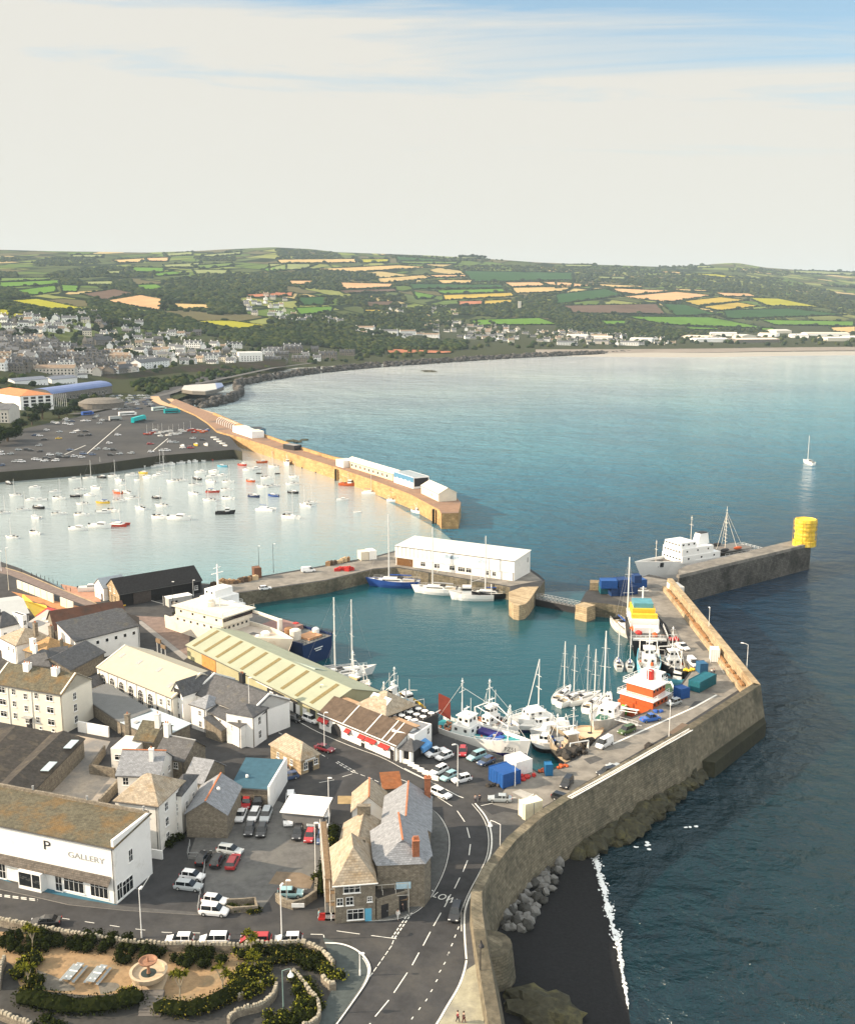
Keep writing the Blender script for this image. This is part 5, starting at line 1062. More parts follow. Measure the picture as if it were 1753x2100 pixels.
def car_meshes(ty, c):
    if (ty, c) in CARM: return CARM[(ty, c)]
    L, Wd_, H, b, wt, re, tf, bh = TYPES[ty]; hw = Wd_/2; pm = paint(c)
    body = MB(); st = [(0, .72, .38, .62), (.12, .92, .28, .74), (b*.9, 1.0, .25, bh-.04), (b+.1, 1, .22, bh), (L*.5, 1, .22, bh+.02), (L-.45, 1, .24, bh+.03), (L-.08, .93, .30, bh), (L, .82, .40, bh-.12)]
    P = []
    for x, k, z0, z1 in st:
        w = hw*k; X = L/2-x
        P += [(X, -w*.93, z0), (X, -w, (z0+z1)/2), (X, -w*.94, z1-.04), (X, -w*.80, z1), (X, w*.80, z1), (X, w*.94, z1-.04), (X, w, (z0+z1)/2), (X, w*.93, z0)]
    n = len(st); F = [(8*i+k, 8*i+(k+1) % 8, 8*i+8+(k+1) % 8, 8*i+8+k) for i in range(n-1) for k in range(8)]
    F += [tuple(range(8))[::-1], tuple(8*(n-1)+k for k in range(8))]; body.add(P, F)
    a = lambda x: L/2-x; r = hw*.70
    body.add([(a(wt), -r, H-.05), (a(re), -r, H-.05), (a(re), r, H-.05), (a(wt), r, H-.05), (a(wt+.15), -r*.86, H), (a(re-.1), -r*.86, H), (a(re-.1), r*.86, H), (a(wt+.15), r*.86, H)], [(0, 1, 5, 4), (1, 2, 6, 5), (2, 3, 7, 6), (3, 0, 4, 7), (4, 5, 6, 7)])
    gz0, gz1 = bh-.01, H-.05; q = hw*.86
    g = MB(); t = min(tf, L-.05)
    if ty == 'van': body.add([(a(wt+.95), -q, gz0), (a(t), -q, gz0), (a(t), q, gz0), (a(wt+.95), q, gz0), (a(wt+.95), -r, gz1+.01), (a(re), -r, gz1+.01), (a(re), r, gz1+.01), (a(wt+.95), r, gz1+.01)], [(0, 4, 5, 1), (1, 5, 6, 2), (2, 6, 7, 3), (0, 3, 7, 4)]); t = re = wt+.94
    g.add([(a(b), -q, gz0), (a(t), -q, gz0), (a(t), q, gz0), (a(b), q, gz0), (a(wt), -r, gz1), (a(re), -r, gz1), (a(re), r, gz1), (a(wt), r, gz1)], [(0, 4, 5, 1)[::1], (1, 5, 6, 2), (2, 6, 7, 3), (3, 7, 4, 0), (4, 7, 6, 5)])
    for x in ((b+wt)/2+.05+.9, re-.12):      # pillars
        if x < t:
            for s in (-1, 1): body.add([(a(x), s*(q+.012), gz0), (a(x+.12), s*(q+.012), gz0), (a(x+.10), s*(r+.012), gz1), (a(x), s*(r+.012), gz1)], [(0, 1, 2, 3) if s > 0 else (3, 2, 1, 0)])
    if ty == 'pickup': body.add([(a(3.4), -.75, bh+.035), (a(4.85), -.75, bh+.035), (a(4.85), .75, bh+.035), (a(3.4), .75, bh+.035)], [(0, 1, 2, 3)])
    wh = MB(); wh.tube((0, -.1, 0), (0, .1, 0), .33, n=12, m=0); wh.tube((0, -.105, 0), (0, .105, 0), .19, n=8, m=1)
    hl = MB().box((0, 0, 0), (.1, .36, .14)); tl = MB().box((0, 0, 0), (.08, .2, .28))
    def me(mb, nm, mats):
        d = bpy.data.meshes.new(nm); d.from_pydata(mb.v, [], mb.f)
        for q_ in mats: d.materials.append(q_)
        d.polygons.foreach_set('material_index', mb.m); d.update(); return d
    CARM[(ty, c)] = (me(body, 'body', [pm]), me(g, 'windows', [glass]), WM or me(wh, 'wheel', [tyre, greym]), HM or me(hl, 'headlight', [chrome]), TM or me(tl, 'tail_light', [redp]))
    return CARM[(ty, c)]
WM = HM = TM = None
def car(p, hd, ty, c, label, group=None, z=7.0, name='parked_car'):
    global WM, HM, TM
    B_, G_, W_, H_, T_ = car_meshes(ty, c); WM, HM, TM = W_, H_, T_
    L, Wd_ = TYPES[ty][:2]; bh = TYPES[ty][7]
    e = empty(name if ty != 'van' else ('parked_van' if name == 'parked_car' else 'moving_van'), (p[0], p[1], z), hd, label, 'van' if ty == 'van' else 'pickup truck' if ty == 'pickup' else 'car', group)
    def ch(nm, m, loc):
        o = bpy.data.objects.new(nm, m); COL.objects.link(o); o.parent = e; o.location = loc; return o
    ch('body', B_, (0, 0, 0)); ch('windows', G_, (0, 0, 0))
    for x in (L/2-.8, -L/2+.85):
        for y in (-Wd_/2+.1, Wd_/2-.1): ch('wheel', W_, (x, y, .33))
    for y in (-.58, .58): ch('headlight', H_, (L/2-.06, y, .62)); ch('tail_light', T_, (-L/2+.03, y*1.1, bh-.22))
    return e
CARS = [
 (b5, 610, 185, 585, 265, 'suv', 'black', 'black car against the blue roofed workshop'), (b5, 690, 192, 668, 275, 'estate', 'red', 'dark red estate car against the blue roofed workshop'), (b5, 787, 185, 772, 262, 'pickup', 'black', 'black pickup truck against the blue roofed workshop'),
 (b5, 560, 245, 525, 345, 'hatch', 'black', 'black car with a shiny roof beside the stone barn'), (b5, 652, 292, 605, 400, 'saloon', 'white', 'white car with a sunroof, first of three facing the parking yard'), (b5, 768, 290, 715, 400, 'estate', 'white', 'white car in the middle of three facing the parking yard'), (b5, 868, 295, 826, 400, 'suv', 'silver', 'pale silver car at the right of three facing the parking yard'),
 (b5, 512, 385, 452, 505, 'hatch', 'white', 'white hatchback alone beside the gable of the stone barn'), (b5, 718, 420, 690, 520, 'hatch', 'black', 'black car parked in front of the middle white car'), (b5, 822, 428, 795, 532, 'hatch', 'black', 'black car parked in front of the pale silver car'),
 (b5, 1062, 178, 1060, 240, 'suv', 'white', 'white car standing behind the white car port'), (b5, 1052, 325, 1040, 425, 'van', 'white', 'small white van nosing out from under the car port'), (b5, 1246, 350, 1236, 445, 'hatch', 'silver', 'silver blue car below the right half of the car port'), (b5, 1362, 345, 1346, 458, 'van', 'white', 'white van at the right end of the car port'),
 (b5, 1134, 440, 1108, 555, 'estate', 'black', 'black car left of the bright red one'), (b5, 1246, 465, 1208, 585, 'hatch', 'red', 'bright red car parked nose out in front of the car port'), (b5, 1345, 480, 1325, 590, 'estate', 'blue', 'dark blue car right of the bright red one'),
 (b5, 442, 632, 632, 662, 'estate', 'silver', 'silver estate car lying across the middle of the parking yard'), (b5, 285, 750, 325, 685, 'suv', 'black', 'black car at the left of three by the yard fence'), (b5, 410, 772, 450, 700, 'suv', 'black', 'black car in the middle of three by the yard fence'), (b5, 540, 790, 582, 705, 'estate', 'red', 'dark red car at the right of three by the yard fence'),
 (b5, 128, 858, 292, 880, 'hatch', 'white', 'white car behind the silver estate next to the fence'), (b5, 68, 945, 282, 968, 'estate', 'silver', 'pale silver estate on the gallery side of the fence'), (b5, 322, 1070, 488, 1092, 'hatch', 'white', 'white car behind another at the street end of the fence'), (b5, 298, 1165, 498, 1182, 'suv', 'white', 'white car nearest the street at the end of the fence'),
 (b5, 985, 1020, 1135, 1018, 'hatch', 'teal', 'pale blue car half hidden behind the stone sign wall'),
 (b5, 205, 1420, -5, 1420, 'hatch', 'white', 'white car with a dark sunroof at the left of the street row'), (b5, 512, 1425, 283, 1425, 'suv', 'white', 'white car second in the row above the garden wall'), (b5, 876, 1420, 640, 1422, 'estate', 'red', 'red estate with roof bars above the garden wall'), (b5, 1155, 1415, 932, 1420, 'hatch', 'white', 'white car at the right of the street row by the lamp post'),
 (b7, 412, 215, 225, 222, 'saloon', 'black', 'black car driving along the street at the lower left'), (b6, 1338, 1275, 1300, 1400, 'suv', 'black', 'dark blue car driving towards the camera on the bend'),
 (b2, 210, 985, 335, 1035, 'estate', 'white', 'white car driving past the inn on the quay road'), (b2, 785, 1050, 635, 1045, 'saloon', 'silver', 'silver white saloon turning off the quay beside the blue container'),
 (b2, 305, 815, 205, 865, 'estate', 'white', 'white estate first of three by the restaurant bollards'), (b2, 378, 860, 285, 905, 'hatch', 'teal', 'pale teal car between two white ones by the bollards'), (b2, 478, 890, 375, 915, 'hatch', 'white', 'white car beside the tall lamp at the end of the bollards'),
 (b2, 300, 690, 175, 725, 'pickup', 'white', 'white pickup truck by the blue restaurant awning'), (b2, 345, 715, 250, 750, 'hatch', 'white', 'white car tucked behind the pickup by the blue awning'), (b2, 438, 668, 432, 730, 'hatch', 'red', 'small red car on the quay below the white fishing boat'), (b2, 580, 718, 495, 750, 'suv', 'teal', 'pale green grey car on the quay below the fishing boat'), (b2, 652, 752, 562, 790, 'hatch', 'blue', 'navy car on the quay below the fishing boat'),
 (b2, 790, 825, 655, 845, 'van', 'black', 'black van behind the blue container'), (b2, 1238, 890, 1175, 975, 'suv', 'black', 'big black four by four in the middle of the quay'), (b2, 1125, 1030, 1240, 1065, 'estate', 'black', 'black car tucked against the sea wall'), (b2, 1565, 845, 1455, 865, 'suv', 'black', 'black car beside the sea wall next to a silver one'), (b2, 1618, 840, 1522, 800, 'hatch', 'silver', 'silver car beside the sea wall next to a black one'),
 (b2, 1538, 612, 1432, 672, 'van', 'white', 'white van on the quay under the bow of the grey yacht'), (b2, 1700, 525, 1602, 560, 'suv', 'green', 'green and black car below the gangway of the orange ship'), (c6, 782, 372, 680, 408, 'hatch', 'silver', 'silver blue car beside the small blue container'),
 (b3, 710, 772, 838, 805, 'saloon', 'maroon', 'dark red car driving past the stone harbour office'), (b3, 452, 512, 562, 545, 'saloon', 'black', 'black car parked outside the transit shed'), (b3, 592, 515, 716, 562, 'suv', 'white', 'white car parked at the left end of the restaurant'), (b3, 125, 335, 205, 362, 'hatch', 'white', 'white car half hidden beside the transit shed wall'),
 (b3, 345, 935, 228, 955, 'suv', 'black', 'black car behind the stone harbour office'), (b3, 438, 968, 315, 992, 'hatch', 'white', 'white car behind the stone harbour office'), (b3, 515, 1020, 380, 1050, 'estate', 'blue', 'blue car nearest the white end wall behind the harbour office'),
 (c4, 50, 1650, 250, 1750, 'saloon', 'blue', 'dark blue car at the left edge by the curved white house wall'), (c3, 565, 1095, 660, 1140, 'pickup', 'white', 'white pickup on the quay beside the red boxes'), (c3, 690, 1255, 760, 1320, 'van', 'white', 'white van on the quay near the small blue cabin'),
 (a5, 655, 1192, 728, 1186, 'van', 'white', 'white van driving along the north quay'), (a5, 380, 1306, 442, 1300, 'hatch', 'white', 'white car at the inner edge of the north quay'), (c6, 470, 540, 580, 520, 'pickup', 'brightblue', 'small blue quay tractor near the orange ship')]
for f, x0, y0, x1, y1, ty, c, lb in CARS:
    a = G(f, x0, y0, 7.7); b = G(f, x1, y1, 7.7); m_ = (a+b)/2; mv = 'driving' in lb or 'turning' in lb
    car(m_, atan2(b.y-a.y, b.x-a.x), ty, c, lb, 'moving cars' if mv else 'cars parked near the harbour', name='moving_car' if mv else 'parked_car')
# small distant cars: one mesh each (body, glass, tyres)
FARM = {}
def farcar(p, hd, ty, c, label, group, z=6.0):
    if (ty, c) not in FARM:
        B_, G_, W_, H_, T_ = car_meshes(ty, c); mb = MB(); L, Wd_ = TYPES[ty][:2]
        for me, mi, offs in ((B_, 0, [(0, 0, 0)]), (G_, 1, [(0, 0, 0)]), (W_, 2, [(x, y, .33) for x in (L/2-.8, -L/2+.85) for y in (-Wd_/2+.1, Wd_/2-.1)])):
            for o_ in offs: mb.add([tuple(v.co[i]+o_[i] for i in range(3)) for v in me.vertices], [tuple(q.vertices) for q in me.polygons], mi)
        d = bpy.data.meshes.new('car'); d.from_pydata(mb.v, [], mb.f)
        for q in (paint(c), glass, tyre): d.materials.append(q)
        d.polygons.foreach_set('material_index', mb.m); FARM[(ty, c)] = d
    o = bpy.data.objects.new('parked_car', FARM[(ty, c)]); COL.objects.link(o); o.location = (p[0], p[1], z); o.rotation_euler = (0, 0, hd)
    return tag(o, label, 'car', group)
rc = random.Random(21)
FC = [(400, 255, 1, 'w'), (425, 262, 1, 'w'), (490, 232, 1, 'w'), (505, 245, 1, 's'), (490, 265, 1, 'w'), (527, 272, 1, 'w'), (542, 248, 1, 'b'), (620, 245, 1, 'w'), (655, 245, 1, 'w'), (705, 228, 1, 'k'), (740, 262, 1, 's'), (762, 240, 1, 'w'), (350, 313, 1, 'w'), (443, 327, 1, 's'), (545, 332, 1, 'w'), (575, 318, 1, 'w'), (640, 323, 1, 'k'), (600, 355, 1, 'k'), (660, 352, 1, 'k'), (258, 352, 1, 'b'), (298, 355, 1, 'w'), (440, 375, 1, 'y'), (330, 383, 1, 'k'), (292, 428, 1, 's'), (815, 410, 1, 'w'), (880, 350, 1, 'w'), (1120, 416, 1, 'r'), (1270, 402, 1, 'w'), (1310, 405, 1, 's'), (1435, 375, 1, 's'), (1508, 385, 1, 'k'), (1125, 475, 1, 'w'), (1210, 465, 1, 'w'), (1245, 465, 1, 'w'), (1360, 445, 1, 'w'), (1420, 445, 1, 'r'), (140, 460, 1, 's'), (205, 458, 1, 'k'), (232, 465, 1, 'k'), (80, 490, 1, 's'), (15, 492, 1, 'w'), (5, 472, 1, 'w'), (300, 472, 1, 'k'), (375, 497, 1, 'w'), (440, 490, 1, 's'), (445, 512, 1, 'k'), (492, 515, 1, 'k'), (525, 460, 1, 'b'), (555, 508, 1, 'w'), (610, 515, 1, 'w'), (622, 490, 1, 'b'), (690, 495, 1, 'b'), (725, 455, 1, 's'), (795, 455, 1, 's'), (845, 460, 1, 'k'), (825, 497, 1, 'k'), (890, 490, 1, 's'), (975, 485, 1, 's'), (265, 530, 1, 'w'), (285, 533, 1, 'w'), (332, 542, 1, 'w'), (350, 522, 1, 'k'), (415, 540, 1, 'w'), (165, 548, 1, 'w'), (115, 547, 1, 's'), (15, 575, 1, 'b'), (-40, 480, 1, 'w'), (720, 212, 1, 's'), (800, 245, 1, 'k')]
CN = dict(w='white', s='silver', k='black', b='blue', r='red', y='yellow')
for x, y, _, c in FC:
    p = G(a4, x, y+4, 6.5); c = CN[c]
    farcar(p, rc.choice((8, 14, -6, 188, 20, 172))*pi/180+rc.uniform(-.1, .1), rc.choice(('hatch', 'estate', 'saloon', 'hatch', 'suv')), c, 'small %s car on the open harbour car park' % c, 'cars on the harbour car park')
for r_ in range(7):
    for i in range(11):
        if rc.random() < .22: continue
        x = 770+i*33+r_*14+rc.uniform(-5, 5); y = 66+r_*16-i*.6
        if x > 1170+r_*4 or x < 700: continue
        c = rc.choice(('white', 'silver', 'black', 'white', 'blue', 'silver', 'grey'))
        farcar(G(a4, x, y, 6.5), rc.uniform(-.15, .15)+rc.choice((.25, .25+pi)), rc.choice(('hatch', 'estate', 'suv')), c, 'small %s car in the station car park rows' % c, 'cars in the station car park')
# coaches, lorries
def block_vehicle(name, cat, f, x0, y0, x1, y1, w, h, m, label, z=6.0, wz=1.4):
    a, b = G(f, x0, y0, z), G(f, x1, y1, z); d = b-a; l = d.length
    e = empty(name, a[:], atan2(d.y, d.x), label, cat, 'coaches and lorries on the far car park')
    MB().bx(0, l, 0, w, .5, h).bx(l+.05, l+1.6, .1, w-.1, .5, h*.75).build('body', m, e); MB().bx(.4, l-.3, -.03, w+.03, wz, wz+.8).build('windows', glass, e)
    for x in (1.5, l-1.5):
        for y in (.15, w-.15): MB().tube((x, y-.15, .45), (x, y+.15, .45), .45, n=10).build('wheel', tyre, e)
block_vehicle('coach', 'coach', a4, 890, 215, 1005, 208, 2.6, 3.4, white, 'long white coach behind the turquoise lorry')
block_vehicle('coach', 'coach', a4, 1140, 178, 1230, 170, 2.6, 3.4, M('pale_green_coach', (.55, .66, .62), .4), 'pale green coach beside the teal one')
block_vehicle('coach', 'coach', a4, 1228, 198, 1330, 192, 2.8, 4.2, M('teal_coach', (.0, .30, .33), .4), 'double height teal coach near the root of the ochre pier')
block_vehicle('lorry', 'lorry', a4, 1000, 268, 1085, 245, 2.6, 4.4, M('turquoise_body', (.0, .48, .50), .4), 'turquoise box lorry on the open car park', wz=.6)
block_vehicle('lorry', 'lorry', a4, 820, 250, 895, 245, 2.6, 3.6, M('grey_lorry', (.4, .4, .4), .6), 'grey box lorry left of the turquoise one', wz=.6)
block_vehicle('coach', 'coach', a4, 620, 212, 690, 205, 2.6, 3.4, bluep, 'blue and white coach beside the hedge of the car park')
# ------------------------------------------------------------------ containers, boxes on the quays
def container(f, x0, y0, x1, y1, w, h, m, label, z=7.0, name='shipping_container', cat='container'):
    a, b = G(f, x0, y0, z), G(f, x1, y1, z); d = b-a; l = d.length; e = empty(name, a[:], atan2(d.y, d.x), label, cat, 'containers and cabins on the quays')
    mb = MB().bx(0, l, 0, w, .12, h-.02); n = int(l/.45)
    for i in range(n): mb.bx(i*l/n+.04, i*l/n+.2, -.05, -.001, .25, h-.2).bx(i*l/n+.04, i*l/n+.2, w+.001, w+.05, .25, h-.2)
    for i in range(5): mb.bx(-.05, -.001, i*w/5+.1, i*w/5+.28, .25, h-.2).bx(l+.001, l+.05, i*w/5+.1, i*w/5+.28, .25, h-.2)
    mb.build('body', m, e); fr = MB()
    for x in (-.06, l-.06):
        for y in (-.06, w-.06): fr.bx(x, x+.12, y, y+.12, 0, h)
    fr.bx(-.06, l+.06, -.07, .05, h, h+.08).bx(-.06, l+.06, w-.05, w+.07, h, h+.08); fr.build('frame', m, e)
    MB().bx(l*.98, l+.09, w*.48, w*.52, .2, h-.1).build('door_bar', greym, e)
    return e
cb, cdb, ct = M('container_blue', (.015, .085, .30), .5, .2, 1.5, col2=(.03, .06, .2), k2=.3, s2=.5), M('container_navy', (.015, .05, .16), .6, .25, 1.5), M('container_teal', (.012, .12, .16), .6, .25, 1.2)
container(b2, 732, 985, 862, 945, 4.6, 2.9, cb, 'bright blue double container on the quay below the moored trawlers')
container(b2, 830, 895, 948, 862, 4.0, 3.0, white, 'white site cabin just behind the bright blue container', name='site_cabin', cat='cabin')
container(b2, 1050, 890, 1102, 888, 1.6, 2.4, M('booth_blue', (.02, .16, .36), .5), 'tall narrow blue box on the quay edge', name='quay_box', cat='box')
container(c3, 598, 1678, 685, 1655, 2.5, 2.6, cb, 'small blue container beside the orange ship'); container(c3, 790, 1608, 960, 1515, 3.0, 2.7, ct, 'long teal green container on the corner of the quay')
container(c3, 795, 1410, 875, 1405, 2.5, 2.7, M('cabin_blue', (.03, .12, .24), .5), 'small blue cabin with a window on the upper quay', name='site_cabin', cat='cabin')
container(c3, 905, 1285, 995, 1290, 3.0, 3.4, white, 'white plant cabin built against the inner parapet', name='plant_cabin', cat='cabin')
container(c3, 450, 545, 520, 600, 3.4, 3.0, offwh, 'pale stone hut at the top of the parapet ramp', name='stone_hut', cat='hut')
for x0, y0, x1, y1, w, h, m, lb, z in [(180, 690, 240, 690, 5, 2.7, ct, 'teal container at the bottom left of the blue stack', 7), (185, 655, 290, 655, 4, 2.6, cb, 'mid blue container resting on the left of the stack', 9.7), (250, 705, 300, 702, 3, 2.7, cdb, 'dark navy container at the foot of the blue stack', 7), (305, 705, 420, 690, 4, 2.7, cdb, 'navy container in the middle of the bottom row of the stack', 7), (300, 650, 370, 645, 4, 2.6, cdb, 'navy container in the middle of the upper row', 9.72), (375, 655, 480, 645, 4, 2.7, cb, 'blue container at the right end of the stack', 7), (400, 620, 445, 618, 3, 2.6, cdb, 'small dark blue cabin perched on the right of the stack', 9.72), (110, 665, 175, 668, 3.6, 2.6, granlt, 'grey covered pallets left of the blue container stack', 7)]:
    container(b1, x0, y0, x1, y1, w, h, m, lb, z)
container(a5, 1035, 1130, 1085, 1125, 4, 3.2, cream, 'cream gas store tank box left of the ferry terminal', name='store', cat='store'); container(a5, 1090, 1125, 1135, 1120, 4, 3.4, white, 'white store box left of the ferry terminal', name='store', cat='store')
container(a5, 342, 1245, 388, 1240, 3, 3.6, M('brown_hut', (.20, .10, .06), .8), 'rust brown hut on the north quay', name='hut', cat='hut')
container(c5, 905, 305, 1000, 250, 0.5, 3.0, M('cream_panel', (.85, .80, .62), .7), 'pair of cream panels at the seaward corner of the road', name='panel_screen', cat='screen')
container(c5, 838, 250, 905, 305, 3.6, 3.2, M('cream_panel', (.85, .80, .62), .7), 'cream walled flat store beside the sea wall on the corner', name='store', cat='store')
bxm = [M('crate_brown', (.32, .20, .11), .9, .3), M('crate_dark', (.10, .07, .05), .9, .3), redp, M('crate_buff', (.55, .42, .26), .9)]
for i in range(34):
    if i < 20: x, y = 80+i*14+rc.uniform(-3, 3), 1283-i*1.7+rc.uniform(-6, 14)
    elif i < 27: x, y = 820+(i-20)*22, 1160-(i-20)*5
    else: x, y = 880+(i-27)*16, 1192+rc.uniform(-8, 4)
    p = G(a5, x, y); m = redp if i >= 27 else bxm[rc.choice((0, 1, 3))]; h = rc.uniform(.8, 1.6)
    col = {redp: 'red', bxm[0]: 'brown', bxm[1]: 'dark', bxm[3]: 'buff'}[m]
    tag(MB().box((0, 0, 0), (rc.uniform(1.2, 2.2), 1.3, h), rc.uniform(-.3, .3)).box((0, 0, h+.002), (.9, .9, .12), .1).box((.1, 0, h+.13), (.5, .6, .2), .5).build('crate', m, loc=p[:]), '%s covered fishing crate on the north quay' % col, 'crate', 'fishing crates on the north quay')
# ------------------------------------------------------------------ lamps, poles, signs
def lamp(f, x, y, h, label, arm=1.2, ang=0, m=None, head='cobra', z=7.0):
    e = empty('street_lamp', G(f, x, y, z)[:], R(ang), label, 'lamp post'); m = m or greym
    k = MB().tube((0, 0, 0), (0, 0, .9), .13, .12).tube((0, 0, .9), (0, 0, h), .09, .06)
    if arm: k.tube((0, 0, h), (arm*.6, 0, h+.25), .05).tube((arm*.6, 0, h+.25), (arm, 0, h+.28), .05)
    k.build('pole', m, e)
    if head == 'cobra': MB().box((arm+.3, 0, h+.22), (.8, .32, .16), top=.7).build('lamp_head', white, e)
    else: MB().lathe((arm, 0, h-.75), [(.42, 0), (.4, .1), (.14, .5), (.05, .9)], 10).build('lamp_head', m if head == 'dark' else white, e)
    return e
lamp(b7, 985, 336, 7.6, 'lamp post on the kerb right of the gallery', .2, 70, white); lamp(b5, 985, 1436, 8.5, 'tall lamp post beside the last white street car', .2, 70, white)
lamp(b5, 1278, 870, 9, 'tall pale pole on the hedge side of the parking yard', 0, 0, white); lamp(b5, 1395, 470, 9.5, 'tall pole at the right end of the white car port', 0, 0, white)
lamp(b6, 1706, 842, 5.6, 'white post with a cone shade on the seaward pavement', 1.9, 150, white, 'cone')
lamp(b8, 1695, 655, 6.4, 'old ornate dark lamp standard beside the low sea wall', .1, 0, darkm, 'dark', 7.13); lamp(b8, 332, 872, 6.5, 'lamp with a hooked arm in the lower garden', 1.1, 0, M('green_grey_pole', (.2, .3, .28), .5), 'cone')
lamp(b2, 397, 962, 8.5, 'white lamp post beside the last car by the bollards', .5, 200, white); lamp(b2, 822, 962, 5, 'short white pole against the bright blue container', 0, 0, white)
lamp(b3, 771, 826, 8.5, 'white lamp post in the road by the dark red car', .2, 0, white); lamp(b3, 740, 466, 6, 'dark pole at the end of the transit shed', 0, 0, darkm)
lamp(a7, 657, 1440, 13, 'tall white telegraph pole beside the white corner house', .1, 0, white); lamp(a5, 372, 1200, 9, 'dark pole above the rust brown hut', 0, 0, darkm); lamp(a5, 466, 1205, 10, 'slim lamp pole on the north quay', .3, 0, darkm)
lamp(c3, 880, 1052, 9, 'lamp post against the middle of the sunlit parapet', .2, 90, white); lamp(c3, 1275, 1462, 9, 'lamp post near the corner of the sunlit parapet', 1.2, 150, white); lamp(c6, 686, 702, 8, 'lamp post on the sandy strip inside the sea wall', .2, 90, white)
lamp(a6, 1680, 350, 5, 'white pole beside the portable cabin', 0, 0, white); lamp(a6, 1506, 480, 9, 'dark pole at the end of the black tarred shed', 0, 0, darkm); lamp(b8, 862, 600, 3.2, 'short sign post on the corner pavement of the garden', 0, 0, white)
lamp(b5, 1030, 1155, 4.4, 'thin pole beside the stone sign wall', 0, 0, greym); lamp(c4, 1015, 1540, 6, 'lamp with a white head in the old town yard', .3, 0, white); lamp(c4, 28, 270, 7, 'white post at the left end of the promenade', 0, 0, white)
lamp(c4, 160, 600, 14, 'thick pale mast beside the yellow boat yard roof', 0, 0, cream)
sg = empty('sign_gantry', G(a6, 1372, 892)[:], atan2(*(lambda d: (d.y, d.x))(G(a6, 1450, 925)-G(a6, 1372, 892))), 'two brown sign boards on three pale posts beside the quay road', 'sign')
for i in range(3): MB().tube((i*1.9, 0, 0), (i*1.9, 0, 4.4+.1*(i < 2)), .1, n=6).build('post', white, sg)
MB().bx(-.3, 1.8, -.2, .2, 4.5, 5.6).build('board', wood, sg); MB().bx(2.0, 4.0, -.2, .2, 3.5, 4.4).build('board', wood, sg)
MB().bx(.8, 5.2, -.05, .05, 0, .04)
for i in range(7):
    p = G(b3, 1480+i*42, 925+i*24); tag(MB().box((0, 0, 0), (1.5, .45, .85), 0, top=.8).build('bollard', offwh, loc=p[:], rz=-R(28)), 'pale stone block in the row outside the restaurant', 'stone block', 'stone blocks outside the restaurant')
for x, y in ((1340, 700), (1410, 740), (1470, 780)): pass
sb = empty('stone_sign_wall', G(b5, 940, 1110)[:], 0, 'low curved stone wall with a white sign at the parking yard entrance', 'wall')
pw = [G(b5, *p)-Vector(sb.location) for p in [(930, 1100), (980, 1145), (1080, 1175), (1180, 1150), (1290, 1075), (1300, 960)]]
MB().wall([p[:2] for p in pw], -.5, 0, 1.4).build('wall', stone, sb); q = (pw[2]+pw[3])/2; MB().box((q.x, q.y-.62, .6), (2.0, .08, .7)).build('sign_board', white, sb)
wl = MB().wall([G(b5, *p)[:2] for p in [(510, 1125), (640, 1120), (760, 1110), (780, 1190), (560, 1205), (500, 1190)]], .3, 7, 8.0)
tag(wl.build('low_wall', stone), 'low mossy wall round the small planting bed at the parking yard entrance', 'wall')
# fence between gallery side and the parking yard
fc = empty('yard_fence', G(b5, 170, 735)[:], 0, 'thin pale post and rail fence along the left of the parking yard', 'fence'); k = MB(); o_ = Vector(fc.location)
for a, b in (((190, 620), (168, 732)), ((168, 732), (330, 740)), ((330, 740), (258, 1195))):
    p, q = G(b5, *a)-o_, G(b5, *b)-o_; n_ = max(2, int((q-p).length/2.5)); 
    for i in range(n_+1): r_ = p+(q-p)*i/n_; MB().tube(r_, r_+Vector((0, 0, 1.25)), .06, n=5).build('post', greym, fc)
    for z in (.6, 1.2): k.tube(p+Vector((0, 0, z)), q+Vector((0, 0, z)), .035, n=4)
k.build('rail', greym, fc)
# red and white barriers
for i, (x, m, c) in enumerate(((188, redp, 'red'), (244, white, 'white'), (302, redp, 'red'))):
    p = G(b6, x, 1405); tag(MB().box((0, 0, 0), (1.9, .45, .25), m=0).box((0, 0, .25), (1.8, .25, .75), m=0, top=.95).box((0, 0, 1.0), (1.84, .3, .12)).build('barrier', m, loc=p[:]), 'plastic %s barrier on the road under the scaffolding' % c, 'barrier', 'plastic barriers under the scaffolding')
# ladder-like white railing on the sea wall top
lr = empty('wall_steps', W(1172, 1637, 10.8)[:], 0, 'long white ladder-like railing lying along the top of the sea wall', 'railing'); a_ = W(1172, 1637, 10.85); b_ = W(1420, 1497, 11.0); o_ = Vector(lr.location); k = MB()
d = (b_-a_); r = Vector((d.y, -d.x, 0)).normalized()*.9; k.tube(a_-o_, b_-o_, .09, n=4).tube(a_-o_-r, b_-o_-r, .09, n=4); n_ = 70
for i in range(n_): p = a_-o_+d*i/n_; k.tube(p, p-r, .06, n=4)
k.build('rungs', white, lr)
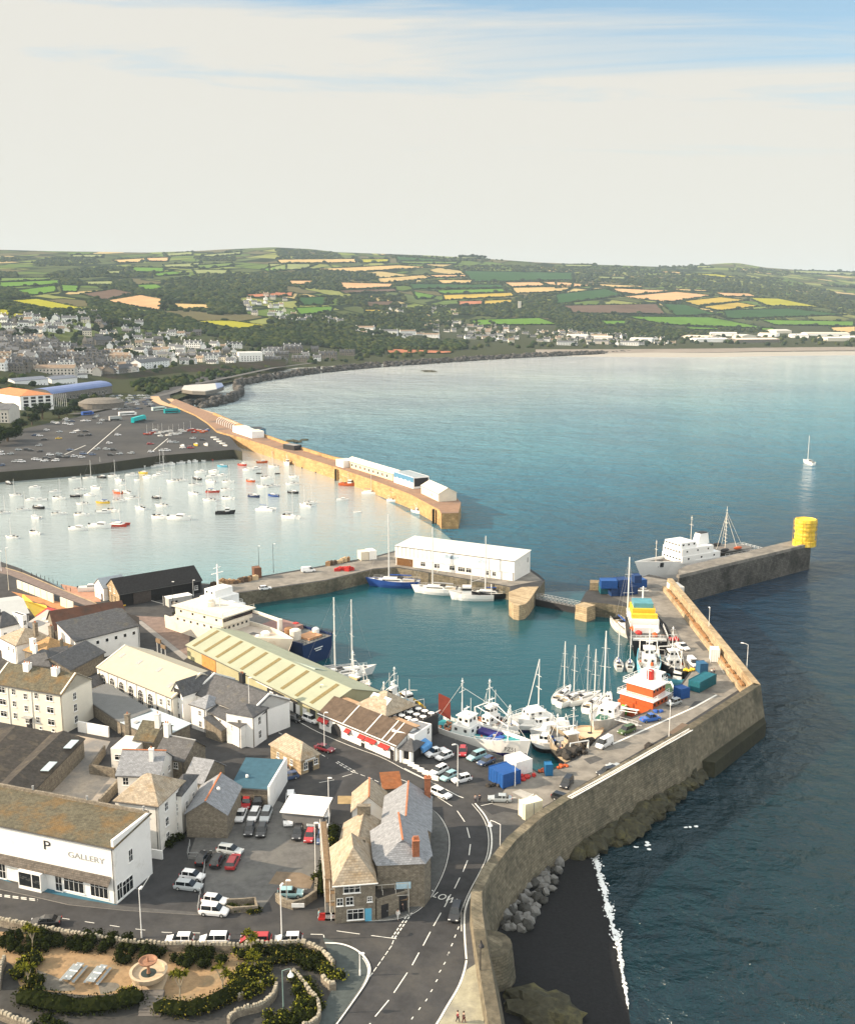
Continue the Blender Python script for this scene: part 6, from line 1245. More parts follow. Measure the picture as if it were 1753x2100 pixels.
# ------------------------------------------------------------------ people
skin_m = M('skin', (.50, .33, .25), .6, .05); hair_m = M('hair', (.05, .035, .025), .8)
def person(f, x, y, hd, top, legs, label, z=7.0, stride=.22, bend=0):
    e = empty('person', G(f, x, y, z)[:], R(hd), label, 'person', 'people on foot'); cloth = lambda c: M('cloth_%d_%d_%d' % tuple(int(q*100) for q in c), c, .9, .1)
    def skinned(nm, V, E, Rr, m):
        me = bpy.data.meshes.new(nm); me.from_pydata(V, E, []); me.materials.append(m); o = bpy.data.objects.new(nm, me); COL.objects.link(o); o.parent = e
        md = o.modifiers.new('skin', 'SKIN'); md.use_smooth_shade = True
        for i, r_ in enumerate(Rr): me.skin_vertices[0].data[i].radius = (r_, r_); me.skin_vertices[0].data[i].use_root = (i == 0)
        o.modifiers.new('sub', 'SUBSURF').levels = 1; return o
    s = stride
    V = [(0, 0, .95), (0, 0, 1.2), (0, 0, 1.42), (0, 0, 1.5), (.01, 0, 1.66), (.01, 0, 1.74), (0, -.1, .9), (s*.5, -.11, .5), (s, -.11, .08), (s+.16, -.11, .04), (0, .1, .9), (-s*.3, .11, .5), (-s, .11, .1), (-s+.15, .11, .04), (0, -.2, 1.4), (-.06, -.25, 1.12), (.06, -.26, .88), (.1, -.26, .78), (0, .2, 1.4), (.08, .25, 1.12), (.2, .26, .9), (.24, .26, .8)]
    E = [(0, 1), (1, 2), (2, 3), (3, 4), (4, 5), (0, 6), (6, 7), (7, 8), (8, 9), (0, 10), (10, 11), (11, 12), (12, 13), (2, 14), (14, 15), (15, 16), (16, 17), (2, 18), (18, 19), (19, 20), (20, 21)]
    Rr = [.14, .13, .14, .055, .10, .09, .09, .065, .045, .04, .09, .065, .045, .04, .06, .048, .035, .04, .06, .048, .035, .04]
    skinned('body', V, E, Rr, skin_m)
    skinned('top', [V[i] for i in (0, 1, 2, 14, 15, 16, 18, 19, 20)], [(0, 1), (1, 2), (2, 3), (3, 4), (4, 5), (2, 6), (6, 7), (7, 8)], [.17, .155, .165, .08, .062, .05, .08, .062, .05], cloth(top))
    skinned('trousers', [V[i] for i in (0, 6, 7, 8, 10, 11, 12)], [(0, 1), (1, 2), (2, 3), (0, 4), (4, 5), (5, 6)], [.165, .11, .08, .062, .11, .08, .062], cloth(legs))
    MB().lathe((-.02, 0, 1.64), [(.112, 0), (.125, .06), (.10, .13), (.03, .165)], 10).build('hair', hair_m, e)
person(b6, 1493, 392, 80, (.25, .25, .27), (.05, .05, .07), 'person in grey walking beside another on the road island'); person(b6, 1530, 388, 80, (.08, .08, .1), (.04, .04, .05), 'person in black walking beside another on the road island')
person(b6, 822, 1400, -60, (.75, .75, .72), (.70, .70, .68), 'person in white stepping off the kerb outside the annexe'); person(b6, 862, 1345, 10, (.03, .03, .04), (.03, .03, .04), 'person in dark clothes by the gateway of the annexe')
person(b6, 140, 1400, 0, (.35, .65, .68), (.45, .5, .55), 'person in a pale turquoise top beside the red and white barriers')
person(b8, 1540, 925, 20, (.25, .03, .04), (.04, .03, .04), 'person in a dark red top at the bottom edge', 7.14); person(b8, 1582, 930, 20, (.08, .05, .05), (.12, .03, .03), 'person in a brown top at the bottom edge', 7.14)
person(c3, 915, 1415, 60, (.7, .7, .7), (.05, .05, .08), 'person in white beside the small blue cabin'); person(c3, 942, 1412, 60, (.3, .3, .32), (.05, .05, .06), 'person in grey beside the small blue cabin')
# ------------------------------------------------------------------ foliage
leafs = [M('leaf_dark', (.014, .018, .006), 1, .4, 1.5, spec=0), M('leaf_mid', (.032, .044, .010), 1, .4, 1.5, spec=0), M('leaf_bright', (.22, .22, .025), 1, .35, 1.5, spec=.05), M('leaf_olive', (.15, .13, .02), 1, .4, 1.5, spec=.05)]
def leafy(mb, c, rx, ry, rz, n, size, rnd, mi=(0, 1), shell=.55):
    """many leaf-sized faces through an ellipsoid"""
    for _ in range(n):
        while True:
            x, y, z = rnd.uniform(-1, 1), rnd.uniform(-1, 1), rnd.uniform(-1, 1); d = x*x+y*y+z*z
            if shell*shell < d < 1: break
        p = Vector((c[0]+x*rx, c[1]+y*ry, c[2]+z*rz)); a = Vector((rnd.gauss(0, 1), rnd.gauss(0, 1), rnd.gauss(0, .7))).normalized()*size*rnd.uniform(.6, 1.3); b = a.cross(Vector((rnd.gauss(0, 1), rnd.gauss(0, 1), rnd.gauss(0, 1)))).normalized()*size*rnd.uniform(.4, .8)
        mb.add([p-a, p+b, p+a, p-b], [(0, 1, 2, 3)], rnd.choice(mi))
def bush(f, x, y, rx, ry, h, label, mi=(0, 0, 1), dens=1.0, cat='bush', name='bush', group='bushes of the garden', z=7.0, ang=0):
    rnd = random.Random(int(x*7+y*13)); o_ = G(f, x, y, z+h*.5); o_.z = z; mb = MB()
    n = int(95*dens*max(1, rx)*max(1, ry)); cl = max(4, int(rx*ry*2.0))
    for i in range(cl):
        a = rnd.uniform(0, 2*pi); k = sqrt(rnd.random())*.8; cx, cy = k*cos(a)*rx, k*sin(a)*ry; hh = h*rnd.uniform(.6, 1.0)*(1-.35*k)
        V, F = ICO0; r_ = rnd.uniform(.5, .9)*min(1.2, min(rx, ry))
        mb.add([(cx+q[0]*r_*.8, cy+q[1]*r_*.8, hh*.5+q[2]*hh*.42) for q in V], F, 0)
        leafy(mb, (cx, cy, hh*.52), r_*1.15, r_*1.15, hh*.55, max(12, n//cl), .17, rnd, mi, .7)
    o = mb.build(name, leafs, loc=o_[:], rz=R(ang)); return tag(o, label, cat, group)
# garden terrace surfaces: sandy gravel court, dark path, walls
gcourt = M('garden_gravel', (.30, .205, .115), .95, .3, 1.5, col2=(.20, .17, .11), k2=.42, s2=.3)
sheet('path', [b7(-300, 190), b7(900, 360), b7(1500, 370), (720, 1930), (745, 1990), (700, 2060), (650, 2130), (-200, 2200), (-300, 1980)], 7.006, M('garden_path', (.05, .05, .048), .95, .3, 1.2))
court = smooth([(-50, 290), (80, 300), (380, 340), (560, 370), (800, 380), (1130, 430), (1260, 420), (1560, 400), (1700, 430), (1720, 520), (1600, 640), (1500, 720), (1300, 790), (1090, 760), (1000, 730), (980, 700), (700, 740), (500, 730), (250, 700), (130, 680), (120, 560), (60, 500), (-60, 470)], 2)
sheet('garden_court', [b7(*p) for p in court], 7.03, gcourt)
for pts in ([(260, 560), (420, 620), (560, 700), (420, 710), (250, 690)], [(680, 650), (830, 645), (830, 700), (700, 730)]): sheet('garden_court', [b7(*p) for p in smooth(pts, 2)], 7.05, M('shadowed_gravel', (.15, .14, .12), .95, .3, 1.5))  # cast shadows beside tree and table painted as darker gravel
sheet('pavement', [b8(600, 330), b8(740, 386), b8(850, 436), b8(905, 500), b8(925, 570), b8(895, 650), b8(815, 765), b8(690, 945), b8(640, 1020), b8(560, 1020), b8(600, 850), b8(700, 620), b8(700, 500), b8(640, 430)], 7.05, M('teal_grey_paving', (.065, .08, .08), .9, .25, 1.0))
# rough stone walls with upright coping stones
def stonewall(f, pts, h, label, k=2, t=.5, cop=True):
    q = [G(f, *p, 7+h) for p in (smooth(pts, k) if k else pts)]
    for p in q: p.z = 7
    o_ = q[0].copy(); e = empty('garden_wall', o_[:], 0, label, 'wall', 'stone walls of the garden')
    MB().wall([(p-o_)[:2] for p in q], t, 0, h).build('wall', stone, e)
    if cop:
        c = MB(); rnd = random.Random(int(pts[0][0])); L = 0
        for a, b in zip(q, q[1:]):
            d = b-a; l = d.length; n = max(1, int(l/.55)); an = atan2(d.y, d.x); r = Vector((sin(an), -cos(an), 0))*t/2
            for i in range(n): p = a+d*(i+.5)/n-o_+r; c.box((p.x, p.y, h-.04), (l/n*.8, t*1.05, rnd.uniform(.22, .5)), an+rnd.uniform(-.2, .2), top=rnd.uniform(.55, .95))
        c.build('coping_stones', M('coping_stone', (.36, .33, .26), .9, .35, 1.5, col2=(.2, .18, .13), k2=.4, s2=.8), e)
stonewall(b7, [(-200, 175), (0, 195), (200, 240), (500, 290), (900, 355), (1150, 370), (1500, 375), (1753, 385)], 1.2, 'long rough garden wall with upright coping stones below the street cars', 0)
stonewall(b8, [(60, 362), (250, 365), (430, 355), (520, 365), (600, 410), (650, 460), (690, 500)], 1.3, 'curved end of the rough garden wall turning round the corner bed', 1)
stonewall(b8, [(695, 660), (650, 660), (610, 630), (590, 600)], 1.0, 'short wall stub below the bright bush at the garden corner', 0)
stonewall(b8, [(405, 560), (440, 585), (520, 700), (580, 760), (600, 850), (560, 920), (470, 950)], .9, 'curving pale garden wall round the middle planting bed', 2, .45)
stonewall(b8, [(295, 660), (280, 720), (230, 770), (170, 810), (90, 825), (0, 850), (-40, 900)], 1.0, 'pale winding garden wall at the bottom of the lower path', 2, .45)
stonewall(b8, [(215, 625), (120, 700), (20, 750)], .7, 'low retaining wall under the yellow green bed', 1, .4)
stonewall(b7, [(-60, 810), (30, 850), (130, 890), (230, 925)], 1.1, 'lit curved wall in the bottom left corner', 2)
stonewall(b7, [(45, 460), (20, 520), (5, 640)], 1.3, 'steep wall stub at the left edge of the garden', 0)
# steps between the hedges
st = empty('garden_steps', G(b7, 975, 750)[:], 0, 'broad stone steps going down between the two hedges', 'steps')
for i in range(7):
    a = G(b7, 985-i*3, 745+i*20)-Vector(st.location); MB().bx(a.x, a.x+3.0, a.y-.6, a.y+.6, -.0, .62-i*.08).build('step', M('step_stone', (.13, .12, .11), .9, .3), st)
# fountain
fx = empty('fountain', G(b7, 1035, 660)[:], 0, 'round pale stone fountain with a small raised bowl in the gravel court', 'fountain')
fs = M('fountain_stone', (.50, .40, .28), .85, .2, 1.5)
MB().box((0, 0, 0), (4.6, 3.4, .3), m=0).build('plinth', fs, fx)
MB().lathe((0, 0.2, .3), [(1.1, 0), (1.3, .25), (2.3, .9), (2.55, 1.6), (2.6, 1.75), (2.2, 1.75), (2.1, 1.35), (.01, 1.3)], 24).build('basin', fs, fx, smooth=False)
MB().lathe((0, .2, 1.62), [(2.12, 0), (.01, .01)], 24).build('water', M('fountain_water', (.02, .035, .03), .15), fx)
MB().lathe((0, .2, 1.6), [(.28, 0), (.2, .5), (.2, 1.3), (1.2, 1.75), (1.3, 2.0), (1.15, 2.0), (.9, 1.8), (.12, 1.78), (.12, 2.3), (.03, 2.7)], 18).build('upper_bowl', M('rusty_bowl', (.30, .16, .10), .8, .25, 2), fx)
# two picnic tables seen from above
for x, y, lb in ((470, 655, 'left of the two grey picnic tables on the gravel court'), (637, 670, 'right of the two grey picnic tables on the gravel court')):
    e = empty('picnic_table', G(b7, x, y)[:], R(78), lb, 'picnic table', 'picnic tables in the court'); gm = M('grey_slats', (.30, .34, .36), .8, .2, 3)
    k = MB()
    for i in range(5): k.bx(-.2, 3.6, -.52+i*.22, -.34+i*.22, .74, .79)
    k.build('table_top', gm, e); MB().bx(1.6, 1.8, -.6, .62, .795, .84).build('centre_strip', white, e)
    for s in (-1, 1):
        b_ = MB()
        for i in range(2): b_.bx(-.2, 3.6, s*.95-.2+i*.22, s*.95-.02+i*.22, .44, .48)
        b_.build('bench', gm, e)
    for x_ in (.3, 3.1): MB().tube((x_, -.9, 0), (x_, -.2, .74), .05, n=4).tube((x_, .9, 0), (x_, .2, .74), .05, n=4).bx(x_-.04, x_+.04, -.95, .95, .38, .43).build('leg', gm, e)
    for px2, py2 in ((.4, .3), (3.0, .3), (3.1, -.3), (.5, -.3)): MB().lathe((px2, py2, .8), [(.13, 0), (.13, .03)], 8).build('place_mat', white, e)
B2 = [(b7, 225, 330, 5.6, 3.0, 2.6, 'dark clipped bush at the top left of the court', (0, 0, 1), 0), (b7, 700, 340, 6.2, 2.6, 2.4, 'dark spreading bush under the garden wall left of the fountain', (0, 0, 0, 1), 0), (b7, 950, 420, 5.2, 2.3, 2.4, 'dark bush just behind the fountain', (0, 0, 0, 1), 0), (b7, 1395, 450, 4.8, 2.6, 2.2, 'round dark bush right of the fountain', (0, 0, 1), 0),
      (b7, 190, 500, 1.9, 3.2, 2.8, 'yellow green bush on the left side of the court', (1, 3, 2), 0), (b7, 190, 660, 2.4, 3.0, 2.4, 'olive bush at the lower left of the court', (0, 1, 3), 0), (b7, 1720, 400, 2.4, 2.0, 2.4, 'dark bush with a bright top below the red street car', (0, 1, 2), 0),
      (b8, 330, 430, 6.5, 2.2, 2.2, 'dark mass of shrubs inside the curved garden wall', (0, 0, 1, 3), 0), (b8, 560, 470, 3.0, 3.0, 2.0, 'dark shrub at the corner bed', (0, 0, 1), 0), (b8, 672, 560, 1.6, 1.8, 2.4, 'vivid light green bush at the corner of the garden', (2, 2, 1), 0), (b8, 600, 540, 1.5, 1.5, 1.6, 'small olive bush beside the vivid green one', (1, 3), 0),
      (b8, 105, 600, 3.8, 4.0, 2.2, 'sunlit yellow green shrubs at the right end of the court', (2, 3, 2, 1), 0), (b8, 30, 690, 3.0, 2.4, 2.0, 'yellow green shrub above the low retaining wall', (2, 3, 1), 0), (b8, 450, 650, 1.8, 3.4, 1.7, 'green shrub in the upper part of the middle bed', (1, 2, 0), 20), (b8, 500, 790, 2.2, 3.6, 1.8, 'green shrub in the lower part of the middle bed', (1, 1, 0, 2), 0), (b8, 290, 900, 3.0, 2.2, 1.8, 'spiky green plants at the bottom of the garden', (1, 2, 0), 0), (b8, 440, 880, 2.2, 2.2, 1.6, 'dark shrub at the bottom of the middle bed', (0, 1), 0),
      (b7, 300, 915, 3.2, 1.6, 1.4, 'round green bush at the bottom edge', (1, 1, 0), 0), (b5, 1405, 600, 1.3, 2.2, 2.6, 'light green bush on the hedge bank of the parking yard', (1, 2), 0), (b5, 1300, 880, 1.2, 1.6, 2.0, 'green bush at the lower end of the hedge bank', (1, 2, 0), 0), (b5, 620, 1150, 4.0, 1.3, 1.0, 'mossy planting in the low walled bed', (0, 1, 3), 0), (a6, 715, 960, 4.5, 2.2, 1.8, 'bleached grey scrub between the old roofs', (3, 1), 20), (b5, 60, 560, 1.6, 2.4, 2.2, 'dark creeper beside the balcony stairs', (0, 1), 0)]
for f, x, y, rx, ry, h, lb, mi, an_ in B2: bush(f, x, y, rx, ry, h, lb, mi, ang=an_)
def hedge(f, pts, w_, h, label, mi):
    q = [G(f, *p, 7+h*.5) for p in pts]
    for p in q: p.z = 7
    o_ = q[0]; mb = MB(); rnd = random.Random(3+int(pts[0][0]))
    for a, b in zip(q, q[1:]):
        l = (b-a).length; n = max(1, int(l/1.0))
        for i in range(n):
            p = a+(b-a)*(i+.5)/n-o_; hh = h*rnd.uniform(.75, 1.1); V, F = ICO0
            mb.add([(p.x+v[0]*w_*.55, p.y+v[1]*w_*.5, hh*.5+v[2]*hh*.42) for v in V], F, 0); leafy(mb, (p.x, p.y, hh*.5), w_*.72, w_*.66, hh*.58, 90, .17, rnd, mi, .75)
    tag(mb.build('hedge', leafs, loc=o_[:]), label, 'hedge', 'hedges of the garden')
hedge(b7, [(160, 740), (400, 790), (700, 800), (960, 740)], 3.0, 2.0, 'thick dark hedge along the lower left side of the court', (0, 0, 1)); hedge(b7, [(1100, 800), (1290, 830), (1500, 770), (1700, 650)], 2.8, 1.9, 'thick dark hedge curving round the lower right of the court', (0, 1, 3, 0))
hedge(b7, [(820, 715), (960, 705)], 1.4, 1.8, 'sunlit tuft of hedge at the top of the garden steps', (2, 3, 1))
hedge(b5, [(1440, 440), (1400, 640), (1345, 860), (1320, 1010)], 2.0, 1.8, 'dark overgrown bank between the parking yard and the inn', (0, 0, 1))
def palmlike(f, x, y, h, label, z=7.0):
    e = empty('cabbage_palm', G(f, x, y, z)[:], 0, label, 'tree', 'slender garden trees'); rnd = random.Random(int(x)); k = MB(); c = MB(); top = []
    k.tube((0, 0, 0), (.1, 0, h*.45), .13, .1)
    for i in range(4):
        a = i*1.6+rnd.random(); q = Vector((cos(a)*h*.16, sin(a)*h*.12, h*rnd.uniform(.72, .95))); k.tube((.1, 0, h*.42), q, .08, .05); top.append(q)
    for q in top:
        for _ in range(34):
            a, b = rnd.uniform(0, 2*pi), rnd.uniform(-.4, 1.2); d = Vector((cos(a)*cos(b), sin(a)*cos(b), sin(b)))*rnd.uniform(.6, 1.0); s_ = d.cross(Vector((0, 0, 1))).normalized()*.06
            c.add([q-s_, q+s_, q+d*.7+s_, q+d+Vector((0, 0, -.2)), q+d*.7-s_], [(0, 1, 2, 3, 4)], rnd.choice((1, 2, 2)))
    k.build('trunk', M('palm_bark', (.35, .30, .22), .9), e); c.build('crown', leafs, e)
for f, x, y, h, lb in ((b7, 230, 430, 4.2, 'slender spiky tree against the dark top left bush'), (b7, 200, 690, 4.4, 'slender spiky tree at the left of the court'), (b7, 1250, 790, 5.2, 'tall spiky tree standing alone right of the fountain'), (b7, 1545, 730, 4.4, 'spiky tree in front of the sunlit shrubs'), (b8, 105, 470, 4.0, 'spiky tree against the dark mass of shrubs'), (b8, 130, 590, 3.4, 'small spiky tree among the sunlit shrubs')): palmlike(f, x, y, h, lb)
# ------------------------------------------------------------------ hulls and boats
hw_, hb_, hk_ = M('hull_white', (.84, .84, .82), .35, .04, .6, coat=.3), M('hull_navy', (.012, .03, .10), .35, .15, .8, coat=.2), M('hull_black', (.015, .015, .018), .4, .2, .8)
hc_ = M('hull_cream', (.76, .70, .60), .6, .08, .4, col2=(.55, .42, .28), k2=.34, s2=.3); hr_ = M('hull_red', (.42, .05, .03), .45, .15, .8); hy_ = M('hull_yellow', (.78, .50, .05), .45, .1, .8); ht_ = M('hull_sky_blue', (.13, .45, .60), .45, .12, .8); ho_ = M('hull_orange', (.50, .10, .025), .5, .15, .8)
hg_ = M('hull_grey_white', (.62, .60, .56), .6, .12, .6, col2=(.36, .33, .29), k2=.4, s2=.25); hbl = M('hull_blue', (.02, .07, .28), .4, .2, .8); teak = M('deck_teak', (.40, .33, .22), .8, .2, 1.2); deckg = M('deck_grey', (.16, .16, .155), .85, .3, 1.0, col2=(.22, .12, .07), k2=.38, s2=.3); deckw = M('deck_white', (.72, .71, .67), .7, .08, 1.0); deckt = M('deck_teal', (.03, .26, .30), .7, .2, 1.0)
alu = M('spar', (.72, .72, .70), .4, .05, 1); bot = M('bottom_paint', (.10, .03, .02), .8, .2, 1)
HMATS = dict(w=hw_, n=hb_, k=hk_, c=hc_, r=hr_, y=hy_, t=ht_, o=ho_, g=hg_, b=hbl)
def hull_mb(L, B, H, bow=.35, sheer=.25, bul=.5, full=.55, tr=.8, rake=.1, stripe=None, n=12):
    """x from stern 0 to bow L, waterline z = 0; materials 0 side, 1 deck, 2 lower side"""
    mb = MB(); P = []; K = 12
    for i in range(n+1):
        t = i/n; b = B/2*(tr+(1-tr)*min(1, t/.35)**.8 if t < .35 else (1-((t-.35)/.65)**(1.6+full*2)) if t < 1 else 0.0); b = max(b, .02)
        g = H*(1+sheer*max(0, (t-.3)/.7)**2+.06*(1-t)); x = L*t; xr = x+rake*L*(t**6)*.5; zs = g*.42
        bw_ = b*(.90 if t < .8 else .62); ins = max(b-.12*B/4, .01)
        P += [(x-rake*L*.45*t**4, 0, -.6), (x-rake*L*.3*t**4, -bw_*.8, -.35), (x, -(bw_+(b-bw_)*.5), zs), (xr, -b, g), (xr, -ins, g), (xr-.02*L*(t > .95), -ins, g-bul), (xr-.02*L*(t > .95), 0, g-bul+.02), (xr-.02*L*(t > .95), ins, g-bul), (xr, ins, g), (xr, b, g), (x, bw_+(b-bw_)*.5, zs), (x-rake*L*.3*t**4, bw_*.8, -.35)]
    for i in range(n):
        for k in range(K):
            a, b2 = i*K+k, i*K+(k+1) % K; m = 1 if k in (5, 6) else (2 if k in (0, 1, 10, 11) else 0)
            mb.add([], []); mb.f.append([a, a+K, b2+K, b2]); mb.m.append(m)
    mb.v = P
    mb.f.append(list(range(K))); mb.m.append(0); mb.f.append([n*K+k for k in range(K)][::-1]); mb.m.append(0)
    return mb
def rails(mb, pts, h=1.0, r=.035, post=1.6):
    for a, b in zip(pts, pts[1:]):
        a, b = Vector(a), Vector(b); l = (b-a).length; n = max(1, int(l/post)); u = Vector((0, 0, h))
        mb.tube(a+u, b+u, r, n=4).tube(a+u*.5, b+u*.5, r*.8, n=4)
        for i in range(n+1): p = a+(b-a)*i/n; mb.tube(p, p+u, r, n=4)
BT = {}
def tmpl(kind, c):
    """template small craft: root empty at the waterline amidships, bow towards +x"""
    if (kind, c) in BT: return BT[(kind, c)]
    hm = HMATS[c]; e = bpy.data.objects.new({'s': 'sailing_boat', 'm': 'motor_boat', 'd': 'dinghy', 'c': 'catamaran', 'f': 'fishing_boat', 'S': 'sailing_yacht'}[kind], None); ch = []
    def pt(nm, mb, m, par=None):
        o = mb.build(nm, m, par or e, smooth=False); COL.objects.unlink(o); return o
    lo = bot if c != 'k' else hm
    if kind in 'sS':
        L = 8.0 if kind == 's' else 12.5; B = L*.33; H = L*.125
        mb = hull_mb(L, B, H, bul=.12, sheer=.3, full=.3, tr=.62, rake=.12); mb.v = [(x-L/2, y, z) for x, y, z in mb.v]; pt('hull', mb, [hm, deckw, hm])
        g = H*1.0; pt('cabin', MB().box((.04*L, 0, g-.1), (L*.42, B*.52, L*.055), top=.82), hw_); pt('cabin_windows', MB().box((.04*L, 0, g+.02), (L*.34, B*.53, L*.024)), glass)
        pt('cockpit', MB().box((-L*.3, 0, g-.08), (L*.22, B*.5, .06)), teak); mh = L*1.28
        pt('mast', MB().tube((L*.1, 0, g), (L*.1, 0, g+mh), .12*L/8, .09*L/8, n=5).tube((L*.1, -B*.3, g+mh*.5), (L*.1, B*.3, g+mh*.5), .04, n=4).tube((L*.1, -B*.22, g+mh*.76), (L*.1, B*.22, g+mh*.76), .035, n=4), alu)
        pt('boom', MB().tube((L*.08, 0, g+1.3), (-L*.34, 0, g+1.25), .17, n=5), {'w': M('grey_sail_cover', (.35, .36, .38), .8), 's': hbl}.get(c, hbl)); pt('deck_fittings', MB().box((L*.34, 0, g*1.1), (L*.07, B*.18, .12)).box((-L*.12, 0, g+L*.045), (L*.12, B*.4, .3), top=.8).box((-L*.42, 0, g), (.3, B*.5, .5)), darkm); pt('rigging', MB().tube((L*.1, 0, g+mh), (L*.5, 0, g+.2), .02, n=3).tube((L*.1, 0, g+mh), (-L*.48, 0, g+.1), .02, n=3).tube((L*.1, 0, g+mh*.95), (L*.08, B*.45, g), .018, n=3).tube((L*.1, 0, g+mh*.95), (L*.08, -B*.45, g), .018, n=3), greym)
        if kind == 'S': r = MB(); rails(r, [(-L*.48, -B*.3, g), (0, -B*.48, g+.05), (L*.4, -B*.2, g+.3)], .6, .025, 1.5); rails(r, [(-L*.48, B*.3, g), (0, B*.48, g+.05), (L*.4, B*.2, g+.3)], .6, .025, 1.5); pt('guard_rail', r, alu)
    elif kind == 'm':
        L = 6.5; mb = hull_mb(L, 2.4, 1.0, bul=.25, full=.5); mb.v = [(x-L/2, y, z) for x, y, z in mb.v]; pt('hull', mb, [hm, deckw, hm])
        pt('cabin', MB().box((.5, 0, .75), (2.4, 1.7, .95), top=.8), hw_); pt('cabin_windows', MB().box((.5, 0, 1.15), (2.2, 1.62, .34), top=.9), glass); pt('outboard', MB().box((-3.35, 0, .5), (.35, .4, .8)), darkm)
    elif kind == 'd':
        L = 3.4; mb = hull_mb(L, 1.5, .5, bul=.25, full=.5, n=8); mb.v = [(x-L/2, y, z) for x, y, z in mb.v]; pt('hull', mb, [hm, deckw, hm]); pt('thwart', MB().box((0, 0, .35), (.3, 1.3, .06)).box((-1, 0, .35), (.3, 1.2, .06)), wood)
    elif kind == 'c':
        L = 9.0
        for s in (-1, 1): mb = hull_mb(L, 1.3, 1.0, bul=.1, full=.2, tr=.7); mb.v = [(x-L/2, y+s*1.9, z) for x, y, z in mb.v]; pt('hull', mb, [hm, deckw, hm])
        pt('bridge_deck', MB().box((-.6, 0, .8), (6, 3.6, .3)), hw_); pt('cabin', MB().box((-.3, 0, 1.1), (3.4, 2.8, .7), top=.75), hw_); pt('cabin_windows', MB().box((-.3, 0, 1.3), (3.2, 2.62, .25), top=.9), glass)
        pt('mast', MB().tube((.8, 0, 1.6), (.8, 0, 13), .1, .07, n=5), alu); pt('boom', MB().tube((.7, 0, 2.6), (-3.4, 0, 2.6), .12, n=5), hbl)
    elif kind == 'f':
        L = 9.5; mb = hull_mb(L, 3.4, 1.35, bul=.5, full=.55, sheer=.5); mb.v = [(x-L/2, y, z) for x, y, z in mb.v]; pt('hull', mb, [hm, deckg, hm])
        pt('wheelhouse', MB().box((1.2, 0, 1.0), (2.2, 2.0, 2.1), top=.88), hw_); pt('wheelhouse_windows', MB().box((1.2, 0, 2.25), (2.18, 2.0, .5), top=.95), glass); pt('mast', MB().tube((.2, 0, 2.8), (.2, 0, 6.5), .09, n=5).tube((.2, 0, 4), (-3.4, 0, 5.2), .06, n=4), alu); pt('winch', MB().tube((-1.6, -.7, 1.4), (-1.6, .7, 1.4), .3, n=8), darkm); pt('gantry', MB().path([(-4.2, -1.2, 1), (-4.2, -1.2, 3.2), (-4.2, 1.2, 3.2), (-4.2, 1.2, 1)], .08, 4), hw_)
    BT[(kind, c)] = e; return e
def boat(f, x, y, kind, c, hd, label, group=None, z=0.06, sc=1.0, cat=None):
    t = tmpl(kind, c); r = t.copy(); COL.objects.link(r)
    for ch in [o for o in bpy.data.objects if o.parent == t]: q = ch.copy(); COL.objects.link(q); q.parent = r
    p = G(f, x, y, z); r.location = p; r.rotation_euler = (0, 0, R(hd)); r.scale = (sc, sc, sc)
    return tag(r, label, cat or {'s': 'sailing boat', 'S': 'yacht', 'm': 'motor boat', 'd': 'dinghy', 'c': 'catamaran', 'f': 'fishing boat'}[kind], group)
CNM = dict(w='white', n='navy', k='dark', r='red', y='yellow', t='light blue', o='orange', g='grey', b='blue', c='cream')
KNM = dict(s='sailing boat with a bare mast', m='little motor boat', d='rowing dinghy', c='catamaran', f='small fishing boat', S='yacht')
rb_ = random.Random(31)
M4 = "65,720,m,k 120,808,s,w 225,672,m,k 262,750,m,w 240,845,m,w 310,845,m,w 410,785,m,w 443,832,s,w 445,660,m,w 468,655,m,w 553,642,m,w 560,690,m,w 572,815,m,k 600,768,s,w 617,872,s,w 672,808,m,w 670,680,s,w 700,633,m,w 715,755,m,w 743,628,s,w 762,674,m,k 768,862,s,y 772,935,m,w 845,925,s,w 850,665,s,w 875,788,m,o 885,695,m,w 893,852,s,w 915,732,d,w 935,606,m,w 945,785,s,w 980,660,m,w 990,832,s,w 1012,598,m,w 1018,692,d,w 1045,905,s,w 1060,592,m,w 1070,642,m,y 1105,676,m,w 1145,590,d,w 1175,662,m,w 1185,584,s,w 1213,578,s,w 1210,636,s,w 1170,828,m,k 1205,885,s,w 1270,576,m,w 1290,705,s,w 1345,565,m,w 1360,697,s,w 1395,558,m,w 1440,555,m,w 1440,795,s,w 1457,732,s,w 1465,686,m,k 1495,637,m,w 1500,549,m,w 1560,845,s,w 1565,540,m,r 1580,672,m,w 1583,782,s,r 1595,632,m,w 1650,662,m,w 1655,592,m,t 1672,528,m,w 1690,768,s,w 1700,708,s,w 1700,832,s,w 1715,527,m,w 180,917,s,w 30,940,s,w 295,902,m,k 268,975,m,w 265,1090,s,w 95,1122,s,w 442,948,s,w 612,955,s,w 1675,942,f,k 1568,708,m,w"
M5 = "265,510,m,r 300,542,m,w 345,536,m,w 320,615,m,o 372,562,d,k 392,492,m,o 425,595,s,w 467,520,s,w 490,564,d,k 395,650,s,w 467,648,s,w 340,715,m,n 465,710,m,b 600,585,s,w 590,635,s,w 595,690,m,k 675,775,s,w 705,758,s,w 912,738,m,w 1010,815,d,w"
for f, data in ((a4, M4), (a5, M5)):
    for it in data.split():
        x, y, k, c = it.split(','); x, y = float(x), float(y)
        boat(f, x, y, k, c, -12+rb_.uniform(-28, 28)+(180 if rb_.random() < .3 else 0), '%s %s moored in the tidal harbour' % (CNM[c], KNM[k]), 'boats moored in the tidal harbour', sc=rb_.uniform(.78, .98) if k == 's' else rb_.uniform(.9, 1.1))
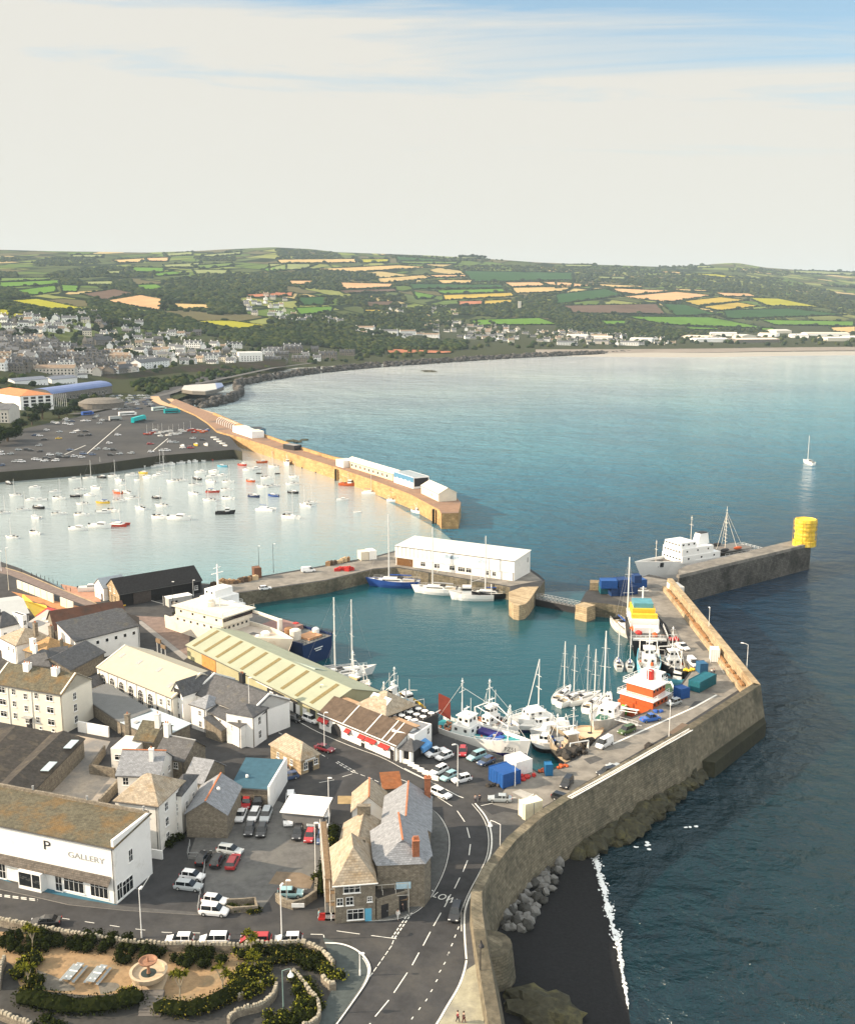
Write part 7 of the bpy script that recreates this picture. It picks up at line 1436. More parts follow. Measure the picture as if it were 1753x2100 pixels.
boat(a4, 885, 1030, 'c', 'r', -8, 'red hulled catamaran with a white deck in the tidal harbour'); boat(a5, 415, 800, 'c', 'w', -20, 'white catamaran at the near edge of the moored boats'); boat(a4, 1200, 975, 's', 'w', -22, 'larger white sailing boat beside a long white launch', sc=1.2); boat(a4, 1335, 985, 'm', 'w', -14, 'long white launch beside the larger sailing boat', sc=1.7)
boat(a4, 748, 1045, 'm', 'w', -10, 'broad white cabin cruiser left of the red catamaran', sc=1.6); boat(a4, 585, 1062, 'm', 'w', -12, 'white boat with a dark canopy left of the cabin cruiser', sc=1.3); boat(a5, 580, 852, 's', 'w', -30, 'white sloop nearest the quays in the tidal harbour', sc=1.25); boat(a5, 555, 500, 'f', 'w', -70, 'white fishing boat lying against the ochre pier wall')
boat(a5, 950, 640, 'f', 'o', -20, 'orange and white launch against the ochre pier wall', sc=1.1); boat(a5, 1092, 690, 'c', 'w', -15, 'white twin hulled boat against the ochre pier wall', sc=.9); boat(a5, 1262, 745, 'f', 'w', -20, 'white work boat near the outer end of the ochre pier'); boat(a5, 1395, 815, 'f', 'w', -60, 'small white boat by the steps at the end of the ochre pier', sc=.8)
boat(a5, 665, 525, 'd', 'k', 0, 'dark punt against the ochre pier wall'); boat(a5, 755, 555, 'd', 'k', 0, 'dark dinghy against the ochre pier wall beside the steps')
for u, v in ((1657, 951),): boat(lambda x, y: (x, y), u, v, 'S', 'w', 100, 'lone white yacht with a tall mast out in the open bay', sc=1.0)
# boats laid up on the far car park
for i in range(24):
    x, y = 1090+i*20+rb_.uniform(-8, 8), 345+8*sin(i*1.7)+rb_.uniform(-30, 12); c = 'r' if i < 3 or 14 < i < 20 else ('o' if 19 < i < 23 else ('b' if i == 23 else 'w')); k = 's' if i % 2 == 0 and i < 18 else 'm'
    boat(a4, x, y-8 if x > 1350 else y, k, c, rb_.uniform(-20, 20), '%s %s laid up ashore' % (CNM[c], KNM[k]), 'boats laid up ashore', z=6.6, sc=.62)
for i in range(5): boat(a4, 1590+i*22, 375+i*15, 'd', 'w', rb_.uniform(-60, -20), 'white dinghy on the slip at the root of the pier', 'dinghies on the slip', z=6.1, sc=1.3)
for x, y, c in ((1360, 440, 'w'), (1460, 430, 'y'), (1535, 430, 'w')): boat(a4, x, y, 'm', c, -60, '%s boat on a trailer in the far car park' % CNM[c], 'boats on trailers', z=6.5, sc=.9)
# ------------------------------------------------------------------ larger vessels
def ship(name, f, s, b, zd, B, H, mats, label, cat, zw=2.5, **kw):
    S_, Bw = G(f, *s, zd), G(f, *b, zd); d = Bw-S_; e = empty(name, (S_.x, S_.y, zw), atan2(d.y, d.x), label, cat); e['L'] = L = d.length
    hull_mb(L, B, H, **kw).build('hull', mats, e); return e, L
def dz(L, x0, x1, w, z0, z1, m=0, top=1.0): return MB().box(((x0+x1)/2*L, 0, z0), ((x1-x0)*L, w, z1-z0), 0, m, top)
WNM = []
def wnd(par, x, y, z, rz, sz=(.7, .07, .62)):
    if sz not in WNM: WNM.append(sz); m_ = MB().box((0, 0, 0), sz); d = bpy.data.meshes.new('window'); d.from_pydata(m_.v, [], m_.f); d.materials.append(glass); WNM.append(d)
    o = bpy.data.objects.new('window', WNM[WNM.index(sz)+1]); COL.objects.link(o); o.parent = par; o.location = (x, y, z); o.rotation_euler = (0, 0, rz)
def house(e, nm, L, x0, x1, w, z0, z1, m, win=True, top=1.0, n=None):
    o = dz(L, x0, x1, w, z0, z1, top=top).build(nm, m, e)
    if win:
        n = n or max(2, int((x1-x0)*L/2.4)); zz = z0+(z1-z0)*.5; k_ = (1+top)/2
        for i in range(n):
            x = x0*L+(x1-x0)*L*(i+.5)/n
            for s in (-1, 1): wnd(o, x, s*(w/2*k_+.01), zz, 0)
        m2 = max(2, int(w/1.6))
        for i in range(m2):
            y = -w/2+w*(i+.5)/m2; wnd(o, x1*L-(1-top)*(x1-x0)*L*.25+.02, y*.92, zz, pi/2)
    return o
def mastset(e, x, z, h, m=alu, spread=1.2, nm='mast', r=.12):
    return MB().tube((x, 0, z), (x, 0, z+h), r, r*.6, n=6).tube((x, -spread, z+h*.62), (x, spread, z+h*.62), r*.5, n=4).tube((x, -spread*.6, z+h*.85), (x, spread*.6, z+h*.85), r*.4, n=4).lathe((x, 0, z+h*.9), [(.25, 0), (.25, .25)], 6).build(nm, m, e)
# cream ship in the dry dock
e, L = ship('cream_ship', a7, (70, 452), (945, 672), 10.5, 12.5, 7.8, [hc_, M('deck_buff', (.58, .52, .45), .8, .15, .6, col2=(.4, .28, .22), k2=.4, s2=.3), hc_], 'big cream coloured ship with a rounded bow lying behind the transit shed', 'ship', zw=2.5, bul=1.0, full=.8, tr=.75, sheer=.12, rake=.12, n=18)
house(e, 'lower_deckhouse', L, .12, .56, 10.8, 6.9, 9.6, hc_); house(e, 'bridge_deck', L, .14, .58, 11.4, 9.6, 12.2, hc_, n=4); dz(L, .12, .60, 12.4, 12.2, 12.5).build('bridge_roof', M('cream_roof_deck', (.66, .62, .54), .8, .08, .5), e)
MB().box((L*.53, 0, 10.9), (.1, 11.0, .9)).build('bridge_window_band', glass, e, loc=(L*.055, 0, 0)); MB().lathe((L*.33, 0, 12.5), [(1.6, 0), (1.5, 1.2), (1.0, 1.3), (1.0, 2.0)], 10).build('funnel', hc_, e)
MB().lathe((L*.80, 1, 7.2), [(1.2, 0), (1.3, .9), (.8, 1.3)], 10).box((L*.8, -2, 7.2), (1.0, .8, 1.0)).build('winch', white, e); MB().box((L*.70, -3.8, 7.2), (1.2, 1.0, .8)).box((L*.72, 0, 7.2), (2.5, 2.0, .15)).build('hatch', deckg, e); mastset(e, L*.42, 12.4, 3, hc_)
k = MB(); rails(k, [(L*.13, -6, 12.5), (L*.59, -6, 12.5), (L*.59, 6, 12.5)], 1.0, .04, 2); k.build('railing', hc_, e)
# blue-black cargo ship
e, L = ship('cargo_ship', a7, (1195, 668), (250, 415), 9.0, 12.5, 6.4, [hb_, deckg, hk_], 'dark blue cargo ship with a white crane boom and its stern to the dock', 'ship', zw=2.5, bul=.7, full=.8, tr=.95, sheer=.3, rake=.08, n=16)
house(e, 'superstructure', L, .70, .90, 10.5, 6.6, 9.4, white); house(e, 'bridge', L, .74, .88, 9.0, 9.4, 12.2, white); house(e, 'upper_bridge', L, .77, .86, 7.0, 12.2, 14.4, white); mastset(e, L*.82, 14.4, 7, white, 2.2, r=.3)
k = MB(); rails(k, [(L*.72, -5, 9.4), (L*.9, -5, 9.4), (L*.9, 5, 9.4), (L*.72, 5, 9.4)], 1.0, .05, 2); k.build('railing', white, e)
MB().tube((L*.22, 3.6, 5.8), (L*.22, 3.6, 11), .8, .7, n=10).tube((L*.22, 3.6, 10.6), (L*.62, 3.6, 12.0), .55, .4, n=6).build('crane', hc_, e); MB().box((L*.62, 3.6, 11.2), (2, 1.4, 1.4)).build('crane_tip', white, e)
for x, m, w_ in ((.12, hc_, 3.2), (.17, M('tank_brown', (.3, .16, .08), .7), 2.6)): MB().lathe((L*x, 2.6, 5.8), [(w_/2, 0), (w_/2, 2.8), (w_/3, 3.1)], 12).build('tank', m, e)
MB().box((L*.32, -1, 5.8), (L*.2, 9, 1.4)).build('hatch_cover', M('hatch_red_brown', (.28, .17, .15), .8, .2, .6), e); MB().box((L*.52, 0, 5.8), (L*.2, 9, 1.2)).build('hatch_cover', deckg, e); MB().box((L*.08, -1, 5.8), (L*.1, 5, .8)).build('deck_plate', M('deck_orange', (.55, .30, .16), .8, .15), e); MB().box((L*.27, -5, 6.2), (1.4, 1.2, 1.2)).build('locker', redp, e); MB().lathe((L*.1, -4.4, 5.8), [(1.0, 0), (1.0, 1.6), (.5, 2)], 10).build('vent', white, e)
MB().bx(-.35, -.28, -1.6, 1.6, 4.0, 4.25).bx(-.35, -.28, -1.1, 1.1, 3.4, 3.6).build('stern_lettering', white, e)
k = MB(); rails(k, [(0, -6, 6.3), (0, 6, 6.3)], 1.0, .05, 1.5); rails(k, [(0, -6, 6.3), (L*.6, -6.1, 6.3)], 1.0, .05, 2); k.build('stern_railing', darkm, e)
# ferry at the lighthouse pier
e, L = ship('passenger_ferry', b1, (1165, 372), (447, 488), 8.4, 11.5, 7.6, [hw_, deckg, hw_], 'white passenger ferry with two masts lying behind the lighthouse pier', 'ferry', zw=0, bul=.9, full=.75, tr=.8, sheer=.25, rake=.12, n=18)
house(e, 'superstructure', L, .40, .74, 10.4, 5.5, 8.2, hw_, top=1, n=3); house(e, 'bridge', L, .46, .74, 9.8, 8.2, 10.8, hw_, top=1, n=3); house(e, 'wheelhouse', L, .60, .74, 8.6, 10.8, 13.0, hw_, top=.96)
MB().add([(L*.44, -1.6, 10.8), (L*.54, -1.6, 10.8), (L*.54, 1.6, 10.8), (L*.44, 1.6, 10.8), (L*.45, -1.3, 14.6), (L*.52, -1.3, 14.6), (L*.52, 1.3, 14.6), (L*.45, 1.3, 14.6)], [(0, 1, 5, 4), (1, 2, 6, 5), (2, 3, 7, 6), (3, 0, 4, 7), (4, 5, 6, 7)]).build('funnel', hw_, e); MB().bx(L*.455, L*.515, -1.2, 1.2, 14.6, 14.9).build('funnel_top', darkm, e)
dz(L, .08, .38, 9.4, 7.2, 7.35).build('boat_deck', deckg, e); mastset(e, L*.58, 12.6, 9, hc_, 1.0); mastset(e, L*.26, 7.3, 16, hc_, 1.0); mastset(e, L*.88, 5.4, 9, hc_, .8)
k = MB(); k.tube((L*.26, 0, 21), (L*.34, 0, 7.4), .05, n=4).tube((L*.26, 0, 21), (L*.10, 0, 7.4), .05, n=4)
for s in (-1, 1): k.tube((L*.26, 0, 20), (L*.22, s*4, 7.4), .06, n=4)
for i in range(7): k.tube((L*.25, -1.4+i*.05, 10+i*1.4), (L*.27, 1.4-i*.05, 10+i*1.4), .05, n=4)
k.build('rigging', hc_, e)
for i, (x, s) in enumerate(((.34, 1), (.34, -1), (.26, -1), (.22, 1))): V_, F_ = ICO1; MB().add([(L*x+q[0]*2.2, s*4.2+q[1]*.8, 8.0+q[2]*.6) for q in V_], F_).build('lifeboat', ho_ if i % 2 else darkm, e)
for i in range(7):
    for s in (-1, 1): wnd(e, L*(.14+i*.034), s*5.72, 4.1, 0, (.7, .12, .9))
for i in range(8): wnd(e, L*(.40+i*.05), 5.78, 3.6, 0)
MB().box((L*.84, 0, 5.0), (L*.12, 5, .9)).build('hatch_cover', M('hatch_dark', (.06, .05, .045), .8), e); MB().lathe((L*.87, 2, 5), [(1.2, 0), (1.4, 1.4), (.8, 2.2)], 8).build('winch', darkm, e)
k = MB(); rails(k, [(0, -5, 5.8), (L*.36, -5.6, 5.9)], 1.0, .05, 2); rails(k, [(0, 5, 5.8), (L*.36, 5.6, 5.9)], 1.0, .05, 2); rails(k, [(0, -5, 5.8), (0, 5, 5.8)], 1.0, .05, 2); k.build('railing', hw_, e)
for o_ in e.children:
    if not o_.name.startswith('hull'): o_.location.z += 1.8
# orange and white ship on the inner quay
e, L = ship('orange_ship', c6, (395, 428), (690, 270), 6.6, 9.6, 4.2, [hw_, M('deck_green', (.05, .10, .06), .8, .2, 1), ho_], 'white hulled ship with a bright orange deckhouse and red funnel on the inner quay', 'ship', bul=.5, full=.6, tr=1.0, sheer=.35, rake=.1)
MB().box((L*.02, 0, 1.2), (.3, 9.3, 3.4)).build('stern_door', ho_, e, loc=(-.3, 0, 0)); house(e, 'deckhouse', L, .02, .44, 8.8, 3.6, 6.2, ho_, n=4); dz(L, -.02, .5, 9.8, 6.2, 6.4).build('promenade_deck', hw_, e); house(e, 'upper_deckhouse', L, .10, .46, 7.0, 6.4, 8.8, ho_, n=4); dz(L, .06, .50, 8.4, 8.8, 9.05).build('top_deck', hw_, e)
MB().lathe((L*.40, 0, 9.05), [(.9, 0), (.85, 2.2), (.6, 2.3)], 10).build('funnel', redp, e); house(e, 'wheelhouse', L, .42, .56, 5.4, 9.0, 10.8, hw_); mastset(e, L*.34, 9, 4, hw_, .9)
k = MB()
for z, x0, x1, w_ in ((6.4, -.02, .5, 4.8), (4.5, .5, .92, 3.8), (9.05, .06, .5, 4.1)): rails(k, [(L*x0, -w_, z), (L*x1, -w_*.9, z)], 1, .06, 1.8); rails(k, [(L*x0, w_, z), (L*x1, w_*.9, z)], 1, .06, 1.8); rails(k, [(L*x0, -w_, z), (L*x0, w_, z)], 1, .06, 1.8)
k.build('railing', hw_, e)
for i in range(6): wnd(e, L*(.14+i*.11), -4.84, 1.9, 0, (1.1, .12, .9))
MB().box((-.5, 2.6, 1.6), (.2, 1.4, 2.2)).build('green_door', M('lime_green', (.12, .5, .04), .6), e)
bench = empty('picnic_bench', G(c6, 345, 480)[:], R(-25), 'white picnic bench on green matting beside the orange ship', 'bench'); MB().bx(-2, 2, -.4, .4, .75, .82).build('table_top', white, bench); MB().bx(-2, 2, -1.1, -.8, .42, .48).build('seat', white, bench); MB().bx(-2, 2, .8, 1.1, .42, .48).build('seat', white, bench); MB().bx(-1.6, -1.5, -1, 1, .0, .42).bx(1.5, 1.6, -1, 1, 0, .42).build('leg', white, bench)
gw = empty('gangway', G(c6, 215, 545, 8)[:], 0, 'long white railed gangway from the quay to the grey yacht', 'gangway'); k = MB(); a_ = Vector((0, 0, 0)); b_ = G(c6, 415, 600, 7)-Vector(gw.location); k.tube(a_, b_, .12, n=4).tube(a_+Vector((.9, 0, 0)), b_+Vector((.9, 0, 0)), .12, n=4); rails(k, [a_, b_], 1.0, .05, 1.2); k.build('gangway_frame', white, gw)
# trawler builder
def trawler(f, s, b, zd, B, H, mats, label, wh=.28, dirn=1, name='trawler', zw=2.5, text_=None, whm=None, extra=None, mh=8, whl=.22):
    e, L = ship(name, f, s, b, zd, B, H, mats, label, 'trawler', zw=zw, bul=.8, full=.55, tr=.85, sheer=.4, rake=.08, n=14); whm = whm or hw_; d = H-.75
    house(e, 'deckhouse', L, wh, wh+whl*.95, B*.62, d, d+2.1, whm, top=.95); house(e, 'wheelhouse', L, wh+.05, wh+whl-.04, B*.44, d+2.1, d+4.2, whm, top=.9); dz(L, wh+.04, wh+whl-.03, B*.5, d+4.2, d+4.4).build('wheelhouse_roof', hw_, e)
    mastset(e, L*(wh+.06), d+4.5, mh, hw_, 1.1); mastset(e, L*.80, d+.4, mh*.95, hw_, .5, 'foremast', .16)
    MB().tube((L*.80, 0, d+mh*.5), (L*(wh+whl), 0, d+mh*.85), .11, n=5).tube((L*.8, 0, d+mh*.9), (L*.99, 0, H*1.4), .04, n=4).tube((L*.8, 0, d+mh*.85), (L*.7, B*.45, H), .04, n=4).tube((L*.8, 0, d+mh*.85), (L*.7, -B*.45, H), .04, n=4).build('derrick', hw_, e)
    MB().path([(L*.05, -B*.36, d), (L*.05, -B*.36, d+3.6), (L*.05, B*.36, d+3.6), (L*.05, B*.36, d)], .14, 6).path([(L*.13, -B*.36, d), (L*.05, -B*.36, d+3.4)], .1, 4).path([(L*.13, B*.36, d), (L*.05, B*.36, d+3.4)], .1, 4).build('gantry', hw_, e)
    MB().tube((L*.62, -B*.26, d+.5), (L*.62, B*.26, d+.5), .5, n=10).box((L*.70, 0, d), (1.6, B*.4, .9)).build('winch', bluep if mats[1] is deckt else greym, e)
    k = MB(); rr = random.Random(int(s[0]))
    for i in range(9): V_, F_ = rock((L*rr.uniform(.08, wh-.02), rr.uniform(-B*.3, B*.3), d+.4), rr.uniform(.35, .8), rr.random(), .6); k.add(V_, F_)
    for nm_, m_, n_ in (('deck_boxes', M('fish_box', (.45, .40, .32), .8, .4, 2), 12), ('orange_gear', ho_, 7), ('dark_gear', M('black_gear', (.04, .04, .045), .9, .3), 12), ('blue_gear', bluep, 5)):
        q_ = MB()
        for i in range(n_): q_.box((L*rr.uniform(.06, .86), rr.uniform(-B*.36, B*.36), d), (rr.uniform(.3, 1.0), rr.uniform(.3, .9), rr.uniform(.3, 1.1)), rr.random()*3, top=.8)
        tag(q_.build(nm_, m_, e), kind='stuff')
    a_ = MB(); zt = d+4.6; xw = L*(wh+whl*.5)
    for x_, y_, h_ in ((-.8, -.8, 2.6), (.6, .7, 3.4), (-.3, .5, 1.6)): a_.tube((xw+x_, y_, zt), (xw+x_, y_, zt+h_), .045, n=4)
    a_.box((xw, 0, zt+1.1), (.3, 1.9, .18)).lathe((xw+.5, -.4, zt), [(.4, 0), (.45, .3), (.1, .6)], 8).tube((L*(wh+.06), 0, d+4+mh*.8), (L*.8, 0, d+mh*.8), .035, n=3).tube((L*(wh+.06), 0, d+4+mh*.9), (0, 0, H), .03, n=3); a_.build('antennae', hw_, e)
    k.build('net_pile', extra or M('net_orange', (.42, .20, .12), .9, .4, 2), e); k = MB(); rails(k, [(L*.5, -B*.47, H+.05), (L*.86, -B*.33, H*1.22)], .6, .04, 1.4); rails(k, [(L*.5, B*.47, H+.05), (L*.86, B*.33, H*1.22)], .6, .04, 1.4); k.build('railing', hw_, e)
    if text_:
        for x in (.09, .89): text(text_, 1.25, e, (L*x, -B/2*(.9 if x < .5 else .66)-.12, H*.72+(.55 if x > .5 else 0)), (R(84), 0, R(0 if x < .5 else 19)), darkm, .02, xs=1.0)
    return e, L
hul2 = [hw_, deckt, M('hull_indigo', (.02, .015, .11), .4, .2, 1)]
e, L = trawler(b2, (235, 480), (912, 668), 6.4, 7.4, 4.0, hul2, 'big white and indigo trawler with a brown mizzen sail alongside the west quay', text_='PZ51', wh=.24)
MB().add([(L*.03, 0, 6.0), (L*.17, 0, 5.2), (L*.16, .05, 10.2), (L*.03, 0, 10.8), (L*.03, .06, 6.0), (L*.17, .06, 5.2), (L*.16, .11, 10.2), (L*.03, .06, 10.8)], [(0, 1, 2, 3), (7, 6, 5, 4), (0, 3, 7, 4), (1, 5, 6, 2), (3, 2, 6, 7)]).build('mizzen_sail', M('tan_sail', (.16, .03, .02), .9, .25, 1), e); MB().box((L*.55, 1.6, 3.3), (6, 2.4, .9)).build('net_cover', M('indigo_tarpaulin', (.03, .02, .16), .6, .2), e)
trawler(b2, (560, 440), (842, 548), 5.6, 6.2, 3.2, [hw_, deckg, hw_], 'white trawler moored outside the big indigo and white one', wh=.2, mh=6)
e, L = ship('motor_sailer', b2, (1085, 400), (785, 450), 5.4, 5.4, 2.4, [hw_, deckw, hb_], 'white motor sailer with raked twin masts beyond the trawlers', 'yacht', bul=.3, full=.4, sheer=.3, rake=.12); house(e, 'deckhouse', L, .25, .62, 3.8, 2.2, 3.9, hw_, top=.9); dz(L, .22, .5, 4.2, 3.9, 4.05).build('flybridge', hw_, e)
MB().tube((L*.3, 0, 4), (L*.3, 0, 16), .14, .1, n=6).tube((L*.3, 0, 16), (L*.62, 0, 2.5), .1, n=5).tube((L*.30, -1.3, 9), (L*.30, 1.3, 9), .06, n=4).tube((L*.30, -1, 12), (L*.30, 1, 12), .06, n=4).build('mast', hw_, e); k = MB(); rails(k, [(L*.05, -2.4, 2.5), (L*.6, -2.5, 2.7), (L*.95, -.6, 3.0)], .8, .04, 1.4); rails(k, [(L*.05, 2.4, 2.5), (L*.6, 2.5, 2.7), (L*.95, .6, 3.0)], .8, .04, 1.4); k.build('railing', hw_, e)
def cruiser(f, s, b, B, hm, label, zw=2.5, H=1.6, cover=None, lo=None):
    e, L = ship('motor_cruiser', f, s, b, zw+H, B, H, [hm, deckw, lo or hm], label, 'motor cruiser', zw=zw, bul=.15, full=.35, sheer=.25, rake=.14); house(e, 'cabin', L, .2, .62, B*.66, H-.1, H+1.2, cover or hw_, win=not cover, top=.72); MB().path([(L*.22, -B*.3, H), (L*.18, -B*.28, H+2), (L*.18, B*.28, H+2), (L*.22, B*.3, H)], .06, 4).build('arch', hw_, e); return e
cruiser(b2, (1120, 465), (868, 520), 4.2, hw_, 'white cruiser with a navy topside stripe behind the flared launch', lo=hb_); cruiser(b2, (1170, 520), (945, 548), 4.0, hw_, 'white covered cruiser between two others', cover=hw_); cruiser(b2, (1230, 500), (1080, 500), 4.6, hw_, 'broad white covered boat beside the rusty trawler', cover=hw_); cruiser(b2, (1110, 620), (945, 600), 5.0, hw_, 'white flared launch with a round bow over the dark water', H=2.4, lo=hk_)
e, L = trawler(b2, (1310, 720), (1095, 545), 6.4, 6.0, 3.4, [M('hull_rusty', (.34, .28, .20), .85, .3, 1, col2=(.2, .1, .05), k2=.4, s2=.5), deckg, hk_], 'rusty beige trawler piled with gear at the inner corner of the dock', wh=.2, mh=6, whm=M('rust_house', (.42, .33, .24), .85, .3, 1), extra=M('dark_gear', (.05, .045, .04), .9, .4, 2))
e, L = ship('work_barge', b2, (1460, 560), (1260, 530), 5.6, 7.0, 2.6, [M('barge_buff', (.60, .42, .26), .8, .15, .7), M('barge_deck', (.66, .50, .34), .8, .12, .8), hk_], 'flat buff coloured work barge beside the rusty trawler', 'barge', bul=.2, full=.9, tr=1, rake=.02); MB().lathe((L*.4, 0, 2.4), [(.6, 0), (.6, .15)], 10).lathe((L*.7, 1, 2.4), [(.4, 0), (.4, .15)], 10).build('hatch', darkm, e); mastset(e, L*.35, 2.4, 8, darkm, .6)
e, L = ship('grey_yacht', b2, (1575, 345), (1415, 500), 6.4, 6.6, 3.8, [hg_, deckw, hg_], 'large pale grey yacht with its flared bow towards the quay', 'yacht', bul=.5, full=.5, tr=.7, sheer=.3, rake=.14); house(e, 'deckhouse', L, .15, .52, 4.2, 3.3, 5.2, hw_, top=.88); MB().box((L*.68, 0, 3.6), (3.2, 2.4, .3)).build('foredeck_mat', M('green_mat', (.04, .14, .10), .9), e); k = MB(); rails(k, [(L*.1, -3, 3.8), (L*.6, -3.1, 4.1), (L*.93, -.9, 4.7)], .9, .05, 1.2); rails(k, [(L*.1, 3, 3.8), (L*.6, 3.1, 4.1), (L*.93, .9, 4.7)], .9, .05, 1.2); k.build('railing', hw_, e); mastset(e, L*.45, 5, 4, hw_)
for x, y, hd, lb in ((1175, 305, 62, 'white yacht with red sail cover, outermost of the group by the orange ship'), (1240, 335, 45, 'white yacht with a dark cockpit tent in the group by the orange ship'), (1335, 330, 35, 'white yacht in the middle of the group by the orange ship'), (1400, 370, 60, 'white yacht half behind the pale grey one'), (1470, 400, 66, 'white yacht with the tallest mast by the pale grey one')):
    boat(b2, x, y, 'S', 'w', hd, lb, 'yachts rafted by the orange ship', z=2.56, sc=.82 if x < 1470 else 1.12)
# vessels along the upper quay
e = boat(b1, 337, 940, 'S', 'g', -80, 'classic grey yacht with a very tall mast beside the yellow topped ship', z=2.56, sc=1.35)
e, L = ship('work_ship', b1, (500, 985), (420, 790), 7.6, 10.5, 5.2, [hk_, deckg, hk_], 'black hulled ship with a bright yellow wrapped bridge and white stern rail', 'ship', bul=.8, full=.7, tr=.95, sheer=.3); house(e, 'deckhouse', L, .38, .80, 8.0, 4.6, 7.4, hw_); house(e, 'bridge', L, .50, .76, 6.6, 7.4, 9.6, yelp, win=False); house(e, 'wheelhouse', L, .54, .74, 5.6, 9.6, 11.0, M('teal_top', (.10, .30, .36), .6), win=False); dz(L, .42, .48, 7.4, 7.4, 8.6).build('yellow_screen', yelp, e); mastset(e, L*.62, 12, 3.5, hw_, 1.5, r=.3)
MB().box((L*.02, 0, 3.4), (.8, 10.3, 1.8)).build('stern_bulwark', hw_, e); MB().box((L*.3, 0, 4.6), (2.6, 7, 1.6)).build('winch_house', hw_, e); k = MB(); rails(k, [(0, -5, 5.2), (0, 5, 5.2)], 1.1, .07, 1.2); rails(k, [(0, -5, 5.2), (L*.4, -5.2, 5.2)], 1.1, .07, 1.6); k.build('railing', hw_, e)
for x, y, z_, m in ((.2, 2.4, 4.6, redp), (.14, -2, 4.6, ho_), (.26, -3, 4.6, white), (.33, 3.4, 4.6, ho_)): V_, F_ = rock((0, 0, 0), .9, x*10, .9); MB().add(V_, F_).build('deck_buoy', m, e, loc=(L*x, y, z_+.6))
boat(b1, 295, 1160, 's', 'g', 85, 'old yacht with a dark cockpit, left of the pair on the upper quay', z=2.56, sc=1.0); boat(b1, 370, 1165, 's', 'g', 80, 'small brown decked yacht, right of the pair on the upper quay', z=2.56, sc=.95)
trawler(b1, (490, 1040), (500, 1230), 6.2, 6.4, 3.4, [ht_, deckw, ht_], 'light blue trawler with a white whaleback bow on the upper quay', mh=6); trawler(b1, (600, 1075), (730, 1195), 6.2, 6.0, 3.2, [hk_, deckg, hk_], 'black trawler with a white wheelhouse on the upper quay', mh=6, extra=M('net_pale', (.5, .48, .4), .9))
boat(b1, 650, 1265, 'f', 't', -30, 'open pale boat with a teal gunwale between the quay and the orange ship', z=2.56, sc=1.1); boat(b1, 565, 1085, 'f', 'b', 80, 'blue work boat between the light blue and black trawlers', z=2.56, sc=.9)
# yachts under the ferry terminal
boat(a8, 300, 478, 'S', 'b', 172, 'deep blue yacht with two masts below the ferry terminal', z=2.56, sc=1.45); boat(a8, 620, 530, 'S', 'w', 168, 'white yacht below the middle of the ferry terminal', z=2.56, sc=1.3); boat(a8, 640, 470, 's', 'w', 170, 'small white yacht inside the one below the middle of the terminal', z=2.56, sc=1.1); boat(a8, 880, 575, 'f', 'w', 178, 'white high sided boat below the right part of the terminal', z=2.56, sc=1.5); boat(a8, 1010, 560, 'S', 'k', 175, 'dark hulled yacht with a blue sail cover below the terminal', z=2.56, sc=1.2); boat(a8, 960, 510, 's', 'r', 175, 'slim yacht with brown masts against the quay wall', z=2.56, sc=1.1)
# cluster beyond the transit shed
boat(a7, 1290, 985, 'S', 'w', 20, 'white yacht, left of the two tall masts beyond the transit shed', z=2.56, sc=1.25); boat(a7, 1430, 975, 'S', 'w', 25, 'white yacht, right of the two tall masts beyond the transit shed', z=2.56, sc=1.2); cruiser(a7, (1150, 960), (1330, 930), 4, hw_, 'white covered cruiser next to the dark ship\'s stern', cover=hw_)
trawler(a7, (1420, 1075), (1600, 1000), 6.4, 6.2, 3.0, [hw_, deckw, hr_], 'white trawler with yellow deck gear beyond the transit shed', mh=6.5, extra=M('gear_amber', (.65, .38, .12), .8, .3, 1), whm=M('wheelhouse_amber', (.72, .55, .30), .7, .15, 1)); cruiser(a7, (1180, 1010), (1400, 1030), 4.2, hw_, 'low white launch alongside the amber geared trawler')
trawler(b3, (1445, 380), (1245, 330), 6.2, 5.8, 3.0, [ht_, deckw, hw_], 'white and blue trawler behind the restaurant loft', mh=5, name='trawler'); boat(b3, 1510, 440, 'f', 'y', 120, 'boat heaped with amber nets beside the restaurant terrace', z=2.56, sc=1.1)
boat(a6, 1420, 525, 'f', 'k', 8, 'dark hulled boat in the narrow dock by the portable cabin', z=3.5, sc=1.0); boat(c4, 1560, 590, 'm', 'w', 10, 'white boat on the slip beside the waterside cottage', z=7.4, sc=1.1)
# rust-brown crane gear, nets and pallets on the quay
pile = [(b2, 1200, 740, 2.4, 'heap of black nets and floats'), (b2, 1290, 700, 2.2, 'heap of dark pots and gear'), (b2, 1175, 820, 1.0, 'orange float bundle'), (b2, 1020, 850, .9, 'orange buoy pile'), (b1, 650, 985, 1.4, 'row of red bins'), (b3, 1080, 300, 2.0, 'rust red deck store'), (c6, 600, 480, 1.0, 'blue pallet stack'), (b2, 1380, 640, 1.8, 'grey net drum heap'), (c6, 560, 790, 1.8, 'brown timber rack'), (c3, 700, 1370, 1.3, 'yellow net heap'), (b2, 660, 955, 1.0, 'dark tyre heap'), (b2, 915, 905, 1.4, 'dark red winch frame')]
for i, (f, x, y, r_, lb) in enumerate(pile):
    col = {'orange': ho_, 'red': redp, 'rust': hr_, 'blue': bluep, 'yellow': yelp}.get(lb.split()[0] if lb.split()[0] in ('orange', 'blue', 'yellow', 'rust') else ('red' if 'red' in lb else ''), M('dark_gear', (.05, .045, .04), .9, .4, 2)); mb = MB(); rr = random.Random(i)
    for k_ in range(8): V_, F_ = rock((rr.uniform(-r_, r_), rr.uniform(-r_, r_)*.7, r_*.2), r_*rr.uniform(.25, .5), rr.random(), .7); mb.add(V_, F_)
    p = G(f, x, y); tag(mb.build('gear_heap', col, loc=p[:]), lb+' on the quay', 'fishing gear')
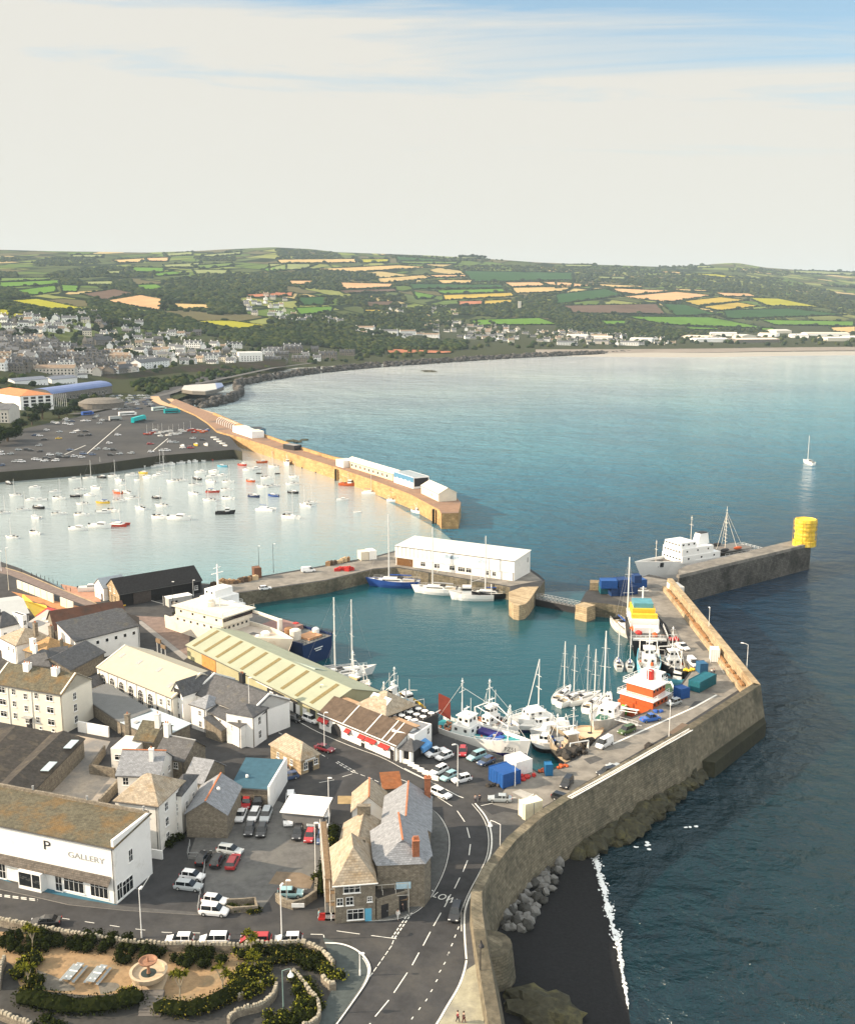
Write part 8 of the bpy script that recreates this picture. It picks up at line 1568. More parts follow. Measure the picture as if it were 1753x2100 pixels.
ant = empty('rusty_anchor_post', G(a7, 130, 590)[:], 0, 'rusty timber mooring dolphin at the stern of the cream ship', 'mooring post'); MB().tube((0, 0, 0), (4, 2, 5), .3, n=6).tube((1, -1, 0), (5, 2.4, 3.4), .25, n=6).tube((3.8, 1, 0), (3.8, 2, 5.4), .3, n=6).build('timber', wood, ant)
# ------------------------------------------------------------------ fields of the far countryside
FCOL = dict(G=(.105, .21, .035), g=(.12, .18, .05), P=(.22, .25, .11), s=(.50, .36, .17), p=(.56, .35, .19), Y=(.42, .31, .07), o=(.32, .31, .035), d=(.13, .09, .07), D=(.035, .085, .03), r=(.40, .17, .10))
fm_ = {k: M('field_'+k, c, 1, .14, .02, spec=0, col2=tuple(q*.72 for q in c), k2=.42, s2=.008) for k, c in FCOL.items()}
FIELDS = {'1': """0,290 370,275 360,300 0,318 G;90,340 340,308 350,345 200,368 G;375,305 485,310 470,345 385,342 G;60,402 230,390 550,455 330,450 o;500,360 700,330 820,355 640,395 d;645,402 860,366 990,390 980,458 p;1065,418 1280,425 1280,455 1080,448 s;800,195 1010,200 1000,222 830,225 G;940,235 1060,220 1150,238 960,250 G;830,305 960,300 1000,322 900,338 G;1200,527 1400,522 1620,552 1450,572 o;1180,185 1420,168 1430,185 1250,205 g;500,285 700,280 690,305 520,300 P;1000,180 1230,168 1200,195 1010,195 P;0,262 330,260 300,272 0,284 g;1480,365 1753,350 1753,372 1560,380 r;690,150 900,140 870,165 720,168 s;890,140 1040,135 1030,160 900,160 p;1600,210 1753,175 1753,215 1650,225 G;0,455 60,460 50,500 0,500 o;1000,112 1180,100 1180,120 1020,128 P;1240,120 1480,100 1470,118 1260,132 P;90,480 200,488 280,505 80,502 o;640,222 760,215 750,232 660,236 P;1180,210 1400,212 1380,240 1200,235 P;440,120 640,118 630,135 450,135 P""",
'2': """40,140 510,135 500,158 60,162 s;520,138 690,137 690,155 530,160 o;0,165 280,165 200,195 0,205 P;250,195 740,172 930,185 480,212 s;620,250 900,228 960,245 640,278 s;890,229 1130,228 1140,240 920,243 p;960,258 1180,258 1160,278 1000,280 s;410,272 720,280 700,300 430,310 p;400,318 720,308 740,325 430,335 d;110,262 255,262 250,282 130,285 p;0,328 140,330 130,352 0,350 r;145,420 370,412 360,440 180,458 G;830,325 960,350 940,362 850,368 G;960,318 1360,308 1360,328 1000,340 G;1005,345 1400,332 1415,352 1005,375 Y;1090,382 1230,378 1230,400 1100,405 r;1240,378 1400,372 1400,392 1240,400 Y;1110,205 1753,215 1753,258 1180,268 D;1355,272 1560,270 1600,290 1400,298 p;1570,270 1753,268 1753,290 1620,290 p;1400,303 1753,296 1700,325 1420,335 s;1160,490 1560,478 1670,515 1180,520 G;680,658 1060,672 1040,682 690,682 r;550,430 640,430 640,443 550,440 Y;730,120 1000,140 960,150 740,145 D;740,150 1100,152 1080,165 760,165 g;800,280 1340,285 1350,302 830,310 D;160,360 330,355 320,400 190,405 D;560,385 720,380 700,405 570,410 d;1100,118 1250,122 1240,135 1110,135 P""",
'3': """0,275 60,276 220,294 0,310 p;70,277 600,301 330,306 240,292 s;300,309 700,325 480,345 380,335 p;385,360 700,330 920,352 640,392 p;640,310 960,325 820,331 710,322 s;925,334 1130,340 1180,360 990,357 p;740,385 960,362 1120,380 830,412 Y;845,420 1060,392 1190,415 960,440 Y;1120,365 1300,370 1560,422 1240,412 o;0,345 290,312 400,352 0,403 D;40,412 590,402 640,460 100,455 d;620,402 750,405 950,465 700,470 D;980,440 1350,428 1700,465 1000,490 D;400,475 900,480 1240,545 640,522 G;1200,495 1750,505 1740,532 1280,525 G;770,222 940,228 1160,255 930,245 o;620,210 740,215 730,225 620,220 s;1600,540 1753,535 1753,575 1620,560 s;40,170 240,172 200,185 60,185 P;250,500 420,500 400,520 300,522 G;760,535 960,545 940,552 780,552 G;1180,540 1280,545 1270,558 1180,555 G;780,180 900,178 920,190 800,190 P;1400,205 1753,215 1753,235 1400,222 P;1560,290 1753,300 1753,306 1580,296 s;240,240 420,245 400,258 260,255 P"""}
hv = []; hcol = 0
FPX = []; rh = random.Random(9)
fi_ = {'1': a1, '2': a2, '3': a3}
for key, data in FIELDS.items():
    for it in data.replace('\n', '').split(';'):
        q = it.split(); c = q[4]; P = [fi_[key](*map(float, s.split(','))) for s in q[:4]]; nu, nv = 14, 7; V = []
        for j in range(nv+1):
            for i in range(nu+1):
                s, t = i/nu, j/nv; u = (P[0][0]*(1-s)+P[1][0]*s)*(1-t)+(P[3][0]*(1-s)+P[2][0]*s)*t; v = (P[0][1]*(1-s)+P[1][1]*s)*(1-t)+(P[3][1]*(1-s)+P[2][1]*s)*t
                V.append(T(u, v, 1.6)[:])
        F = [(j*(nu+1)+i, (j+1)*(nu+1)+i, (j+1)*(nu+1)+i+1, j*(nu+1)+i+1) for j in range(nv) for i in range(nu)]
        FPX.append(P); MB().add(V, F).build('field', fm_[c], kind='structure', smooth=True)
        for e0, e1 in ((0, 1), (1, 2), (2, 3), (3, 0)):
            (u0, v0), (u1, v1) = P[e0], P[e1]; l = hypot(u1-u0, (v1-v0)*2); n = max(2, int(l/2.2))
            for k in range(n+1):
                f = k/n; p = T(u0+(u1-u0)*f, v0+(v1-v0)*f, 0); r_ = 1.9*rh.uniform(.7, 1.5)*(1.9 if rh.random() < .07 else 1)*p.y/2800
                hv.append((p, r_*1.5, r_))
# woodland, hedges and the trees between the houses: thousands of crowns, one mass each
def crowns(name, items, mat, seed, sub=1):
    """items: (centre, horizontal radius, height radius)"""
    rg_ = np.random.RandomState(seed); V0, F0 = (ICO1 if sub else ICO0); V0 = np.array(V0); F0 = np.array(F0); n = len(items); nv_ = len(V0)
    C_ = np.array([c[0][:] for c in items]); R_ = np.array([c[1] for c in items]); H_ = np.array([c[2] for c in items])
    jit = 1+rg_.uniform(-.34, .3, (n, nv_, 1)); V = V0[None]*jit; V[..., 0] *= R_[:, None]; V[..., 1] *= R_[:, None]; V[..., 2] *= H_[:, None]; V += C_[:, None]; V[..., 2] += H_[:, None]*.6
    F = (F0[None]+(np.arange(n)*nv_)[:, None, None]).reshape(-1, 3); me = bpy.data.meshes.new(name); me.vertices.add(n*nv_); me.vertices.foreach_set('co', V.reshape(-1)); me.loops.add(len(F)*3); me.loops.foreach_set('vertex_index', F.reshape(-1)); me.polygons.add(len(F)); me.polygons.foreach_set('loop_start', np.arange(len(F))*3); me.update(); me.validate()
    for q in (mat if isinstance(mat, list) else [mat]): me.materials.append(q)
    if isinstance(mat, list): me.polygons.foreach_set('material_index', np.repeat(rg_.randint(0, len(mat), n), len(F0)))
    o = bpy.data.objects.new(name, me); COL.objects.link(o); return tag(o, kind='stuff')
wm = [M('wood_dark', (.018, .030, .014), 1, .4, .12, spec=0), M('wood_mid', (.028, .044, .016), 1, .4, .12, spec=0), M('wood_light', (.050, .062, .020), 1, .4, .12, spec=0)]
crowns('hedgerows', hv, wm[:2], 2, 0)
WOODS = {'1': ["190,165 300,135 560,130 620,165 440,185 250,185|170|8", "260,245 420,215 640,185 860,205 940,235 930,262 600,255 400,262 280,262|260|9", "0,225 105,235 100,270 0,270|60|9", "990,275 1200,250 1500,225 1753,240 1753,345 1560,355 1470,385 1500,480 1300,490 1270,470 1050,462 1010,390 1010,330|720|9", "0,405 60,420 330,468 620,440 700,462 1000,478 1190,520 1200,545 1450,582 1640,560 1753,590 1753,685 1500,672 1250,600 1000,592 700,540 450,520 200,500 90,505 60,470 0,450|900|8", "560,300 800,270 830,320 1000,345 1000,380 820,360 640,330|160|9", "0,130 190,150 0,165|30|8", "340,270 480,262 490,300 400,305|60|8", "1180,130 1440,128 1440,155 1200,155|80|8", "1690,88 1753,84 1753,125 1700,120|60|9", "0,320 90,330 200,372 60,392 0,380|110|8", "540,400 640,410 840,460 700,470 560,440|110|9"],
 '2': ["0,225 300,208 560,218 640,235 560,262 400,262 400,320 250,310 100,290 0,300|420|9", "150,350 330,355 760,340 800,370 760,385 790,425 1020,400 1060,440 1050,520 900,545 620,600 300,560 0,565 0,480 130,470 180,470 370,452 540,470 560,440 540,410 380,400 330,400 160,410|820|8", "0,560 300,570 620,605 800,600 1140,620 1140,660 900,655 660,655 640,690 350,650 0,605|620|8", "1410,350 1753,335 1753,500 1560,475 1420,480 1240,470 1100,455 1080,430 1250,408 1410,395|520|9", "40,75 380,100 430,132 60,132|170|9", "700,112 1000,125 1250,135 1400,150 1240,150 720,140|70|8", "940,185 1300,170 1753,185 1753,205 1300,200 1110,205|170|8", "880,255 985,262 985,290 880,290|45|8", "700,265 880,262 900,290 720,290|50|8", "1180,272 1350,268 1380,330 1340,300|30|7"],
 '3': ["200,182 400,178 600,192 620,222 760,228 930,250 1160,262 1240,240 1500,300 1600,320 1753,400 1753,470 1560,425 1300,366 1240,352 1130,335 950,322 600,298 300,275 0,262 0,205|1050|9", "0,425 200,425 350,432 440,500 600,520 760,555 700,612 400,602 0,560|560|7", "950,455 1100,462 1360,480 1340,505 1000,492|90|6", "700,545 1000,535 1290,550 1280,570 940,572 740,600|140|6", "1230,415 1420,412 1500,428 1240,430|50|7", "1000,195 1200,192 1400,215 1350,235 1020,215|90|8", "600,180 800,178 800,192 620,190|40|8"]}
items = []; rw = random.Random(17)
for key, L_ in WOODS.items():
    for it in L_:
        ps, n, r_ = it.split('|'); P = [fi_[key](*map(float, s.split(','))) for s in ps.split()]
        for u, v in scatter(P, int(int(n)*2.2), int(n)):
            if any(inpoly(u, v-d_, q) for q in FPX for d_ in (0, 2.2)): continue
            p = T(u, v); k = rw.uniform(.65, 1.35); items.append((p, float(r_)*k*.72, float(r_)*k*.5))
crowns('woodland', items, wm, 5, 1)
# scattered trees among the houses
items = []
for P, n in (([(0, 650), (120, 640), (300, 660), (480, 680), (620, 700), (620, 745), (480, 735), (330, 770), (240, 760), (200, 720), (0, 700)], 330), ([(740, 645), (1000, 660), (1150, 690), (1500, 690), (1753, 690), (1753, 712), (1400, 708), (1100, 716), (900, 722), (760, 700)], 330), ([(600, 720), (850, 712), (900, 728), (740, 742), (620, 748)], 70), ([(260, 790), (480, 755), (600, 745), (600, 752), (480, 772), (300, 812)], 130), ([(0, 770), (90, 780), (230, 800), (200, 835), (100, 830), (60, 860), (0, 850)], 60)):
    for u, v in scatter(P, n, n): p = T(u, v); k = rw.uniform(.5, 1.15); items.append((p, 5.0*k*(p.y/1700)**.6, 4.4*k*(p.y/1700)**.6))
crowns('treeline', items, wm, 6, 1)
# ------------------------------------------------------------------ far houses (too small to show their parts)
hwall = dict(white=white, cream=cream, grey=M('grey_stone_wall', (.17, .155, .135), .9, .3, .6), pale=M('pale_render', (.62, .58, .52), .85, .1, .3)); hroof = [M('far_slate', (.12, .125, .135), .8, .3, .3), M('far_brown_roof', (.24, .18, .13), .85, .3, .3), M('far_slate_dark', (.065, .068, .075), .8, .3, .3)]
HP = []
def hproto(kind, wc, rf):
    L, D, he, ri = dict(h=(11, 8, 5.2, 3.2), t=(24, 8, 6.4, 3.4), b=(14, 8, 2.8, 2.6), v=(12, 10, 7.0, 3.0), l=(34, 12, 6.5, 2.5))[kind]
    mb = MB(); x0, y0 = -L/2, -D/2; mb.prism([(x0, y0), (-x0, y0), (-x0, -y0), (x0, -y0)], -3, he, 0, cap=False)
    mb.add([(x0, y0, he), (x0, -y0, he), (x0, 0, he+ri)], [(0, 2, 1)], 0).add([(-x0, y0, he), (-x0, -y0, he), (-x0, 0, he+ri)], [(0, 1, 2)], 0)
    o = .4; mb.add([(x0-o, y0-o, he-.2), (-x0+o, y0-o, he-.2), (-x0+o, 0, he+ri+.1), (x0-o, 0, he+ri+.1), (-x0+o, -y0+o, he-.2), (x0-o, -y0+o, he-.2)], [(0, 1, 2, 3), (3, 2, 4, 5)], 1)
    for x in ([x0+.8, -x0-.8] if kind != 't' else [x0+.5, x0+8, x0+16, -x0-.5]): mb.box((x, 0, he+ri-.8), (1.2, .9, 2.2), 0, 0)
    nw = max(2, int(L/3)); fl = 1 if he < 4 else 2
    for k in range(fl):
        for i in range(nw):
            x = x0+L*(i+.5)/nw; mb.add([(x-.6, y0-.06, .9+k*2.8), (x+.6, y0-.06, .9+k*2.8), (x+.6, y0-.06, 2.3+k*2.8), (x-.6, y0-.06, 2.3+k*2.8)], [(0, 1, 2, 3)], 2)
        for y in (-1.8, 1.8): mb.add([(-x0+.06, y-.5, 1+k*2.8), (-x0+.06, y+.5, 1+k*2.8), (-x0+.06, y+.5, 2.3+k*2.8), (-x0+.06, y-.5, 2.3+k*2.8)], [(0, 1, 2, 3)], 2)
    if kind == 't':
        for i in range(4): x = x0+3+i*6; mb.box((x, y0+.4, he-.3), (2.0, 1.6, 2.2), 0, 0).add([(x-1.2, y0-.5, he+1.9), (x+1.2, y0-.5, he+1.9), (x, y0-.5, he+2.9), (x, y0+2.5, he+2.9), (x-1.2, y0+2.5, he+1.9), (x+1.2, y0+2.5, he+1.9)], [(0, 2, 3, 4), (1, 5, 3, 2), (0, 1, 2)], 1)
    me = bpy.data.meshes.new('house'); me.from_pydata(mb.v, [], mb.f)
    for q in (hwall[wc], hroof[rf], glass): me.materials.append(q)
    me.polygons.foreach_set('material_index', mb.m); return me
HPC = {}
def fhouse(u, v, kind, wc, rf, rz, label, group, sc=1.0, pt=None):
    k = (kind, wc, rf)
    if k not in HPC: HPC[k] = hproto(*k)
    nm = {'h': 'house', 't': 'terraced_houses', 'b': 'bungalow', 'v': 'villa', 'l': 'long_building'}[kind]; o = bpy.data.objects.new(nm, HPC[k]); COL.objects.link(o)
    o.location = pt if pt is not None else T(u, v, -.3); o.rotation_euler = (0, 0, rz); o.scale = (sc, sc, sc); return tag(o, label, 'house', group)
rt = random.Random(77); placed = []
def town(poly, n, kinds, walls, seed, dx, dy, where, group, rzs=.35, rz0=0, sc=1.0):
    r_ = random.Random(seed); xs = [p[0] for p in poly]; ys = [p[1] for p in poly]; c = 0
    for _ in range(n*50):
        if c >= n: break
        u, v = r_.uniform(min(xs), max(xs)), r_.uniform(min(ys), max(ys))
        k = r_.choice(kinds); dxx = dx*(1.9 if k in 'tl' else 1)
        if not inpoly(u, v, poly) or any(abs(u-a)/(dxx*.5+e/2) < 1 and abs(v-b)/dy < 1 for a, b, e in placed): continue
        placed.append((u, v, dxx)); w_ = r_.choice(walls); rf = r_.choice((0, 0, 2, 1)) if w_ != 'grey' else r_.choice((0, 2, 2)); c += 1
        fhouse(u, v, k, w_, rf, rz0+r_.uniform(-rzs, rzs)+(pi/2 if r_.random() < .2 and k in 'hb' else 0), '%s %s %s' % (w_, {'h': 'gabled house', 't': 'terrace with small dormers', 'b': 'low bungalow', 'v': 'tall villa', 'l': 'long block'}[k], where), group, sc*r_.uniform(1.0, 1.3))
G1, G2, G3 = 'houses on the hillside town', 'houses along the far bay', 'houses in the wooded valley'
town([a1(0, 640), a1(340, 640), a1(350, 690), a1(640, 740), a1(640, 830), a1(300, 800), a1(90, 830), a1(0, 830)], 74, 'tthtv', ('grey', 'grey', 'grey', 'pale', 'white'), 3, 13, 4.6, 'in the dense grey streets', G1, .2)
town([a1(0, 500), a1(360, 515), a1(460, 490), a1(470, 590), a1(180, 600), a1(0, 640)], 36, 'hvhb', ('white', 'white', 'white', 'grey'), 5, 13, 6, 'on the upper left slope', G1)
town([a1(480, 480), a1(640, 480), a1(720, 620), a1(860, 640), a1(860, 720), a1(560, 700), a1(480, 600)], 20, 'vhh', ('grey', 'white', 'cream'), 7, 15, 7, 'among trees on the middle slope', G1)
town([a1(740, 530), a1(830, 530), a1(900, 600), a1(1120, 600), a1(1240, 590), a1(1250, 620), a1(1120, 640), a1(980, 660), a1(770, 640)], 18, 'hvbh', ('white', 'white', 'grey'), 8, 15, 7, 'on the upper right slope', G1)
town([a1(800, 660), a1(980, 670), a1(1130, 690), a1(1300, 660), a1(1460, 680), a1(1460, 790), a1(1100, 790), a1(1000, 800), a1(820, 760)], 46, 'hvhbt', ('white', 'white', 'white', 'cream', 'grey'), 9, 13, 6, 'near the coast road', G1)
town([a1(530, 730), a1(720, 730), a1(840, 770), a1(840, 850), a1(640, 860), a1(330, 850), a1(320, 800), a1(520, 790)], 20, 'hthl', ('white', 'white', 'pale'), 10, 14, 6, 'behind the railway station', G1)
town([a2(0, 665), a2(240, 660), a2(460, 690), a2(460, 710), a2(300, 725), a2(60, 740), a2(0, 740)], 16, 'tht', ('grey', 'white', 'grey'), 11, 11, 4, 'beside the shore path', G1, .15)
town([a2(0, 440), a2(100, 440), a2(240, 480), a2(420, 480), a2(420, 510), a2(100, 500), a2(0, 490)], 22, 'hb', ('white', 'cream'), 12, 8, 4, 'in the left of the valley', G3)
town([a2(630, 440), a2(760, 400), a2(830, 400), a2(830, 430), a2(1030, 400), a2(1140, 450), a2(1100, 470), a2(640, 470)], 10, 'hb', ('white', 'cream'), 13, 8, 4, 'half hidden in the central woods', G3)
town([a2(900, 510), a2(1100, 495), a2(1120, 520), a2(1240, 530), a2(1620, 540), a2(1753, 570), a2(1753, 610), a2(1400, 620), a2(1150, 600), a2(880, 540)], 62, 'hbb', ('white', 'cream', 'pale', 'pale'), 14, 8.5, 3.4, 'in the estate beyond the bay', G2)
town([a2(500, 540), a2(800, 560), a2(1000, 590), a2(1000, 600), a2(600, 590), a2(480, 560)], 12, 'lb', ('white', 'white'), 15, 11, 3.5, 'between the valley woods and the bay', G3)
town([a3(0, 560), a3(400, 590), a3(700, 615), a3(700, 640), a3(300, 645), a3(0, 640)], 46, 'hbbl', ('white', 'cream', 'pale'), 16, 8.5, 3.2, 'low along the far beach', G2)
town([a1(1480, 370), a1(1753, 370), a1(1753, 500), a1(1620, 500), a1(1500, 480)], 16, 'h', ('white', 'cream'), 18, 8, 4, 'in the upper valley woods', G3)
# larger far buildings
def fb(name, f, x0, y0, x1, y1, dep, he, rise, roof, wall, rmat, label, z=None, grid=None, cat='building'):
    a, b = f(x0, y0), f(x1, y1); pa = T(*a) if z is None else W(*a, z); pb = T(*b) if z is None else W(*b, z); B_ = Bld(name, pa, pb, dep, he+2, rise, roof, wall, rmat, label=label, cat=cat, base=min(pa.z, pb.z)-2)
    if grid: B_.grid('f', 3.0, *grid[:2], w=grid[2], h=grid[3], style='plain')
    return B_
fb('hotel', a1, 1465, 770, 1610, 780, 26, 17, 0, 'flat', white, white, 'big white hotel block above the coast road', grid=(4, 7, 1.6, 1.6), cat='hotel'); fb('hotel_wing', a1, 1600, 712, 1708, 722, 14, 8, 0, 'flat', white, white, 'long low white wing right of the hotel block', grid=(1, 8, 1.8, 1.4), cat='hotel')
fb('terrace_block', a1, 865, 820, 1042, 800, 16, 9, 4, 'gable', white, hroof[0], 'white fronted terrace with tall bays on the coast road', grid=(3, 9, 1.6, 1.5)); fb('terrace_block', a1, 700, 862, 835, 845, 15, 9, 4.5, 'gable', hwall['grey'], hroof[2], 'grey stone terrace with a white gable near the station', grid=(2, 7, 1.4, 1.4)); fb('villa', a1, 590, 670, 700, 668, 16, 9, 5, 'gable', hwall['grey'], hroof[2], 'grey stone twin gabled villa on the middle slope', grid=(2, 5, 1.6, 1.6))
fb('long_house_row', a1, 315, 862, 540, 872, 10, 4.5, 1.5, 'gable', white, hroof[0], 'long low white row above the station roof', grid=(1, 16, .8, 1)); fb('school', a1, 92, 905, 300, 915, 16, 7, 2.6, 'gable', white, M('far_blue_grey_roof', (.20, .22, .27), .7, .15), 'white building with a blue grey roof at the foot of the hill', grid=(1, 9, 1.2, 1.2)); fb('school', a1, 320, 905, 478, 905, 14, 7, 2.6, 'gable', white, M('far_blue_grey_roof', (.20, .22, .27), .7, .15), 'smaller white building right of the blue grey roofed one', grid=(1, 7, 1.2, 1.2))
fb('church', a1, 540, 722, 590, 722, 18, 8, 6, 'gable', hwall['grey'], hroof[2], 'dark stone church on the middle slope', cat='church'); ct_ = T(*a1(527, 705)); tag(MB().box((0, 0, -3), (7, 7, 17)).box((0, 0, 14.01), (7, 7, 9), top=.02).build('church_spire', hwall['grey'], loc=ct_[:]), 'pointed church spire above the grey streets', 'church')
cw = T(*a2(1445, 430)); tag(MB().box((0, 0, -3), (9, 9, 30)).box((0, 0, 27.01), (9.6, 9.6, 1)).build('church_tower', hwall['pale'], loc=cw[:]), 'square church tower rising from the woods beyond the bay', 'church')
# level ground: warehouse with orange roof, station, curved visitor building
wo_ = Bld('warehouse', W(*a1(-70, 1045), 6), W(*a1(133, 1078), 6), 30, 13.5, 4, 'hip', white, M('orange_roof', (.50, .21, .09), .85, .25, .5), label='tall white warehouse with an orange hipped roof near the station', cat='warehouse', base=6); wo_.grid('f', 1.6, 4, 9, 2.9, .9, 1.2, 'plain').grid('r', 1.4, 4, 4, 3.0, 4.4, 2.2, 'plain', .05, .95)
st_ = Bld('railway_station', W(*a1(318, 1022), 6), W(*a1(690, 965), 6), 26, 8.0, 5.0, 'barrel', hwall['grey'], M('station_blue_roof', (.16, .22, .42), .5, .12, .1), label='long railway station with a curved blue roof', cat='station', base=6); st_.grid('f', 1.5, 1, 14, w=2.0, h=3, style='plain')
for i in range(7): p = W(*a1(338+i*12, 1045), 6); tag(MB().tube((0, 0, 0), (0, 0, 12), .2, .1, n=5).build('flagpole', white, loc=p[:]), 'white flagpole in the row before the station', 'flagpole', 'flagpoles before the station')
p = W(*a1(625, 1052), 6); tag(MB().lathe((0, 0, 0), [(20, 0), (20, 5), (20.5, 5.1), (14, 8), (.1, 9)], 26).build('round_visitor_building', [hwall['grey']], loc=p[:]), 'low round stone building with a dark roof behind the coaches', 'building')
pv = empty('bay_pavilion', W(*a1(1240, 968), 6)[:], 0, 'low curved pavilion with a pale roof and blue end on the rocky spit', 'pavilion'); k = MB(); o = Vector(pv.location); R_ = MB()
Q = [W(*a1(x, y), 6)-o for x, y in ((1115, 962), (1180, 972), (1260, 975), (1330, 962), (1372, 945))]; Q2 = [W(*a1(x, y), 6)-o for x, y in ((1130, 940), (1190, 935), (1260, 930), (1320, 925), (1360, 925))]
k.prism([q[:2] for q in Q]+[q[:2] for q in Q2[::-1]], 0, 3.6); k.build('wall', hwall['grey'], pv); R_.prism([q[:2] for q in Q[:4]]+[q[:2] for q in Q2[3::-1]], 3.61, 4.2); R_.build('roof', M('pavilion_roof', (.46, .46, .44), .8, .1), pv); MB().prism([q[:2] for q in Q[3:]]+[q[:2] for q in Q2[:2:-1]], 3.61, 4.6).build('blue_roof', M('pavilion_blue', (.14, .20, .36), .4, .1), pv)
fb('stone_terrace', a1, -60, 1150, 62, 1150, 22, 11, 4, 'gable', hwall['pale'], hroof[0], 'tall pale stone building cut by the left edge', z=6, grid=(3, 5, 1.2, 1.8))
# low sheds of the far industrial estate
IND = [(735, 600, 900, 612, 'pale'), (820, 622, 1010, 625, 'white'), (905, 585, 1060, 590, 'white'), (1060, 628, 1310, 625, 'grey'), (1290, 572, 1380, 572, 'cream'), (1380, 598, 1480, 600, 'white'), (1465, 585, 1720, 590, 'white'), (1590, 618, 1720, 618, 'cream'), (1720, 612, 1800, 612, 'cream'), (1180, 590, 1290, 594, 'white'), (1030, 600, 1090, 604, 'cream'), (430, 620, 560, 626, 'white'), (220, 610, 330, 615, 'white'), (60, 600, 180, 606, 'white')]
for i, (x0, y0, x1, y1, w_) in enumerate(IND): fb('industrial_shed', a3, x0, y0, x1, y1, 60, 8, 3, 'gable', hwall[w_], M('far_white_roof', (.62, .61, .58), .8, .08, .05) if i % 3 else M('far_cream_roof', (.74, .62, .50), .8, .08, .05), '%s low shed of the estate behind the far beach' % w_, cat='industrial building')
# armoured shoreline, promenade wall, pale beach
def shoreband(name, f, pts, z0, z1, m, wd, kind='structure', n=3):
    q = [f(*p) for p in smooth(pts, 2)]; mb = MB(); V = []
    for u, v in q: a = W(u, v, z0); d = Vector((a.x, a.y, 0)).normalized(); b = a+d*wd; b.z = z1; V += [a[:], b[:]]
    mb.add(V, [(2*i, 2*i+2, 2*i+3, 2*i+1)[::-1] for i in range(len(q)-1)]); tag(mb.build(name, m), kind=kind)
def rockband(pts, n, wd, r0, seed, z=1.0):
    r_ = random.Random(seed); q = [W(*p, 0) for p in smooth(pts, 2)]; L = [0]
    for a, b in zip(q, q[1:]): L.append(L[-1]+(b-a).length)
    it = []
    for _ in range(n):
        t = r_.uniform(0, L[-1]); i = max(0, min(len(q)-2, int(np.searchsorted(L, t))-1)); p = q[i]+(q[i+1]-q[i])*((t-L[i])/max(1e-6, L[i+1]-L[i])); d = Vector((p.x, p.y, 0)).normalized(); s = r_.random(); p = p+d*s*wd; p.z = -.5+s*5.5*z; it.append((p, r0*r_.uniform(.6, 1.4), r0*.7*r_.uniform(.6, 1.3)))
    crowns('rock_armour', it, [M('armour_dark', (.035, .033, .03), .9, .5, .3), M('armour_grey', (.09, .085, .08), .9, .5, .3)], seed, 0)
emb = M('embankment_plants', (.05, .042, .035), 1, .4, .1, spec=0, col2=(.03, .04, .018), k2=.5, s2=.03); grit = M('far_beach_sand', (.36, .34, .30), .95, .1, .02); psand = M('bare_shingle', (.24, .21, .18), .95, .2, .02)
rockband([(370, 838), (420, 838), (470, 828), (500, 812), (480, 797), (500, 790), (600, 772), (740, 756), (900, 745), (1000, 738), (1130, 731), (1240, 727)], 1500, 26, 3.4, 41)
rockband([(500, 905), (440, 928), (300, 944), (120, 966), (-60, 990)], 500, 7, 1.5, 43, .8)
rockband([(1200, 727), (1330, 722), (1500, 719), (1760, 716)], 240, 30, 3.5, 44, .3)
shoreband('beach', a3, [(-120, 702), (200, 708), (600, 712), (900, 712), (1300, 704), (1760, 700), (2100, 698)], .0, 1.6, grit, 150); shoreband('beach', a3, [(-120, 690), (400, 688), (900, 684), (1300, 676), (1760, 672), (2100, 670)], 1.4, 5.6, psand, 90)
shoreband('embankment', a1, [(330, 905), (700, 915), (900, 880), (1200, 840), (1500, 822), (1753, 800)], 6.2, 14, emb, 60)
for pts, w_ in (([(352, 806), (300, 818), (230, 836), (150, 850)], 9), ([(352, 806), (400, 788), (470, 774), (560, 762), (640, 752)], 9)):
    mb = MB(); strip(mb, [T(*p)[:2] if p[0] > 470 else W(*p, 6)[:2] for p in pts], w_, 6.3); mb.build('coast_road', M('coast_road_grey', (.10, .10, .10), .9), kind='structure')
mb = MB(); strip(mb, [W(*a1(x, y), 6)[:2] for x, y in ((945, 985), (960, 1010), (1010, 1035), (1100, 1055), (1200, 1085), (1330, 1110))], 9, 6.35); strip(mb, [W(*a1(x, y), 6)[:2] for x, y in ((1040, 1000), (1090, 1035), (1200, 1060), (1300, 1090))], 6, 6.36); mb.build('promenade', M('tan_promenade', (.50, .34, .20), .9, .15, .3), kind='structure')
mb = MB()
for a_, b_ in (((900, 275), (640, 500)), ((640, 430), (480, 500)), ((1250, 380), (1130, 480))): strip(mb, [G(a4, *a_, 6)[:2], G(a4, *b_, 6)[:2]], .5, 6.02)
mb.build('road_markings', linew, kind='structure')
# slips down the harbour wall of the car park
for x0, x1, y0, y1 in ((585, 690, 545, 600), (1170, 1200, 505, 560), (1610, 1640, 455, 490)):
    a_ = G(a4, x0, y0, 6.1); b_ = G(a4, x1, y0-2, 6.1); c_ = G(a4, x1+5, y1, .3); d_ = G(a4, x0+15, y1, .3); MB().add([a_[:], b_[:], c_[:], d_[:]], [(3, 2, 1, 0)]).build('slipway', M('slip_grey', (.22, .21, .20), .9, .2, .3), kind='structure')
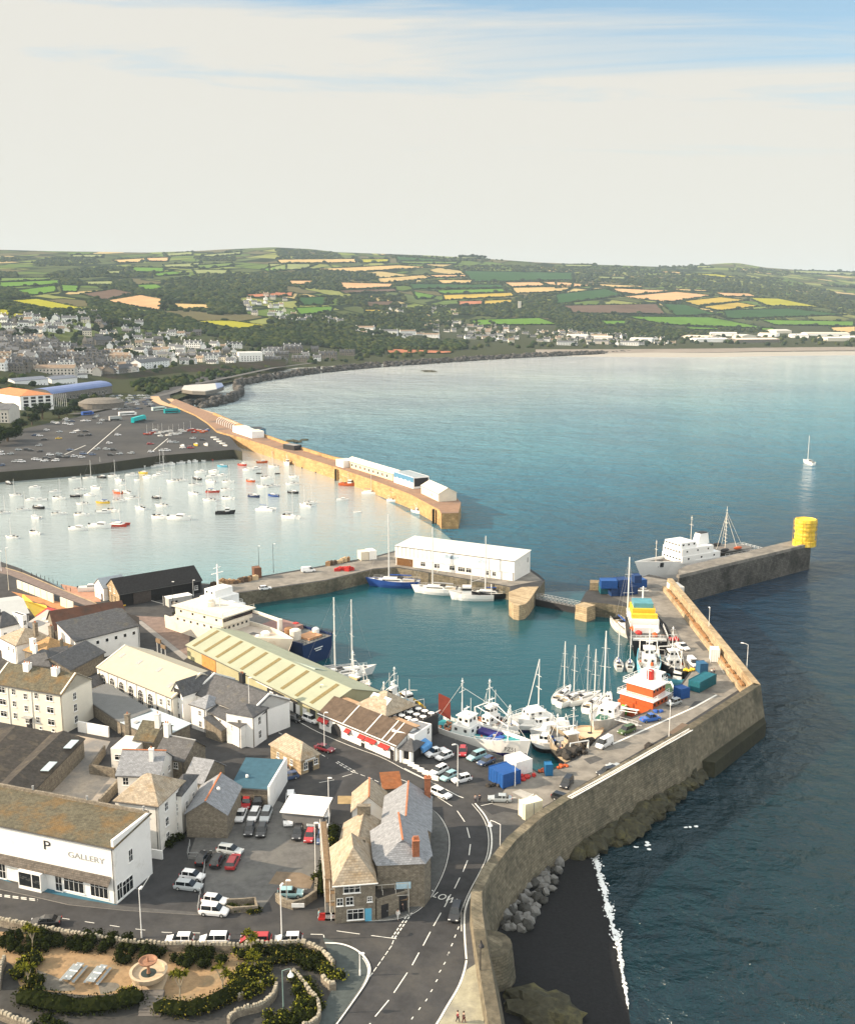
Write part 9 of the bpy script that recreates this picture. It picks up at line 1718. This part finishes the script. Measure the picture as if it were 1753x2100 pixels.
# individual trees one can tell apart
leafT = [M('tree_leaf_dark', (.016, .026, .010), 1, .4, .6, spec=0), M('tree_leaf_mid', (.030, .044, .014), 1, .4, .6, spec=0)]
def tree(p, r_, h, label, group='trees at the edge of the far car park'):
    e = empty('tree', p[:], 0, label, 'tree', group); rnd = random.Random(int(p.x*3+p.y)); k = MB().tube((0, 0, -1), (.2, .1, h*.45), r_*.09, r_*.06); c = MB()
    for i in range(5): a = i*1.3; k.tube((.2, .1, h*.38), (cos(a)*r_*.5, sin(a)*r_*.5, h*.68), r_*.05, r_*.02, n=5)
    for i in range(15):
        a, q = rnd.uniform(0, 2*pi), sqrt(rnd.random())*.72; z = h*rnd.uniform(.45, .9); rr = r_*rnd.uniform(.25, .42); cc = (cos(a)*q*r_, sin(a)*q*r_, z); V, F = ICO0; c.add([(cc[0]+v[0]*rr*.7, cc[1]+v[1]*rr*.7, cc[2]+v[2]*rr*.6) for v in V], F, 0); leafy(c, cc, rr, rr, rr*.85, 60, r_*.055, rnd, (0, 1), .7)
    k.build('trunk', M('tree_bark', (.10, .075, .05), .9), e); c.build('crown', leafT, e)
for f, x, y, r_, h, lb in ((a4, 318, 232, 10, 12, 'big dark round tree by the far car park near the orange roofed warehouse'), (a4, 240, 275, 8, 9, 'dark tree left below the big round one'), (a4, 160, 330, 9, 9, 'low dark tree at the edge of the far car park'), (a4, 60, 400, 11, 10, 'broad dark tree at the left edge of the far car park'), (a4, -20, 430, 11, 11, 'dark tree cut by the left edge of the picture'), (a4, 440, 222, 7, 6, 'small dark tree right of the big round one'), (a4, 560, 190, 7, 6, 'small dark tree behind the blue coach'), (a4, 500, 205, 6, 5, 'dark shrub tree between the car park and the station')): tree(G(f, x, y, 6), r_, h, lb)
for x, y, r_ in ((500, 745, 11), (820, 760, 9), (760, 690, 9), (690, 560, 13), (660, 600, 11), (430, 500, 8), (1030, 440, 14), (1010, 470, 12), (170, 610, 9)): tree(T(*a1(x, y)), r_, r_*1.3, 'dark broad tree standing among the town houses', 'trees among the town houses')
# ------------------------------------------------------------------ labels: one thing each
def ordn(n): return '%d%s' % (n, 'th' if 10 <= n % 100 <= 20 else {1: 'st', 2: 'nd', 3: 'rd'}.get(n % 10, 'th'))
def uniq():
    g = {}; bpy.context.view_layer.update()
    for o in bpy.data.objects:
        if o.parent is None and o.get('label') and len(o.users_collection): g.setdefault(o['label'], []).append(o)
    for lb, os_ in g.items():
        if len(os_) < 2: continue
        os_.sort(key=lambda o: proj(o.location)[0])
        for i, o in enumerate(os_): o['label'] = (lb+', '+('leftmost of its kind' if i == 0 else 'rightmost of its kind' if i == len(os_)-1 else ordn(i+1)+' of its kind from the left')) if len(lb.split()) < 10 else lb+', '+ordn(i+1)+' from the left'
uniq()
haze()
